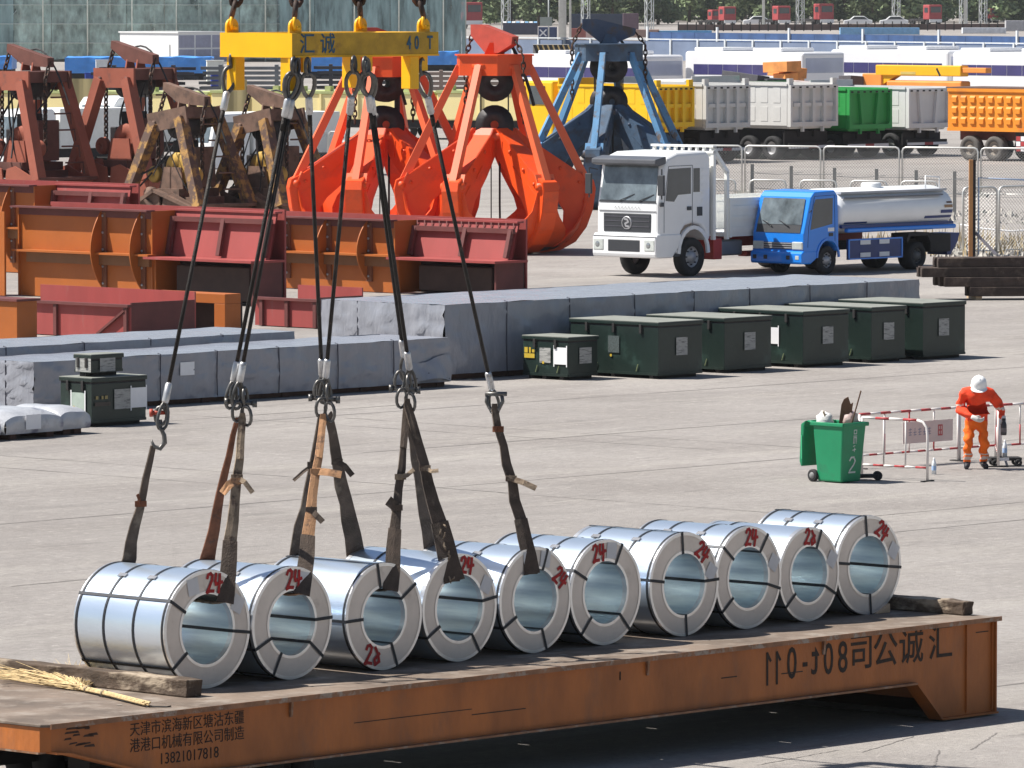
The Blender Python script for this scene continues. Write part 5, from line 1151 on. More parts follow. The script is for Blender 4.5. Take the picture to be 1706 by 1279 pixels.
# ================================================================== RUSTY CLAMSHELL GRABS
M_rg = mat('grab_rust_red', '#96523f', .75, 0, .12, 1.6, .15, 10, col2=(.16, .06, .045), thr=.58, s2=2.0, soft=.15)
M_rgd = mat('grab_rust_dark', (.135, .05, .038), .8, 0, .25, 2)
M_db = mat('grab_brown', (.16, .095, .068), .8, 0, .35, 2, .2, 10, col2=(.055, .035, .028), thr=.52, s2=1.8, soft=.2)
M_dy = mat('grab_worn_yellow', (.36, .20, .06), .75, 0, .3, 2, .15, 12, col2=(.11, .065, .05), thr=.42, s2=3.2, soft=.1)
M_sheave = mat('sheave_yellow', (.55, .34, .07), .65, 0, .2, 3, col2=(.3, .12, .08), thr=.55, s2=3)
def clam_grab(label, px, py, s, rz, mm, mleg, md, msh, top=5.2, zb=1.6, hx=.85, hy=.80, sx=1.35, sy=1.9, tilt=0., open_frame=False, grp='rusty clamshell grabs'):
    P = G(px, py); t = thing('clamshell_grab', label, 'grab', P, rz, grp); S = s; hb = top - .62
    tl = Matrix.Translation((0, 0, hb*S)) @ Matrix.Rotation(tilt, 4, 'X') @ Matrix.Translation((0, 0, -hb*S))
    for x in (-hx, hx - .08): 
        m = MB(); r = .12
        m.prism([(-hy - .12, hb), (hy + .12, hb), (hy + .2, hb + .12), (hy + .2, hb + .62), (-hy - .2, hb + .62), (-hy - .2, hb + .12)], 'x', x, x + .08); m.v = [tuple((tl @ (Vector(v)*S))) for v in m.v]; hp = m.build('head_plate', mm if x < 0 else md, t)
        for y in (-hy*.85, hy*.85):
            m = MB(); m.tube([(x - .05, y, hb + .28), (x + .03, y, hb + .28)], .08, 10); m.v = [tuple((tl @ (Vector(v)*S))) for v in m.v]; m.build('bolt', md, hp)
    m = MB(); m.box(-hx + .081, hx - .081, -hy - .1, hy + .1, hb + .25, hb + .60); m.v = [tuple((tl @ (Vector(v)*S))) for v in m.v]; m.build('head_block', md, t)
    for x0, x1 in ((-hx + .04, -sx), (hx - .04, sx)):
        for y0, y1 in ((-hy*.85, -sy), (hy*.85, sy)):
            a = tl @ (Vector((x0, y0, hb + .28))*S); m = MB(); m.bar(a, Vector((x1, y1, zb))*S, .36*S, .32*S, up=(0, 1, 0)); m.build('leg', mleg, t)
    # upper drum and lower sheaves
    m = MB(); m.lathe([(.1, -.5), (.42, -.5), (.42, .5), (.1, .5)], 20, 'x', (0, 0, hb + .1), True); m.v = [tuple(Vector(v)*S) for v in m.v]; m.build('upper_drum', M_grease, t)
    for x in (-.5, -.2, .1):
        m = MB(); m.lathe([(.10, x - .09), (.50, x - .09), (.55, x - .04), (.48, x), (.55, x + .04), (.50, x + .09), (.10, x + .09)], 24, 'x', (0, -.12, zb + 1.18), True); m.v = [tuple(Vector(v)*S) for v in m.v]; m.build('sheave', msh, t)
    m = MB(); m.prism([(-.55, zb + .55), (.55, zb + .55), (.35, zb + 1.25), (-.45, zb + 1.25)], 'x', -.72, -.66); m.prism([(-.55, zb + .55), (.55, zb + .55), (.35, zb + 1.25), (-.45, zb + 1.25)], 'x', .3, .36); m.v = [tuple(Vector(v)*S) for v in m.v]; m.build('sheave_cheek', mm, t)
    m = MB(); m.box(-.9, .9, -.55, .55, zb + .3, zb + .56); m.v = [tuple(Vector(v)*S) for v in m.v]; m.build('lower_beam', md, t)
    m = MB(); 
    for y in (.75,): m.tube([(-.98, y, zb + .35), (-.80, y, zb + .35)], .26, 16); m.tube([(-1.06, y, zb + .35), (-.96, y, zb + .35)], .15, 12)
    m.v = [tuple(Vector(v)*S) for v in m.v]; m.build('hinge_boss', mm, t)
    m = MB()
    for k in range(5): m.tube([(-.4 + .2*k, -.3, zb + 1.2), (-.4 + .2*k, -.25, hb)], .025, 5)
    m.v = [tuple(Vector(v)*S) for v in m.v]; m.build('reeved_rope', M_grease, t)
    m = MB(); m.box(-.75, .75, -.95, .95, zb + .05, zb + .3); m.v = [tuple(Vector(v)*S) for v in m.v]; m.build('tie_beam', md, t)
    for y, z0, z1 in ((-.62, zb + .6, zb + 1.9), (.66, zb + .5, zb + 1.6), (.15, zb + 1.3, zb + 2.1)):
        m = MB(); m.box(-.35, .55, y - .14, y + .14, z0, z1); m.v = [tuple(Vector(v)*S) for v in m.v]; m.build('guide_block', md if y < 0 else M_grease, t, .03)
    for y in (-.95, .9):
        m = MB(); m.lathe([(.06, -.12), (.24, -.12), (.28, -.06), (.22, 0), (.28, .06), (.24, .12), (.06, .12)], 16, 'x', (-.55, y, zb + 1.0), True); m.v = [tuple(Vector(v)*S) for v in m.v]; m.build('guide_pulley', msh, t)
    rr = random.Random(int(px))
    for k in range(5):
        a = Vector((rr.uniform(-.9, .6), rr.uniform(-.8, .8), hb + rr.uniform(-.1, .5))); b_ = Vector((rr.uniform(-1.3, -.2), rr.uniform(-1.6, 1.6), zb + rr.uniform(.1, 1.0))); mid = (a + b_)/2 + Vector((rr.uniform(-.3, .1), rr.uniform(-.6, .6), -.2))
        m = MB(); m.tube([(a*(1 - u)**2 + mid*2*u*(1 - u) + b_*u*u)*S for u in [i/8 for i in range(9)]], rr.choice((.02, .03, .035)), 5); m.build('cable', M_grease, t)
    # shells: two half barrels along x
    for sg in (-1, 1):
        arc = [(sg*sy*1.02*cos(a) + 0.0, zb*.98*(1 - sin(a))) for a in [pi/2*k/8 for k in range(9)]]
        m = MB(); pts = [(y, max(.02, z)) for y, z in arc]
        for p, q in zip(pts[:-1], pts[1:]):
            m.add([(-sx, p[0], p[1]), (sx, p[0], p[1]), (sx, q[0], q[1]), (-sx, q[0], q[1])], [(0, 1, 2, 3)])
        m.v = [tuple(Vector(v)*S) for v in m.v]; m.build('shell', mm, t)
        for x in (-sx, sx):
            poly = pts + [(0, zb*.75), (sg*.12, zb + .35), (sg*.5, zb + .45)]
            m = MB(); m.prism([(a*S, b*S) for a, b in poly], 'x', (x - .03)*S, (x + .03)*S); m.build('shell_cheek', mm, t)
    for y in (-sy, sy): MB().box((-sx - .12)*S, (sx + .12)*S, (y - .16)*S, (y + .16)*S, zb*S, (zb + .1)*S).build('lip_flange', md, t)
    if open_frame:
        m = MB(); m.bar((-sx*S - .06, -sy*S, zb*S*.9), (-sx*S - .06, .3, zb*S*1.5), .22*S, .10); m.bar((-sx*S - .06, .2, zb*S*1.5), (-sx*S - .06, sy*S, zb*S*.7), .22*S, .10); m.bar((-sx*S - .06, -.6, .2), (-sx*S - .06, .6, zb*S*1.2), .2*S, .1); m.build('shell_arm', mm, t)
    # ladder rungs on the -y side
    for k in range(5):
        z = zb + .55 + k*.52; f = (z - zb)/(hb - zb); y = -(sy + (hy - sy)*f); x = sx + (hx - sx)*f
        m = MB(); m.tube([(x*.15*S, y*S, z*S), (x*.80*S, (y - .05)*S, z*S), (x*.85*S, (y - .05)*S, (z - .35)*S)], .03, 5); m.build('rung', md, t)
    # tilted suspension beam and chains
    bt_ = MB(); bt_.prism([(-.95, top + .42), (.35, top + .72), (.95, top + .86), (.98, top + .62), (.3, top + .22), (-.3, top + .15), (-.95, top + .12)], 'x', -.14, .14); bt_.v = [tuple(Vector(v)*S) for v in bt_.v]; bt_.build('suspension_beam', M_rgd if mm is M_rg else M_db, t)
    for y, z in ((-.9, top + .3), (.92, top + .75)):
        m = MB(); chain(m, Vector((0, y, z))*S, Vector((-.3, y*1.12, hb + .3))*S, .17, .03, .12); chain(m, Vector((-.3, y*1.12, hb + .3))*S, Vector((-.3, y*1.12, zb + .9))*S, .17, .03, .12); m.build('chain', M_chain, t)
    m = MB(); m.tube([Vector((.2, .6 - 2.2*u, top + .45 + .5*sin(u*3) - 1.6*u*u))*S for u in [i/10 for i in range(11)]], .03, 5); m.build('cable', M_black, t)
    for y in (-.28, .2): MB().prism([(-.2*S, (top)*S), (.2*S, top*S), (.1*S, (top + .45)*S), (-.1*S, (top + .45)*S)], 'y', y*S, (y + .06)*S).build('beam_bracket', mm, t)
    return t
clam_grab('rust red clamshell grab with ladder rungs at the end of the grab row', 52, 382, .985, ROT, M_rg, M_rg, M_rgd, M_rg, 5.1, 1.62, .95, .72, 1.15, 1.62)
clam_grab('rust red clamshell grab in front of the white lorry cab', 226, 380, 1.0, ROT, M_rg, M_rg, M_rgd, M_rg, 5.1, 1.62, .95, .72, 1.15, 1.75)
clam_grab('brown clamshell grab with a yellow head plate and yellow sheave, open lattice arms', 312, 396, .95, ROT, M_db, M_dy, M_db, M_sheave, 4.15, 1.05, .85, .70, 1.15, 1.75, radians(-9), True)
clam_grab('dirty brown clamshell grab with worn yellow legs next to the first orange grab', 452, 394, .95, ROT, M_db, M_dy, M_db, M_sheave, 4.05, 1.05, .80, .66, 1.1, 1.6, radians(-10), True)

# ================================================================== STEEL HOPPER SECTIONS
M_ho = mat('hopper_orange', '#a65a1e', .6, 0, .10, 1.2, .08, 8, col2=(.36, .14, .04), thr=.66, s2=1.2, soft=.2)
M_hr = mat('hopper_red', '#97423f', .65, 0, .12, 1.0, .08, 8, col2=(.30, .09, .08), thr=.6, s2=1.6, stretch=(1, 2, .4))
M_hrd = mat('hopper_dark_red', (.13, .035, .032), .7, 0, .2, 2)
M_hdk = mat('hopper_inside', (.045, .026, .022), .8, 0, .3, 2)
def hopper(label, pxr, py, pytop, orange, ribs, red, holes=None, streaks=False, depth=2.4, boxfront=None):
    P = G(pxr, py); t = thing('steel_hopper', label, 'hopper section', P, ROT, 'orange and red steel hopper sections'); h = hz(P, pytop); Y = lambda px: lenalong(P, D2, px)
    ya, yb = Y(orange[1]), Y(orange[0]); z1 = h; zs = h*.50
    MB().box(0, .03, ya, yb, .02, z1 - .04).build('orange_panel', M_ho, t)
    MB().box(-.26, .03, ya - .02, yb + .1, z1 - .04, z1 + .0).build('top_flange', M_hrd, t)
    MB().box(-.05, -.001, ya, yb, z1 - .22, z1 - .041).build('top_band', M_hrd, t)
    MB().box(-.30, -.001, ya - .1, yb, zs, zs + .05).build('shelf_flange', M_ho, t)
    MB().box(-.16, -.031, ya, yb - .4, zs - .26, zs - .005).build('shelf_shade_band', mat('hopper_shade_tone', (.20, .085, .03), .7), t)  # dark band painted as the shade below the shelf
    for rp in ribs:
        y = Y(rp); n = 12; m = MB(); pts = [(-.02 - .42*sin(pi*k/n)**.8, .28 + (z1 - .30)*k/n) for k in range(n + 1)]; m.prism(pts, 'y', y - .015, y + .015); r = m.build('rib', M_ho, t)
        m = MB(); m.box(-.06, -.001, y - .16, y + .02, .28, z1 - .1); m.build('rib_flange', mat('rib_brown', (.19, .07, .035), .7), t)
        for k in range(5): z = .42 + (z1 - .6)*k/4; m = MB(); m.tube([(-.085, y - .06, z), (-.055, y - .06, z)], .032, 7); m.build('bolt', M_rimw, r)
    if red: MB().box(1.05, 1.11, Y(red[1]) + .03, yb, .02, z1 + .07).build('rear_wall', M_hr, t)
    for a in (ya, yb): MB().box(-.06, depth, a - .02, a + .02, .02, z1 - .02).build('side_plate', M_ho, t)
    # red extension
    if red:
        r0, r1 = Y(red[1]), Y(red[0]); zr = zs
        m = MB(); m.add([(.50, r0, zr), (.50, r1, zr), (.75, r1, z1 - .02), (.75, r0, z1 - .02)], [(0, 1, 2, 3)]); m.add([(.55, r0, zr), (.55, r1, zr), (.80, r1, z1 - .02), (.80, r0, z1 - .02)], [(3, 2, 1, 0)]); m.build('red_panel', M_hr, t)
        MB().box(.70, .95, r0, r1, z1 - .02, z1 + .03).build('red_top', M_hr, t)
        for y in (r0 + .12, (r0 + r1)/2 - .1, r1 - .1): MB().bar((.40, y, zr + .05), (.60, y, z1 - .18), .12, .10).build('red_frame', M_hrd, t)
        MB().bar((.60, r0 + .02, z1 - .22), (.60, r1, z1 - .22), .10, .12).build('red_frame', M_hrd, t)
        MB().box(-.32, .9, r0 - .18, r1 + .05, zr - .06, zr - .002).build('red_shelf', M_hr, t)
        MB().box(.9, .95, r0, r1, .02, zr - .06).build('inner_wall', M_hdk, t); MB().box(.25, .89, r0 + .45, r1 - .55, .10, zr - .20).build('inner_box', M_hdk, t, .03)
        MB().box(-.1, .9, r0 - .02, r0 + .04, .02, zr - .06).build('end_wall', M_hrd, t)
        MB().box(-.02, .06, r1 - .10, r1, .02, zr - .06).build('post', M_ho, t)
    if streaks:
        for i in range(14):
            y = Y(650) - .1 - (Y(650) - Y(826))*i/14 if False else r0 + .1 + (r1 - r0 - .2)*i/13
            MB().box(.690, .6985, y, y + .035, z1 - .28 - .12*(i % 3), z1 - .02).build('rust_streak', mat('streak', (.27, .11, .10), .8), t)
    if holes:
        y0, y1 = Y(holes[1]), Y(holes[0]); m = MB(); n = 16; pl = [(y0, .02), (y0, z1 - .15)] + [(y0 + (y1 - y0)*sin(k*pi/2/8)*.9, z1 - .15 + .45*sin(k*pi/2/8) if False else z1 + .25 - .4*cos(k*pi/2/8)) for k in range(9)] + [(y1, .02)]
        m.prism(pl, 'x', -.5, -.44); pp = m.build('end_frame', M_ho, t)
        for z in (z1*.72, z1*.32):
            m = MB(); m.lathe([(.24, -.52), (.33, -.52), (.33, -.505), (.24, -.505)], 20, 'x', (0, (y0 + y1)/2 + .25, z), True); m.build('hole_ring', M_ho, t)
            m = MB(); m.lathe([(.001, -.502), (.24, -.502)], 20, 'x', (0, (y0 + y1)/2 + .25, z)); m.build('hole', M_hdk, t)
    return t, P, h, Y
hopper('orange ribbed hopper section with a perforated end frame and red extension', 428, 512, 356, (34, 256), (172, 237), (256, 425), (-40, 32))
hopper('orange ribbed hopper section with three ribs and a streaked red extension', 834, 497, 372, (424, 660), (478, 546, 614), (660, 830), None, True)
hopper('rear orange hopper section under the rust red grab, red lining', 190, 462, 312, (-60, 60), (20,), (60, 185))
# low red trays in front
def tray(label, pxr, pxl, py, pytop, depth=2.0, diag=True):
    P = G(pxr, py); t = thing('steel_tray', label, 'steel tray', P, ROT, 'low red steel trays'); h = hz(P, pytop); L = lenalong(P, D2, pxl)
    MB().box(0, .04, 0, L, .02, h).build('front_wall', M_hr, t); MB().box(depth, depth + .04, 0, L, .02, h + .28).build('back_wall', M_hr, t); MB().box(.04, depth, 0, .04, .02, h + .1).build('end_wall', M_hrd, t); MB().box(.04, depth, .04, L, .05, .09).build('floor', M_hr, t)
    MB().box(-.10, .05, -.02, L, h - .0, h + .06).build('top_rail', M_hrd, t)
    for y in (.05, L*.46, L - .3): MB().box(-.07, -.001, y, y + .10, .02, h - .01).build('upright', M_hrd, t)
    if diag:
        MB().bar((-.05, .12, h*.9), (-.05, 1.0, .1), .08, .05).build('brace', M_hrd, t); MB().bar((-.05, L - .35, .1), (-.05, L - 1.4, h*.9) if False else (-.05, L*.98, h*.85), .08, .05).build('brace', M_hrd, t)
    return t
tray('low red steel tray with diagonal braces behind the left tarpaulin bales', 217, -40, 566, 512)
tray('low red steel tray between the hoppers and the longest bale', 532, 425, 548, 503, 1.4, False)
P = G(375, 556); t = thing('valve_frame', 'orange box frame with a blue handwheel valve between the red trays', 'valve frame', P, ROT); L = lenalong(P, D2, 246); h = hz(P, 490)
MB().box(0, .5, 0, L, h - .22, h).build('beam', M_ho, t, .01); MB().box(0, .5, 0, .35, .02, h - .22).build('post', M_ho, t, .01); MB().box(0, .5, L - .3, L, .02, h - .22).build('post', M_hrd, t, .01); MB().box(.5, .9, .35, L - .3, .05, h - .22).build('plate', M_hdk, t)
MB().tube([(.2, L + .05, .42), (.2, L - .5, .42)], .06, 10).build('valve_stem', mat('brass', (.6, .42, .2), .4, .3), t)
m = MB(); m.lathe([(.10, -.04), (.17, -.03), (.17, .03), (.10, .04)], 16, 'y', (.0, L*.80 - .1, .40), True); m.build('handwheel', mat('valve_blue', (.02, .15, .6), .5), t)
P = G(-10, 572); t = thing('orange_girder_end', 'orange girder end standing behind the left tarpaulin bales', 'girder', P + D1*0, ROT)
MB().box(0, .6, -.75, .6, .02, .95).build('web', M_ho, t, .01); MB().box(-.06, .66, -.80, .65, .95, 1.0).build('flange', M_hrd, t)
# ================================================================== DUMP TRUCKS (bed backs towards the yard)
def cmat(n, c, **k): return mat(n, c, .55, 0, .06, 1.0, **k)
M_dark2 = mat('truck_underside', (.018, .016, .018), .8, 0, .3, 2)
def dump_truck(label, px, py, pxl, pxr, top, bot, m, style, grp='tipper trucks parked in a line', length=5.6):
    # near corner of the bed under px; local x along D1 (tailgate width), local y along D2 (bed length)
    P = G(px, py); t = thing('tipper_truck', label, 'tipper truck', P, ROT, grp); Wd = lenalong(P, D1, pxr); L = max(length, lenalong(P, D2, pxl)); z1 = hz(P, top); z0 = hz(P, bot)
    MB().box(0, .06, .08, L, z0 + .15, z1).build('bed_side', m, t); MB().box(Wd - .06, Wd, .08, L, z0 + .15, z1).build('bed_side', m, t); MB().box(0, Wd, L - .06, L, z0, z1 + .25).build('bed_front', m, t)
    MB().box(.06, Wd - .06, .1, L - .06, z0 + .1, z0 + .16).build('bed_floor', m, t); MB().prism([(.25, z0), (Wd - .25, z0), (Wd - .02, z0 + .16), (.02, z0 + .16)], 'y', .1, L - .06).build('bed_bottom', m, t)
    MB().box(.04, Wd - .04, .05, .08, z0 + .12, z1 - .06).build('tailgate', m, t)
    for a, b, c, d in ((0, Wd, z1 - .22, z1 - .06), (0, Wd, z0 + .10, z0 + .30), (0, .14, z0 + .30, z1 - .22), (Wd - .14, Wd, z0 + .30, z1 - .22)): MB().box(a, b, -.14, .049, c, d).build('tailgate_frame', m, t)
    if style == 'straight':
        for k in (1, 2, 3): x = .14 + (Wd - .28)*k/4; MB().box(x - .09, x + .09, -.13, .049, z0 + .30, z1 - .22).build('tailgate_rib', m, t)
        for k in range(4): x = .14 + (Wd - .28)*(k + .5)/4; MB().box(x - .22, x + .22, -.08, .049, (z0 + z1)/2 - .02, (z0 + z1)/2 + .14).build('tailgate_cross_rib', m, t)
        for x in (.0, Wd - .28): MB().box(x, x + .28, -.05, .1, z1 - .06, z1 + .22).build('corner_post', m, t)
    else:
        for k, s in ((.34, -.18), (.66, .18)): MB().bar((Wd*k, -.03, z0 + .3), (Wd*k + s*.9, -.03, z1 - .22), .17, .15, up=(0, 1, 0)).build('tailgate_rib', m, t)
        for sgn, x in ((1, .0), (-1, Wd)): m_ = MB(); m_.prism([(x, z0 + .10), (x + sgn*.42, z0 + .10), (x, z0 + .62)], 'y', -.145, -.141); m_.build('corner_gusset', m, t)
    n = 7
    for k in range(n): x = .2 + (Wd - .4)*k/(n - 1); MB().box(x - .10, x + .06, -.146, -.141, z1 - .20, z1 - .13).build('hinge_slot', M_dark2, t)
    for x in (Wd*.28, Wd*.70): MB().box(x - .05, x + .05, -.12, .02, z0 - .12, z0 + .24).build('tailgate_hook', m, t)
    # pressed side panels
    k = max(2, int((L - .4)/.72))
    for i in range(k):
        y = .45 + i*.72
        for (a, b) in ((.10, .44), (.54, .90)): MB().box(-.012, .0, y, y + .40, z0 + .15 + (z1 - z0 - .15)*a, z0 + .15 + (z1 - z0 - .15)*b).build('side_panel', m, t)
    MB().box(-.05, .0, .05, L, z1 - .10, z1 + .0).build('side_rail', m, t)
    # running gear
    MB().box(.35, Wd - .35, .5, L - .2, .45, z0 - .05).build('undercarriage_shade_block', M_dark2, t); MB().box(.02, .34, 3.2, 4.6, .5, z0 - .1).build('fuel_tank', M_dark2, t, .05)  # one dark block stands for running gear and the shadow beneath the bed
    MB().box(Wd*.32, Wd*.40, .2, L + 2.2, z0 - .35, z0 - .05).build('chassis_rail', M_dark2, t); MB().box(Wd*.62, Wd*.70, .2, L + 2.2, z0 - .35, z0 - .05).build('chassis_rail', M_dark2, t)
    for y in (1.0, 2.35, L + 1.2):
        for x, dr in ((.28, -1), (Wd - .28, 1)):
            w = MB(); w.lathe([(.28, -.24), (.48, -.24), (.52, -.18), (.52, .18), (.48, .24), (.28, .24)], 24, 'x', (x, y, .52), True); w.build('wheel', M_tyre, t)
            w = MB(); w.lathe([(.30, x + dr*.2), (.2, x + dr*.12), (.001, x + dr*.16)], 14, 'x', (0, y, .52)); w.build('rim', M_rimw, t)
        MB().tube([(.3, y, .52), (Wd - .3, y, .52)], .1, 8).build('axle', M_dark2, t)
    for k in range(5): x = Wd*(k + .0)/5; MB().box(x + .08, x + Wd/5 + .08 if k < 4 else Wd - .08, -.02, .03, .50, .62).build('bumper_board', (M_white if k != 2 else M_br), t)
    MB().box(.1, Wd - .1, .0, .1, .62, .74).build('rear_bumper', M_dark2, t); MB().box(.15, Wd - .15, .35, .40, .5, z0 - .1).build('mud_flap', M_dark2, t)
    # cab beyond the bed
    MB().box(.05, Wd - .05, L + .35, L + 2.3, .7, z1 + .1).build('cab', m, t, .08); MB().box(.02, .051, L + .8, L + 1.7, z1 - .9, z1 - .1).build('cab_window', M_glass, t)
    return t
dump_truck('yellow tipper truck partly behind the blue grab', 1092, 274, 1060, 1153, 142, 216, cmat('tipper_yellow', '#e8b800'), 'straight')
dump_truck('grey and cream tipper truck parked beside the yellow one', 1172, 271.5, 1152, 1246, 140, 217, cmat('tipper_grey', (.58, .58, .57)), 'straight')
dump_truck('grey and white tipper truck showing its panelled side, beside the green one', 1313, 267, 1247, 1392, 139, 215, cmat('tipper_grey2', (.64, .63, .61)), 'straight')
dump_truck('green tipper truck with vee ribbed tailgate beside the white one', 1411, 264, 1392, 1482, 147, 219, cmat('tipper_green', '#2f9a4c'), 'vee')
dump_truck('white tipper truck with vee ribbed tailgate between the green and orange ones', 1510, 261, 1481, 1580, 145, 217, cmat('tipper_white', (.68, .68, .68)), 'vee')
# orange semi trailer: long side towards the sun
def orange_tipper():
    P = G(1800, 272); t = thing('tipper_trailer', 'long orange tipper trailer with rusted square panelled side and double wheels', 'tipper truck', P, ROT, 'tipper trucks parked in a line'); L = lenalong(P, D2, 1579); z0, z1 = hz(P, 222), hz(P, 150); Wd = 2.5
    m = mat('tipper_orange', '#e08a20', .6, 0, .08, 1.0, col2=(.28, .09, .04), thr=.60, s2=.5, soft=.25)
    MB().box(0, .05, 0, L, z0, z1).build('bed_side', m, t); MB().box(Wd - .05, Wd, 0, L, z0, z1).build('bed_side', m, t); MB().box(.05, Wd - .05, 0, L, z0, z0 + .06).build('bed_floor', m, t); MB().box(.05, Wd - .05, L - .05, L, z0, z1).build('bed_end', m, t); MB().box(.05, Wd - .05, 0, .05, z0, z1).build('tailgate', m, t)
    n = int(L/.50)
    for i in range(n):
        y = L - .38 - i*.50
        for k in range(3):
            z = z0 + .30 + k*(z1 - z0 - .45)/3; q = MB(); q.add([(-.001, y - .15, z), (-.001, y + .15, z), (-.001, y + .15, z + .30), (-.001, y - .15, z + .30), (-.07, y - .12, z + .02), (-.07, y + .12, z + .02), (-.07, y + .13, z + .22), (-.07, y - .13, z + .22)], [(4, 5, 6, 7), (0, 1, 5, 4), (1, 2, 6, 5), (2, 3, 7, 6), (3, 0, 4, 7)]); q.build('pressed_panel', m, t)
    MB().box(-.06, .0, 0, L, z1 - .14, z1).build('top_rail', m, t); MB().box(-.05, .0, 0, L, z0, z0 + .12).build('bottom_rail', m, t); MB().box(-.03, Wd, .0, L + .1, z1 + .001, z1 + .06).build('cover_sheet', mat('load_cover', (.12, .08, .07), .9), t)
    for x in (.6, 1.7): MB().box(x, x + .15, -.3, L - .2, z0 - .4, z0).build('chassis_rail', M_hrd, t)
    for px in (1614, 1655):
        y = lenalong(P, D2, px); 
        for x in (.22, Wd - .22):
            w = MB(); w.lathe([(.30, -.22), (.48, -.22), (.54, -.16), (.54, .16), (.48, .22), (.30, .22)], 26, 'x', (x, y, .54), True); o = w.build('wheel', mat('dusty_tyre', (.10, .092, .085), .9, 0, .2, 4), t)
            w = MB(); w.lathe([(.31, x - .16), (.18, x - .08), (.12, x - .2), (.001, x - .2)], 16, 'x', (0, y, .54)); w.build('rim', mat('dusty_rim', (.3, .26, .22), .8), t)
        MB().tube([(.2, y, .54), (Wd - .2, y, .54)], .09, 8).build('axle', M_dark2, t)
    y0 = lenalong(P, D2, 1700)
    for i in range(4):
        for j in range(3): MB().box(-.02, .03, y0 - .25*i, y0 - .25*i + .22, .45 + .22*j, .65 + .22*j).build('warning_board', (M_white if (i + j) % 2 else M_br), t)
    MB().box(.03, .1, y0 - 1.0, y0 + .3, .40, z0).build('board_frame', M_dark2, t)
    return t
orange_tipper()
# yellow truck crane boom and clutter behind the tippers
M_cry = mat('crane_yellow', '#f0b010', .5, 0, .05, 1); M_cro = mat('crane_orange', '#e89040', .6, 0, .1, 1)
P = G(1640, 205); t = thing('truck_crane', 'yellow folded truck crane boom above the white tipper', 'crane', P, ROT); zt = hz(P, 110); zb_ = hz(P, 128); Y = lambda px: lenalong(P, D2, px)
MB().box(0, .7, Y(1600), Y(1458), zb_, zt).build('boom', M_cry, t, .05); MB().box(.1, .6, Y(1640), Y(1600), zb_ + .2, zt - .1).build('boom_tip', M_cro, t, .03)
MB().box(.0, .8, Y(1468), Y(1436), 0.9, zb_ + .1).build('mast', M_cro, t, .05); MB().prism([(Y(1468), zb_), (Y(1490), zb_), (Y(1458), zb_ - .7)], 'x', .1, .6).build('boom_knuckle', M_cry, t)
MB().box(.05, .9, Y(1600), Y(1475), zb_ - 1.0, zb_ - .25).build('crane_body', M_cro, t, .1); MB().box(-.1, 2.3, Y(1640), Y(1420), .8, 1.0).build('deck', M_dark2, t); MB().box(.0, 2.2, Y(1640), Y(1420), .05, .8).build('outriggers', M_dark2, t)
m = MB(); m.box(-.01, .0, Y(1525), Y(1500), zt - .5, zt - .35); m.build('boom_lettering', mat('faint_letter', (.55, .42, .12), .6), t)
m = MB(); m.bar((-.005, Y(1566), zt - .55), (-.005, Y(1560), zt - .15), .12, .01, up=(1, 0, 0)); m.build('boom_mark', M_dark2, t)
random.seed(31)
CL_ = [('stack of weathered boards on the flatbed behind the grey tipper', 1205, 200, 34, .4, (.45, .42, .40)), ('rust red steel frame pile behind the yellow tipper', 1100, 192, 60, .9, (.30, .07, .04)), ('orange machine parts pile behind the cream tipper side', 1300, 196, 46, 1.6, (.75, .30, .08)), ('grey broken panels pile above the grey and white tipper', 1362, 198, 50, 1.0, (.42, .36, .35)), ('dark machine bodies behind the grey tipper', 1250, 202, 70, 1.3, (.06, .06, .07)), ('dark steel pile behind the green tipper side', 1408, 200, 56, 1.2, (.09, .08, .09))]
for lab, px, py, w, z, c in CL_:
    P = G(px, py); t = thing('scrap_pile', lab, 'pile', P, ROT, 'machine parts and scrap behind the tippers'); m_ = mat('scrap_%d' % px, c, .7, 0, .3, 1)
    for k in range(9):
        x, y = random.uniform(-.8, .8), random.uniform(-1, 1)*w/40; zz = .02 + z*k/5
        q = MB(); q.box(-random.uniform(.3, .9), random.uniform(.3, .9), -random.uniform(.3, 1.0)*w/40, random.uniform(.3, 1.0)*w/40, 0, z/5 + .25); o = q.build('piece', m_, t, .02); o.location = (x, y, zz); o.rotation_euler = (random.uniform(-.1, .1), random.uniform(-.1, .1), random.uniform(-.4, .4))

# ================================================================== BUSES
M_bus = mat('bus_white', (.80, .80, .82), .35, 0, .02, 1, coat=.3); M_busw = mat('bus_tinted_glass', (.055, .05, .16), .12, 0, .2, .8); M_busr = mat('bus_rear_glass', (.40, .44, .55), .15, 0, .1, .8)
def bus(label, px, py, pxl, pxr, top, rear=True, Lm=11.0):
    P = G(px, py); t = thing('coach_bus', label, 'bus', P, ROT, 'white coaches parked in a row'); Wd = lenalong(P, D1, pxr); L = max(Lm, lenalong(P, D2, pxl)); z1 = hz(P, top)
    MB().box(0, Wd, 0, L, .35, z1).build('body', M_bus, t, .18, 3)
    n = 7
    for i in range(n): y0 = .5 + (L - 1.2)*i/n; MB().box(-.012, .02, y0, y0 + (L - 1.2)/n - .03, z1 - 1.35, z1 - .75).build('side_window', M_busw, t)
    if rear: MB().box(.22, Wd - .22, -.015, .05, z1 - 1.2, z1 - .35).build('rear_window', M_busr, t, .01)
    for i in range(2): MB().box(.4, Wd - .4, 2 + i*4.5, 4.2 + i*4.5, z1, z1 + .22).build('roof_unit', M_bus, t, .06)
    for y in (1.6, L - 2.4):
        for x in (.18, Wd - .18):
            w = MB(); w.lathe([(.2, -.14), (.48, -.14), (.48, .14), (.2, .14)], 18, 'x', (x, y, .48), True); w.build('wheel', M_tyre, t)
    MB().box(-.012, .02, .3, L - .3, .9, 1.0).build('side_stripe', M_busw, t)
    return t
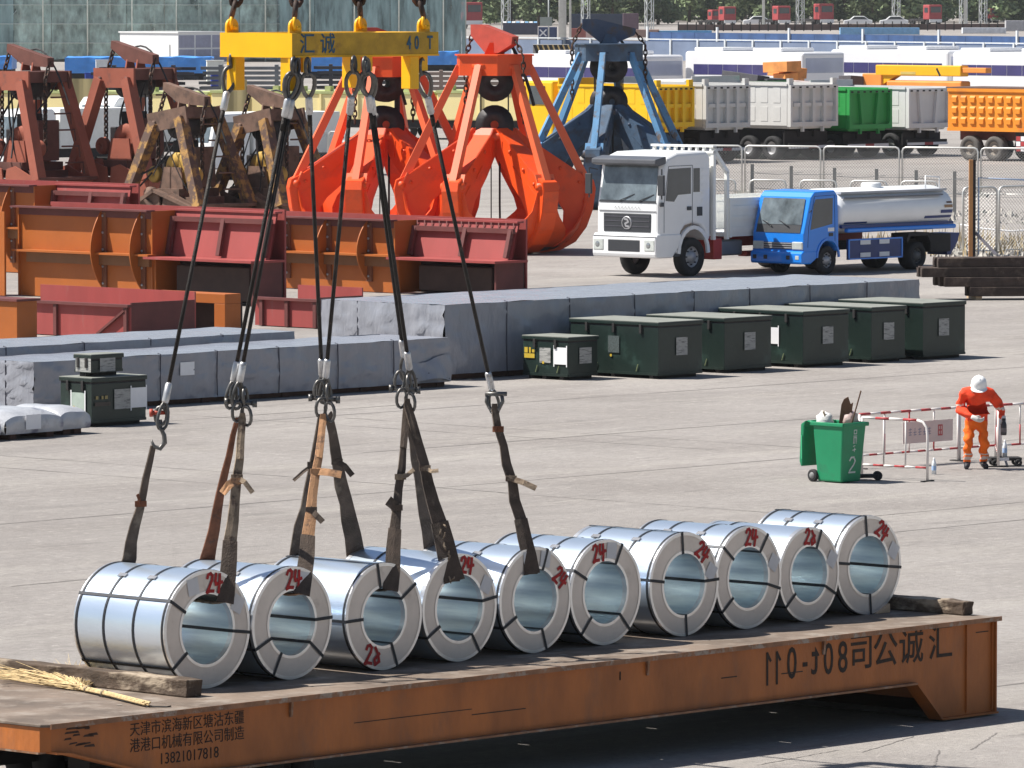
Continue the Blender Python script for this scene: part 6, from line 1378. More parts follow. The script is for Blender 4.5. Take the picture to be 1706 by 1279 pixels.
bus('white coach whose pale rear window shows behind the blue grab', 1072, 186, 1000, 1140, 92)
bus('white coach with long tinted window band behind the grey tippers', 1338, 188, 1140, 1408, 87, True, 8)
bus('white coach behind the yellow crane boom', 1580, 186, 1405, 1650, 84, True, 9)
bus('white coach with large dark windows at the end of the coach row', 1790, 190, 1640, 1860, 88, True, 9)

# ================================================================== RAILING, HOARDINGS, CONTAINERS
M_rl = mat('railing_white', (.66, .70, .74), .5); M_pb = mat('fence_blue_grey', (.17, .22, .33), .7, 0, .12, .6); M_hb = mat('hoarding_blue', (.035, .085, .22), .6, 0, .3, .6)
pA = G(770, 97); pB = G(1740, 112); dv = (pB - pA); Ln = dv.length; dn_ = dv.normalized(); rl = thing('perimeter_fence', 'white railed fence with blue grey panels behind the coaches', 'fence', pA, atan2(dn_.y, dn_.x)); n = 21
for i in range(n + 1): MB().box(Ln*i/n - .09, Ln*i/n + .09, -.1, .1, 0, 2.05).build('post', M_rl, rl)
for i in range(n):
    MB().box(Ln*i/n + .1, Ln*(i + 1)/n - .1, .02, .06, .1, 1.85).build('panel', M_pb, rl); MB().box(Ln*i/n + .09, Ln*(i + 1)/n - .09, -.05, .05, 1.94, 2.05).build('rail', M_rl, rl)
pA = G(1080, 76); pB = G(1740, 86); dv = pB - pA; Ln = dv.length; hb_ = thing('site_hoarding', 'deep blue corrugated hoarding beyond the white railed fence', 'hoarding', pA, atan2(dv.y, dv.x)); n = 16
for i in range(n): MB().box(Ln*i/n + .03, Ln*(i + 1)/n - .03, 0, .12, 0, 1.5).build('panel', M_hb, hb_)
for i in range(0, n + 1, 3): MB().box(Ln*i/n - .12, Ln*i/n + .12, -.2, -.01, 0, 2.1).build('post', M_rl, hb_)
def container(label, px0, px1, py, top, m, name='shipping_container', depth=2.4, mark=None):
    P = G(px0, py); P2 = G(px1, py); Ln = (P2 - P).length; t = thing(name, label, 'container', P, 0, 'containers beyond the fence'); h = hz(P, top)
    MB().box(0, Ln, 0, depth, .05, h).build('body', m, t)
    k = max(4, int(Ln/.6))
    for i in range(k): MB().box(Ln*i/k + .05, Ln*(i + .5)/k + .05, -.05, -.001, .2, h - .15).build('corrugation', m, t)
    for x in (0, Ln - .15): MB().box(x, x + .15, -.06, -.002, .02, h).build('corner_post', m, t)
    if mark: q = MB(); strokes(q, [[(-.4, .4), (.4, -.4)], [(-.4, -.4), (.4, .4)]], (Ln*.25, h*.55), (.9, 0), (0, .9), -.07, .16); q.build('cross_mark', M_white, t)
container('navy container marked with a white cross near the lamp mast', 897, 928, 66, 45, mat('cont_navy', (.05, .075, .17), .7), mark=True)
container('dark shed body under a striped pale roof beyond the fence', 838, 896, 58, 38, mat('cont_dark', (.07, .075, .11), .7))
container('faded red container beside the lamp mast', 952, 976, 66, 47, mat('cont_red', (.36, .12, .10), .7))
container('pale pink container beyond the fence', 976, 1036, 64, 50, mat('cont_pink', (.62, .46, .42), .7)); container('faded brown low container next to the pale pink one', 1036, 1098, 62, 49, mat('cont_brown', (.38, .26, .22), .7))
container('long dark blue tarpaulin shed in front of the trees', 950, 1052, 48, 23, mat('cont_dkblue', (.035, .05, .09), .7)); container('purplish cabin at the end of the dark blue shed', 1038, 1064, 50, 22, mat('cont_purple', (.16, .10, .13), .7))
container('light blue container behind the deep blue hoarding', 1096, 1186, 62, 51, mat('cont_lblue', (.12, .34, .58), .7)); container('light blue flat roofed container under the red lorries', 1400, 1532, 58, 46, mat('cont_lblue2', (.20, .40, .62), .7)); container('grey container at the end of the hoarding row', 1676, 1740, 52, 34, mat('cont_grey', (.42, .42, .44), .7)); container('white roofed cabin before the grey container', 1604, 1676, 56, 46, mat('cont_white', (.62, .64, .68), .7))
P = G(838, 57.5); t = thing('striped_awning', 'pale scalloped awning on the dark shed', 'awning', P + Vector((0, -.4, hz(P, 40))), 0); Lw = (G(896, 57.5) - P).length
for i in range(8): MB().lathe([(.35, Lw*i/8 + .02), (.35, Lw*(i + 1)/8 - .1)], 10, 'x', (0, .3, 0), a0=0, a1=pi).build('awning_strip', M_tw if i % 2 == 0 else MATS['cont_lblue2'], t)
# ================================================================== FAR LORRIES, CARS, FAR FENCE
M_far = mat('lorry_red', (.38, .06, .065), .6)
def lorry(label, px, py, w, m, grp='red lorries before the trees'):
    P = G(px, py); t = thing('parked_lorry', label, 'lorry', P, radians(25), grp); s = w/2.9
    MB().box(0, 2.1*s, 0, 1.9*s, .9*s, 3.0*s).build('cab', m, t, .12); MB().box(.25*s, 1.85*s, -.03, .02, 1.9*s, 2.7*s).build('windscreen', M_glass, t); MB().box(-.03, .02, .4*s, 1.4*s, 1.9*s, 2.6*s).build('side_window', M_glass, t)
    MB().box(.05, 2.05*s, -.06, .03, .5*s, .95*s).build('bumper', M_tw, t); MB().box(.2, 1.9*s, 1.9*s, 6.5*s, .6*s, 1.0*s).build('chassis', M_dark2, t)
    for y in (.7, 5.2):
        for x in (.15, 1.75): q = MB(); q.lathe([(.15, -.15), (.5*s, -.15), (.5*s, .15), (.15, .15)], 14, 'x', (x*s + .1, y*s, .5*s), True); q.build('wheel', M_tyre, t)
for i, (px, py, w, lab) in enumerate(((1206, 44, 2.8, 'faded red lorry parked beside the white car under the trees'), (1186, 43, 2.3, 'pink red lorry with pale screen, outermost of the tree side row'), (1296, 44, 2.9, 'red lorry between the tall pole and the lattice mast'), (1366, 44, 3.2, 'largest red lorry facing the yard under the trees'), (1548, 43, 3.0, 'red lorry with white framed screen near the tall pole'), (1650, 38, 2.2, 'small red lorry beyond the last lattice mast'), (776, 48, 3.6, 'red lorry just beside the netted building'))): lorry(lab, px, py, w, M_far)
def car(label, px, py, m):
    P = G(px, py); t = thing('parked_car', label, 'car', P, 0, 'pale cars under the trees'); q = MB(); q.prism([(0, .3), (0, .8), (.9, .95), (1.5, 1.45), (3.0, 1.45), (3.7, .95), (4.2, .85), (4.2, .3)], 'y', 0, 1.7); q.build('body', m, t, .08)
    MB().prism([(1.1, .97), (1.58, 1.38), (2.92, 1.38), (3.5, .97)], 'y', -.01, 0.02).build('windows', M_glass, t)
    for x in (.8, 3.4): q = MB(); q.lathe([(.1, -.1), (.32, -.1), (.32, .1), (.1, .1)], 12, 'y', (x, .12, .32), True); q.build('wheel', M_tyre, t)
for px, lab in ((1238, 'pale blue car beside the faded red lorry'), (1406, 'white car beside the largest red lorry'), (1466, 'white car between the largest red lorry and the lattice mast')): car(lab, px, 43, M_tw)
pA = G(1130, 52); pB = G(1720, 50); dv = pB - pA; Ln = dv.length; ff = thing('rail_fence', 'dark picket fence below the row of red lorries', 'fence', pA, atan2(dv.y, dv.x))
for i in range(40): MB().box(Ln*i/40 - .06, Ln*i/40 + .06, -.06, .06, 0, 1.25).build('post', M_dark2, ff)
MB().box(0, Ln, .0, .05, .1, .9).build('mesh_board', mat('fence_brown', (.13, .085, .075), .9, 0, .3, .3), ff)
# ================================================================== MASTS AND POLES
M_pole = mat('pole_grey', (.55, .57, .57), .5, .2)
def lattice(label, px, py, w=.9, h=14):
    P = G(px, py); t = thing('lattice_mast', label, 'mast', P, .3, 'lattice masts before the trees')
    for a, b in ((0, 0), (w, 0), (w, w), (0, w)): MB().box(a - .05, a + .05, b - .05, b + .05, 0, h).build('corner_leg', M_pole, t)
    n = int(h/1.1)
    for i in range(n):
        z = h*i/n; z2 = h*(i + 1)/n; q = MB(); s = i % 2
        q.bar((0 if s else w, 0, z), (w if s else 0, 0, z2), .07); q.bar((0, 0 if s else w, z), (0, w if s else 0, z2), .07); q.bar((0, 0, z), (w, 0, z), .06); q.build('lacing', M_pole, t)
for px, py, lab in ((839, 56, 'lattice mast above the dark shed'), (972, 52, 'lattice mast above the faded red container'), (1078, 54, 'lattice mast by the purplish cabin'), (1330, 44, 'lattice mast between two red lorries'), (1490, 42, 'lattice mast by the white cars'), (1635, 40, 'lattice mast beside the tall pole'), (1602, 41, 'slim lattice mast just before the tall white pole')): lattice(lab, px, py)
def pole(label, px, py, r, h=16): P = G(px, py); t = thing('lamp_pole', label, 'pole', P, 0, 'tall poles in the background'); MB().tube([(0, 0, 0), (0, 0, h)], [r, r*.8], 14).build('shaft', M_pole, t); MB().box(-r*1.8, r*1.8, -r*1.8, r*1.8, 0, .15).build('base_plate', M_pole, t)
pole('thick pale lamp mast behind the striped barrier', 937, 92, .40, 22); pole('thin pale pole right next to the thick lamp mast', 950, 90, .12, 20); pole('tall white pole among the red lorries', 1272, 45, .22); pole('tall white pole by the last lattice mast', 1608, 43, .25); pole('thin dark pole carrying a small board', 914, 70, .09, 7)
P = G(888, 104); t = thing('striped_plinth', 'yellow and black striped concrete plinth at the lamp mast', 'plinth', P, 0); w = (G(948, 104) - P).length; h = hz(P, 74); hz0 = hz(P, 92)
MB().box(0, w, 0, 1.5, 0, h).build('concrete', mat('plinth_concrete', (.42, .40, .37), .85), t)
for i in range(7):
    x = w*i/7; q = MB(); q.add([(x + .35, -.01, hz0), (x + .65, -.01, hz0), (x + .30, -.01, h - .03), (x, -.01, h - .03)], [(0, 1, 2, 3)]); q.build('black_stripe', M_dark2, t)
    q = MB(); q.add([(x + .65, -.01, hz0), (x + .78, -.01, hz0), (x + .42, -.01, h - .03), (x + .30, -.01, h - .03)], [(0, 1, 2, 3)]); q.build('yellow_stripe', mat('plinth_yellow', (.72, .50, .18), .7), t)
P = G(914, 70); t = thing('notice_board', 'small grey board on the thin dark pole', 'sign', P + Vector((-1.0, -.1, hz(P, 42))), 0); MB().box(0, 1.4, -.05, 0, 0, .95).build('board', mat('board_grey', (.33, .36, .33), .7), t); MB().box(-.04, 1.44, -.06, -.051, -.04, 0).build('frame', M_pole, t)

# ================================================================== TREES
random.seed(44)
M_leaf = mat('tree_leaves', (.15, .20, .095), .8, 0, .3, .25, rand=.25, col2=(.20, .24, .125), thr=.55, s2=.35); M_trunk = mat('tree_bark', (.09, .06, .045), .9)
def crown_mesh(seed, n=3400, R=4.6, Hh=11):
    r = random.Random(seed); vs = []; fs = []; cl = []
    for k in range(20):
        a = r.uniform(0, 2*pi); z = r.uniform(.5, Hh); rr = R*(1 - abs(z/Hh - .45)**2*1.5)*sqrt(r.random()); cl.append(Vector((cos(a)*rr, sin(a)*rr, z)))
    for i in range(n):
        c = r.choice(cl); p = c + Vector((r.gauss(0, .75), r.gauss(0, .75), r.gauss(0, .65))); s = r.uniform(.22, .55)
        d1 = Vector((r.gauss(0, 1), r.gauss(0, 1), r.gauss(0, .6))).normalized(); d2 = d1.cross(Vector((r.gauss(0, 1), r.gauss(0, 1), r.gauss(0, 1)))).normalized()
        if p.z < .1: p.z = .1
        b = len(vs); vs += [p - d1*s, p + d2*s*.6, p + d1*s, p - d2*s*.6]; fs.append((b, b + 1, b + 2, b + 3))
    me = bpy.data.meshes.new('crown'); me.from_pydata([tuple(v) for v in vs], [], fs); me.materials.append(M_leaf); return me
CRM = [crown_mesh(s) for s in (1, 2, 3, 4)]
tk = MB(); tk.tube([(0, 0, 0), (.1, 0, 3), (0, .1, 7), (.1, 0, 10)], [.28, .22, .14, .05], 8); tk.tube([(.1, 0, 3), (1.2, .3, 5.5), (2, .4, 7)], [.12, .08, .03], 6); tk.tube([(.05, 0, 4), (-1.1, -.4, 6.5), (-1.9, -.6, 8)], [.12, .08, .03], 6); tk.tube([(0, 0, 5), (.2, 1.2, 7.5)], [.1, .03], 6); TM = tk.mesh('trunk'); TM.materials.append(M_trunk)
k = 0
for row, (py, x0, x1, st) in enumerate(((36, 765, 1760, 29), (31, 755, 1770, 32), (41, 780, 1120, 40))):
    px = x0
    while px < x1:
        P = G(px + random.uniform(-9, 9), py + random.uniform(-2, 2)); t = thing('broadleaf_tree', ('broadleaf tree in the front line of the dense green belt' if row == 0 else 'broadleaf tree in the rear line of the dense green belt' if row == 1 else 'broadleaf tree standing forward of the green belt by the containers'), 'tree', P, random.uniform(0, 6), 'trees of the green belt'); t.scale = (random.uniform(.9, 1.2),)*2 + (random.uniform(.85, 1.15),)
        link('trunk', TM, t); c = link('crown', CRM[k % 4], t); c.location = (0, 0, .3); k += 1; px += st

# ================================================================== NETTED SCAFFOLD BUILDING
P = G(-40, 103); P2 = G(772, 104); Lb = (P2 - P).length; bd = thing('scaffolded_building', 'building under construction wrapped in torn green scaffold netting', 'building', P, 0)
M_conc = mat('raw_concrete', (.55, .54, .48), .9, 0, .25, .3, col2=(.42, .38, .26), thr=.58, s2=.12); M_net = mat('scaffold_net', (.48, .62, .57), .85, 0, .25, 1.6, alpha=(.10, .70, .8), col2=(.52, .58, .53), thr=.55, s2=1.1, soft=.25, stretch=(1, 1, .5)); M_net2 = mat('scaffold_net_dense', (.26, .37, .37), .85, 0, .45, 1.0, alpha=(.2, .5, .9), col2=(.36, .47, .47), thr=.55, s2=.9, soft=.25, stretch=(1.6, 1, .3)); M_tubem = mat('scaffold_tube', (.75, .80, .75), .5, .4)
HBd = 16
MB().box(1, Lb - .5, 3.5, 14, 0, HBd).build('wall', M_conc, bd)
for i in range(9): x = 1 + (Lb - 2)*i/8; MB().box(x - .3, x + .3, 2.6, 3.5, 0, HBd).build('column', M_conc, bd)
for z in (3.4, 6.8, 10.2, 13.6): MB().box(.6, Lb - .3, 2.2, 3.6, z, z + .35).build('floor_slab', M_conc, bd)
for i in range(8):
    for z in (.9, 4.3, 7.7): x = 1 + (Lb - 2)*(i + .3)/8; MB().box(x, x + 1.9, 3.42, 3.49, z, z + 1.9).build('window_opening', mat('opening_dark', (.03, .045, .045), .9), bd)
nS = 23
for i in range(nS):
    x = Lb*i/(nS - 1)
    MB().tube([(x, .52 if i % 2 else .9, 0), (x, .52 if i % 2 else .9, HBd)], .075, 6).build('standard', M_tubem, bd)
    if i % 2 == 0: MB().tube([(x, 2.0, 0), (x, 2.0, HBd)], .06, 6).build('standard', M_tubem, bd)
for z in [1.7*k for k in range(1, 9)]:
    MB().tube([(0, .46, z), (Lb*.62, .46, z)], .028, 6).build('ledger', M_tubem, bd); MB().box(0, Lb, 1.0, 1.9, z - .08, z - .02).build('scaffold_boards', mat('scaffold_plank', (.32, .27, .2), .9), bd)
for i in range(0, nS - 2, 3): x = Lb*i/(nS - 1); MB().tube([(x, .80, 0.1), (x + Lb/(nS - 1)*2, .80, 5.1)], .045, 6).build('brace', M_tubem, bd)
from mathutils import noise as mnz
nb = 13
for i in range(nb):
    x0 = Lb*i/nb; x1 = Lb*(i + 1)/nb - .04; dense = i >= 8
    q = MB(); q.grid(lambda a, b: (x0 + (x1 - x0)*a, .70 + .14*mnz.noise(Vector((a*7 + i*5, b*1.5, 2.))) - .06*sin(pi*a), .15 + b*(HBd - .3) + (.15*sin(pi*a) if b == 0 else 0)), 10, 24); q.build('net_sheet', M_net2 if dense or i == 0 else M_net, bd)
# tower scaffold leg
for k in range(3):
    pass
# ================================================================== SITE CABIN, BLUE COVERED STACKS, STEEL STOCK
P = G(297, 106); t = thing('site_cabin', 'white site cabin with lilac panelled side below the netted building', 'cabin', P, ROT); h = hz(P, 55); lv = lenalong(P, D2, 200); lu = lenalong(P, D1, 380)
MB().box(0, lu, 0, lv, .1, h).build('body', M_tw, t); MB().box(-.1, lu + .1, -.1, lv + .1, h, h + .12).build('roof', M_tw, t)
for i in range(3):
    for j in range(2): MB().box(.1 + lu*i/3, lu*(i + 1)/3 - .1, -.03, -.001, .2 + (h - .3)*j/2, (h - .2)*(j + 1)/2).build('wall_panel', mat('panel_lilac', (.36, .37, .48), .7), t)
MB().box(-.02, .0, 1.0, 1.08, .2, h*.62).build('drain_pipe', M_plas, t)
P = G(212, 100); t = thing('roof_slab_stack', 'pale board stack standing above the white cabin', 'stack', G(215, 99), 0); L0 = (G(262, 99) - G(213, 99)).length; z0 = hz(P, 52)
MB().box(0, L0, .0, 1.0, z0 + .2, hz(P, 43)).build('slab', M_tw, t); MB().box(L0*.4, L0*.6, .2, .8, 0, z0 + .2).build('support', M_pole, t)
M_bt = mat('blue_tarp', (.07, .30, .80), .45, 0, .2, .8, .3, 3, col2=(.20, .48, .88), thr=.58, s2=.8)
def bluestack(label, px0, px1, py, top, seed, dep=5):
    P = G(px0, py); L0 = (G(px1, py) - P).length; h = hz(P, top); t = thing('covered_stack', label, 'covered stack', P, 0, 'stacks under blue tarpaulins'); q = MB(); nu = int(L0*2) + 4
    f = lambda a, b: h*(.94 + .06*mnz.noise(Vector((a*L0*.5, b*2, seed)))) 
    q.grid(lambda a, b: (a*L0, b*dep, f(a, b) + .12*mnz.noise(Vector((a*L0, b*4, seed)))), nu, 6); q.grid(lambda a, b: (a*L0, -.1 + .12*mnz.noise(Vector((a*L0*1.3, b*2, seed + 3))), .5 + b*(f(a, 0) - .5 + .12*mnz.noise(Vector((a*L0, 0, seed))))), nu, 5); q.grid(lambda a, b: (0, dep*(1 - a), .5 + b*(f(0, 1 - a) - .5)), 4, 4); q.grid(lambda a, b: (L0, dep*a, .5 + b*(f(1, a) - .5)), 4, 4); q.build('tarpaulin', M_bt, t)
    MB().box(.1, L0 - .1, .1, dep, 0.0, .52).build('pallets', M_dark2, t); return t
bluestack('bright blue tarpaulin covered stack between the two rust red grabs', 108, 352, 133, 93, 2); bluestack('bright blue tarpaulin covered stack behind the first orange grab', 505, 590, 130, 90, 6); bluestack('small blue tarpaulin covered stack beside the second orange grab', 705, 764, 118, 84, 9); bluestack('low bright blue covered stack at the end behind the ladder grab', -30, 20, 126, 92, 11)
P = G(112, 146); random.seed(17)
for i, (x0, x1, py, z, n, c, lab) in enumerate(((150, 330, 150, .0, 5, (.03, .03, .045), 'dark steel beams stacked behind the second rust red grab'), (330, 500, 149, .0, 5, (.16, .17, .18), 'grey steel beams stacked behind the brown grabs'), (520, 660, 148, .0, 5, (.05, .05, .06), 'dark steel beams stacked behind the first orange grab'), (690, 900, 150, .0, 4, (.30, .22, .18), 'brown planks stacked behind the second orange grab'), (-20, 110, 148, .0, 3, (.03, .03, .04), 'dark steel beams stacked behind the ladder grab'))):
    P = G(x0, py); L0 = (G(x1, py) - P).length; t = thing('beam_stack', lab, 'beam stack', P, .02, 'steel and plank stacks before the blue covers'); m_ = mat('stock_%d' % i, c, .6, .2, .3, .6)
    for k in range(n):
        for j in range(3): a = random.uniform(0, L0*.15); b = L0*random.uniform(.8, 1); MB().box(a, b, j*.7, j*.7 + .5, k*.34, k*.34 + .20).build('beam', m_, t)
        for x in (L0*.2, L0*.75): MB().box(x, x + .25, 0, 2, k*.34 + .201, k*.34 + .339).build('spacer', m_, t)
for i, (px, py, w, z0, z1, c, lab) in enumerate(((142, 149, 22, 0, 1.1, (.03, .07, .40), 'deep blue crate on the stock yard between the rust red grabs'), (352, 147, 26, 0, .95, (.04, .07, .38), 'deep blue crate by the grey steel beams'), (160, 140, 20, 0, 1.7, (.72, .74, .76), 'white box on the stock yard behind the deep blue crate'), (345, 141, 28, 0, 1.7, (.75, .76, .70), 'white box behind the deep blue crate and grey beams'), (912, 152, 18, 0, 1.3, (.75, .55, .04), 'yellow cabinet between the orange and blue grabs'), (1052, 150, 20, 0, 1.2, (.7, .66, .6), 'pale crate behind the blue grab'), (890, 128, 48, .0, .5, (.52, .50, .48), 'grey slab stack in front of the striped plinth'))):
    P = G(px, py); t = thing('yard_box', lab, 'box', P, .1, 'boxes in the stock yard'); s = F/P.y; W_ = w/s; m_ = mat('yardbox_%d' % i, c, .6)
    MB().box(0, W_, 0, W_*.8, z0 + .08, z1).build('box', m_, t, .02); MB().box(-.03, W_ + .03, -.03, W_*.8 + .03, z1, z1 + .05).build('lid', m_, t)
    for x in (.05, W_ - .2): MB().box(x, x + .15, .0, W_*.8, 0, .08).build('skid', M_dark2, t)
# ================================================================== LONG PALE YELLOW WAGONS
M_py = mat('wagon_yellow', (.88, .74, .36), .7, 0, .05, .5, col2=(.80, .68, .36), thr=.6, s2=.4); M_kh = mat('khaki_cover', (.24, .20, .10), .85, 0, .15, .5); M_gy = mat('wagon_top_green', (.42, .46, .20), .8, 0, .2, .8)
def wagon(label, px0, px1, py, top, m):
    P = G(px0, 224 + .011*(px0 + 60)); PE = G(px1, 224 + .011*(px1 + 60)); L0 = (PE - P).length; h = hz(P, top); t = thing('freight_wagon', label, 'wagon', P, atan2(PE.y - P.y, PE.x - P.x), 'pale yellow wagons behind the grabs')
    MB().box(0, L0, 0, 2.8, .95, h - .25).build('body', m, t, .05); MB().box(-.05, L0 + .05, -.05, 2.85, h - .25, h - .12).build('top_rail', M_gy, t); MB().box(.1, L0 - .1, .1, 2.7, .55, .95).build('underframe', M_dark2, t)
    k = int(L0/1.9)
    for i in range(1, k): MB().box(L0*i/k - .05, L0*i/k + .05, -.07, -.001, 1.0, h - .26).build('side_post', m, t)
    for i in range(int(L0/1.4)): x = .5 + i*1.4; MB().box(x, x + .3, .1, .5, h - .12, h + .12).build('twist_lock', M_gy, t)
    for x in (1.2, 2.8, L0 - 3.0, L0 - 1.4):
        for y in (.4, 2.4): q = MB(); q.lathe([(.1, -.07), (.42, -.07), (.42, .07), (.1, .07)], 18, 'y', (x, y, .42), True); q.build('wheel', M_dark2, t)
wagon('pale yellow wagon behind the rust red grabs', -60, 345, 232, 146, M_py); wagon('pale yellow wagon behind the brown and first orange grabs', 352, 720, 232, 146, M_py); wagon('pale yellow wagon between the second orange grab and the blue grab', 728, 1092, 232, 146, M_py)
for i, (px0, px1, lab) in enumerate(((112, 158, 'khaki sheet hung on the wagon beside the white lorry cab'), (372, 412, 'khaki sheet hung on the wagon behind the brown grabs'))):
    P = G(px0, 224.6 + .011*(px0 + 60)); PE = G(px1, 224.6 + .011*(px1 + 60)); L0 = (PE - P).length; q = MB(); q.grid(lambda a, b: (a*L0, -.06 - .05*sin(a*9), .9 + b*1.95), 10, 3); q.grid(lambda a, b: (a*L0, -.02, .9 + b*1.95), 10, 3); o = q.build('khaki_sheet', M_kh, None); o.location = P + Vector((0, -.10, 0)); o.rotation_euler = (0, 0, atan2(PE.y - P.y, PE.x - P.x)); tag(o, lab, 'sheet')
# white lorries among the grabs
def wlorry(label, px, py, s, boxy=False):
    P = G(px, py); t = thing('white_lorry', label, 'lorry', P, ROT - .15, 'white lorries among the grabs'); Wd = 2.4*s
    prof = [(.0, .5), (.0, 1.6), (.25, 2.6), (.45, 2.85), (1.9, 2.9), (2.1, 2.7), (2.1, .5)]
    MB().prism([(a*s, b*s) for a, b in prof], 'y', 0, Wd).build('cab', M_tw, t, .06)
    m = MB(); m.add([(-.01, .2*s, 1.62*s), (-.01, Wd - .2*s, 1.62*s), (.23*s, Wd - .25*s, 2.55*s), (.23*s, .25*s, 2.55*s)], [(0, 1, 2, 3)]); m.build('windscreen', M_glassl, t); MB().box(.5*s, 1.4*s, -.01, .0, 1.65*s, 2.5*s).build('door_window', M_glassl, t); MB().box(-.02, .02, .4*s, Wd - .4*s, .8*s, 1.3*s).build('grille', M_plas, t)
    MB().box(2.2*s, 7*s, .1, Wd - .1, .7*s, 1.1*s).build('chassis', M_dark2, t); MB().box(2.3*s, 7*s, 0, Wd, 1.1*s, (2.9 if boxy else 1.6)*s).build('bed', M_twg, t, .03)
    for x in (1.1, 5.6):
        for y in (.15, Wd - .15): q = MB(); q.lathe([(.15, -.14), (.5*s, -.14), (.5*s, .14), (.15, .14)], 18, 'y', (x*s, y, .5*s), True); q.build('wheel', M_tyre, t)
wlorry('white lorry cab showing between the two rust red grabs', 182, 285, 1.05); wlorry('white lorry seen through the brown grab with the yellow sheave', 352, 300, .9, True); wlorry('white lorry seen behind the dirty brown grab', 446, 296, .85); wlorry('white lorry glimpsed beyond the ladder rungs', 30, 290, .9, True)
# ================================================================== CHAIN LINK FENCES
M_gal = mat('fence_tube', (.62, .62, .60), .4, .5); M_wire = mat('fence_wire', (.30, .30, .30), .5, .5)
def panel_mesh(w, h, cell=.11):
    fr = MB(); r = .14; pts = [(0, 0, 0), (0, 0, h - r), (r*.3, 0, h - r*.3), (r, 0, h), (w - r, 0, h), (w - r*.3, 0, h - r*.3), (w, 0, h - r), (w, 0, 0)]; fr.tube(pts, .035, 7); fr.tube([(0, 0, .12), (w, 0, .12)], .022, 6); f = fr.mesh('frame'); f.materials.append(M_gal)
    wm = MB(); n = int((w + h)/cell)
    for sgn in (1, -1):
        for i in range(n):
            c = i*cell - (h if sgn > 0 else 0); a = Vector((c, 0, .12)); b = Vector((c + h, 0, .12 + h)) if sgn > 0 else Vector((c - h, 0, .12 + h)); lo, hi = 0., 1.; d = b - a
            t0, t1 = 0., (h - .14)/h
            for bound, sg in ((0, 1), (w, -1)):
                if abs(d.x) > 1e-6:
                    tt = (bound - a.x)/d.x
                    if (d.x*sg) > 0: t0 = max(t0, tt)
                    else: t1 = min(t1, tt)
            if t1 > t0 + .01: wm.tube([a + d*t0, a + d*t1], .006, 3, cap=False)
    m_ = wm.mesh('wire_mesh', False); m_.materials.append(M_wire); return f, m_
def fence_row(lab, pts, h, grp, cell=.11):
    for i, (xa, ya, xb, yb) in enumerate(pts):
        A = G(xa, ya); Bp = G(xb, yb); d = Bp - A; f, m_ = panel_mesh(d.length, h, cell)
        t = thing('fence_panel', lab, 'fence panel', A, atan2(d.y, d.x), grp); link('frame', f, t); q = link('wire_mesh', m_, t); q['kind'] = 'stuff'
        MB().box(-.25, .25, -.2, .2, 0, .10).build('foot_block', mat('foot_concrete', (.4, .39, .36), .9), t)
fence_row('galvanised chain link panel with rounded corners in the tall row before the tippers', [(1110 + 131*i if i else 1096, 322 + 1.6*i, 1110 + 131*(i + 1) - 5, 323.6 + 1.6*i) for i in range(5)], 1.78, 'tall chain link panels before the tippers')
fence_row('low rounded chain link panel in the row behind the truck beds', [(1165 + 84*i, 350 + .8*i, 1165 + 84*i + 60, 350.6 + .8*i) for i in range(5)], 1.05, 'low chain link panels behind the truck beds')
fence_row('wide chain link panel beside the timber stack', [(1604, 425, 1660, 424), (1664, 423, 1730, 421)], 1.95, 'wide chain link panels by the timber stack')
fence_row('white framed mesh panel seen between the orange grabs', [(529, 300, 546, 300), (548, 300, 575, 301)], 1.9, 'mesh panels behind the orange grabs')
for i, (px, py, top) in enumerate(((1253, 345, 273), (1318, 347, 276), (1390, 349, 279), (1460, 351, 281), (1526, 352, 283), (1590, 356, 285))):
    P = G(px, py); t = thing('concrete_post', 'thin concrete post strung with wire behind the trucks', 'post', P, 0, 'wire strung posts behind the trucks'); h = hz(P, top); MB().box(-.06, .06, -.06, .06, 0, h).build('shaft', mat('post_concrete', (.38, .37, .34), .9), t)
    for z in (h*.45, h*.8): MB().tube([(0, -.07, z), (.9, -.02, z - .06 + .05*(i % 2)), (1.75, 0.05, z + .02)], .012, 4).build('wire', M_wire, t)
P = G(1619, 428); t = thing('gate_post', 'tall orange edged dark gate post behind the timber stack', 'post', P, 0); h = hz(P, 266)
MB().box(-.09, .02, -.1, .1, 0, h).build('orange_face', mat('post_orange', (.50, .24, .09), .7), t); MB().box(.021, .10, -.1, .1, 0, h).build('dark_face', M_dark2, t); MB().bar((.1, 0, h*.25), (.75, -.3, .02), .07, .07).build('brace', mat('brace_grey', (.2, .19, .22), .7), t)
P = G(1630, 428); t = thing('blue_frame', 'pale blue tube frame beside the orange gate post', 'frame', P, 0); MB().tube([(0, 0, 0), (0, 0, hz(P, 296)), (1.5, 0, hz(P, 300))], .03, 6).build('tube', mat('tube_blue', (.35, .45, .62), .5), t)
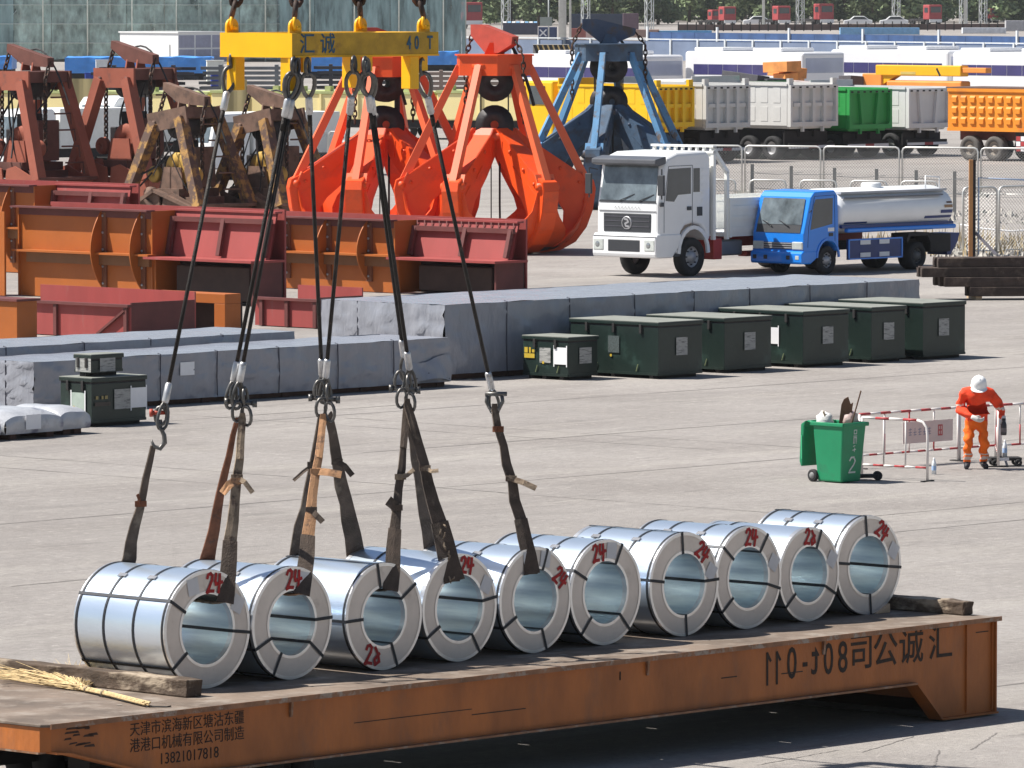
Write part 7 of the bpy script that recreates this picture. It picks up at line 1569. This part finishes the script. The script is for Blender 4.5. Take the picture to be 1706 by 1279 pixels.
P = G(1600, 404); t = thing('white_rope', 'white rope slung between the fence and the yard edge', 'rope', P, 0); z = hz(P, 374); MB().tube([(0, 0, z), (.7, -.2, z - .12), (1.5, -.4, z - .18), (2.4, -.6, z - .12)], .03, 6).build('cord', M_white, t)
# dry weeds and rubble by the fence, stuff nobody could count
random.seed(9); q = MB()
for i in range(1400):
    P = G(random.uniform(1560, 1760), random.uniform(405, 430)) if i % 3 else G(random.uniform(1200, 1720), random.uniform(352, 375)); s = random.uniform(.03, .16); a = random.uniform(0, 6)
    q.add([P + Vector((cos(a + k*2.1)*s*random.uniform(.5, 1), sin(a + k*2.1)*s, 0)) for k in range(3)] + [P + Vector((0, 0, s*random.uniform(.5, 1.3)))], [(0, 1, 3), (1, 2, 3), (2, 0, 3)])
o = q.build('rubble', mat('rubble_pale', (.36, .34, .31), .9, 0, .5, 1.5, col2=(.12, .11, .10), thr=.55, s2=1)); tag(o, 'pale rubble scattered under the chain link fences', 'rubble', None, 'stuff')
q = MB()
for i in range(900):
    P = G(random.uniform(1130, 1290), random.uniform(342, 352)) if i % 2 else G(random.uniform(1440, 1760), random.uniform(398, 428)); h = random.uniform(.15, .6); a = random.uniform(0, 6); dx = Vector((cos(a), sin(a), 0))
    q.add([P - dx*.03, P + dx*.03, P + Vector((random.uniform(-.15, .15), random.uniform(-.15, .15), h))], [(0, 1, 2)])
o = q.build('dry_weeds', mat('dry_grass', (.42, .33, .19), .9, 0, .35, 2)); tag(o, 'dry straw coloured weeds along the chain link fences', 'weeds', None, 'stuff')

# ================================================================== HAZE (name haze)
hm = bpy.data.materials.new('haze_air'); hm.use_nodes = True; t_ = hm.node_tree; t_.nodes.clear(); ou = t_.nodes.new('ShaderNodeOutputMaterial'); pv = t_.nodes.new('ShaderNodeVolumePrincipled')
pv.inputs['Color'].default_value = (.88, .91, .95, 1); pv.inputs['Density'].default_value = .00006; pv.inputs['Anisotropy'].default_value = .1; t_.links.new(pv.outputs[0], ou.inputs['Volume'])
q = MB(); q.box(-455, 455, -105, 1605, -1, 27); o = q.build('haze', hm); tag(o, 'thin pale air over the whole yard', 'haze', None, 'stuff')
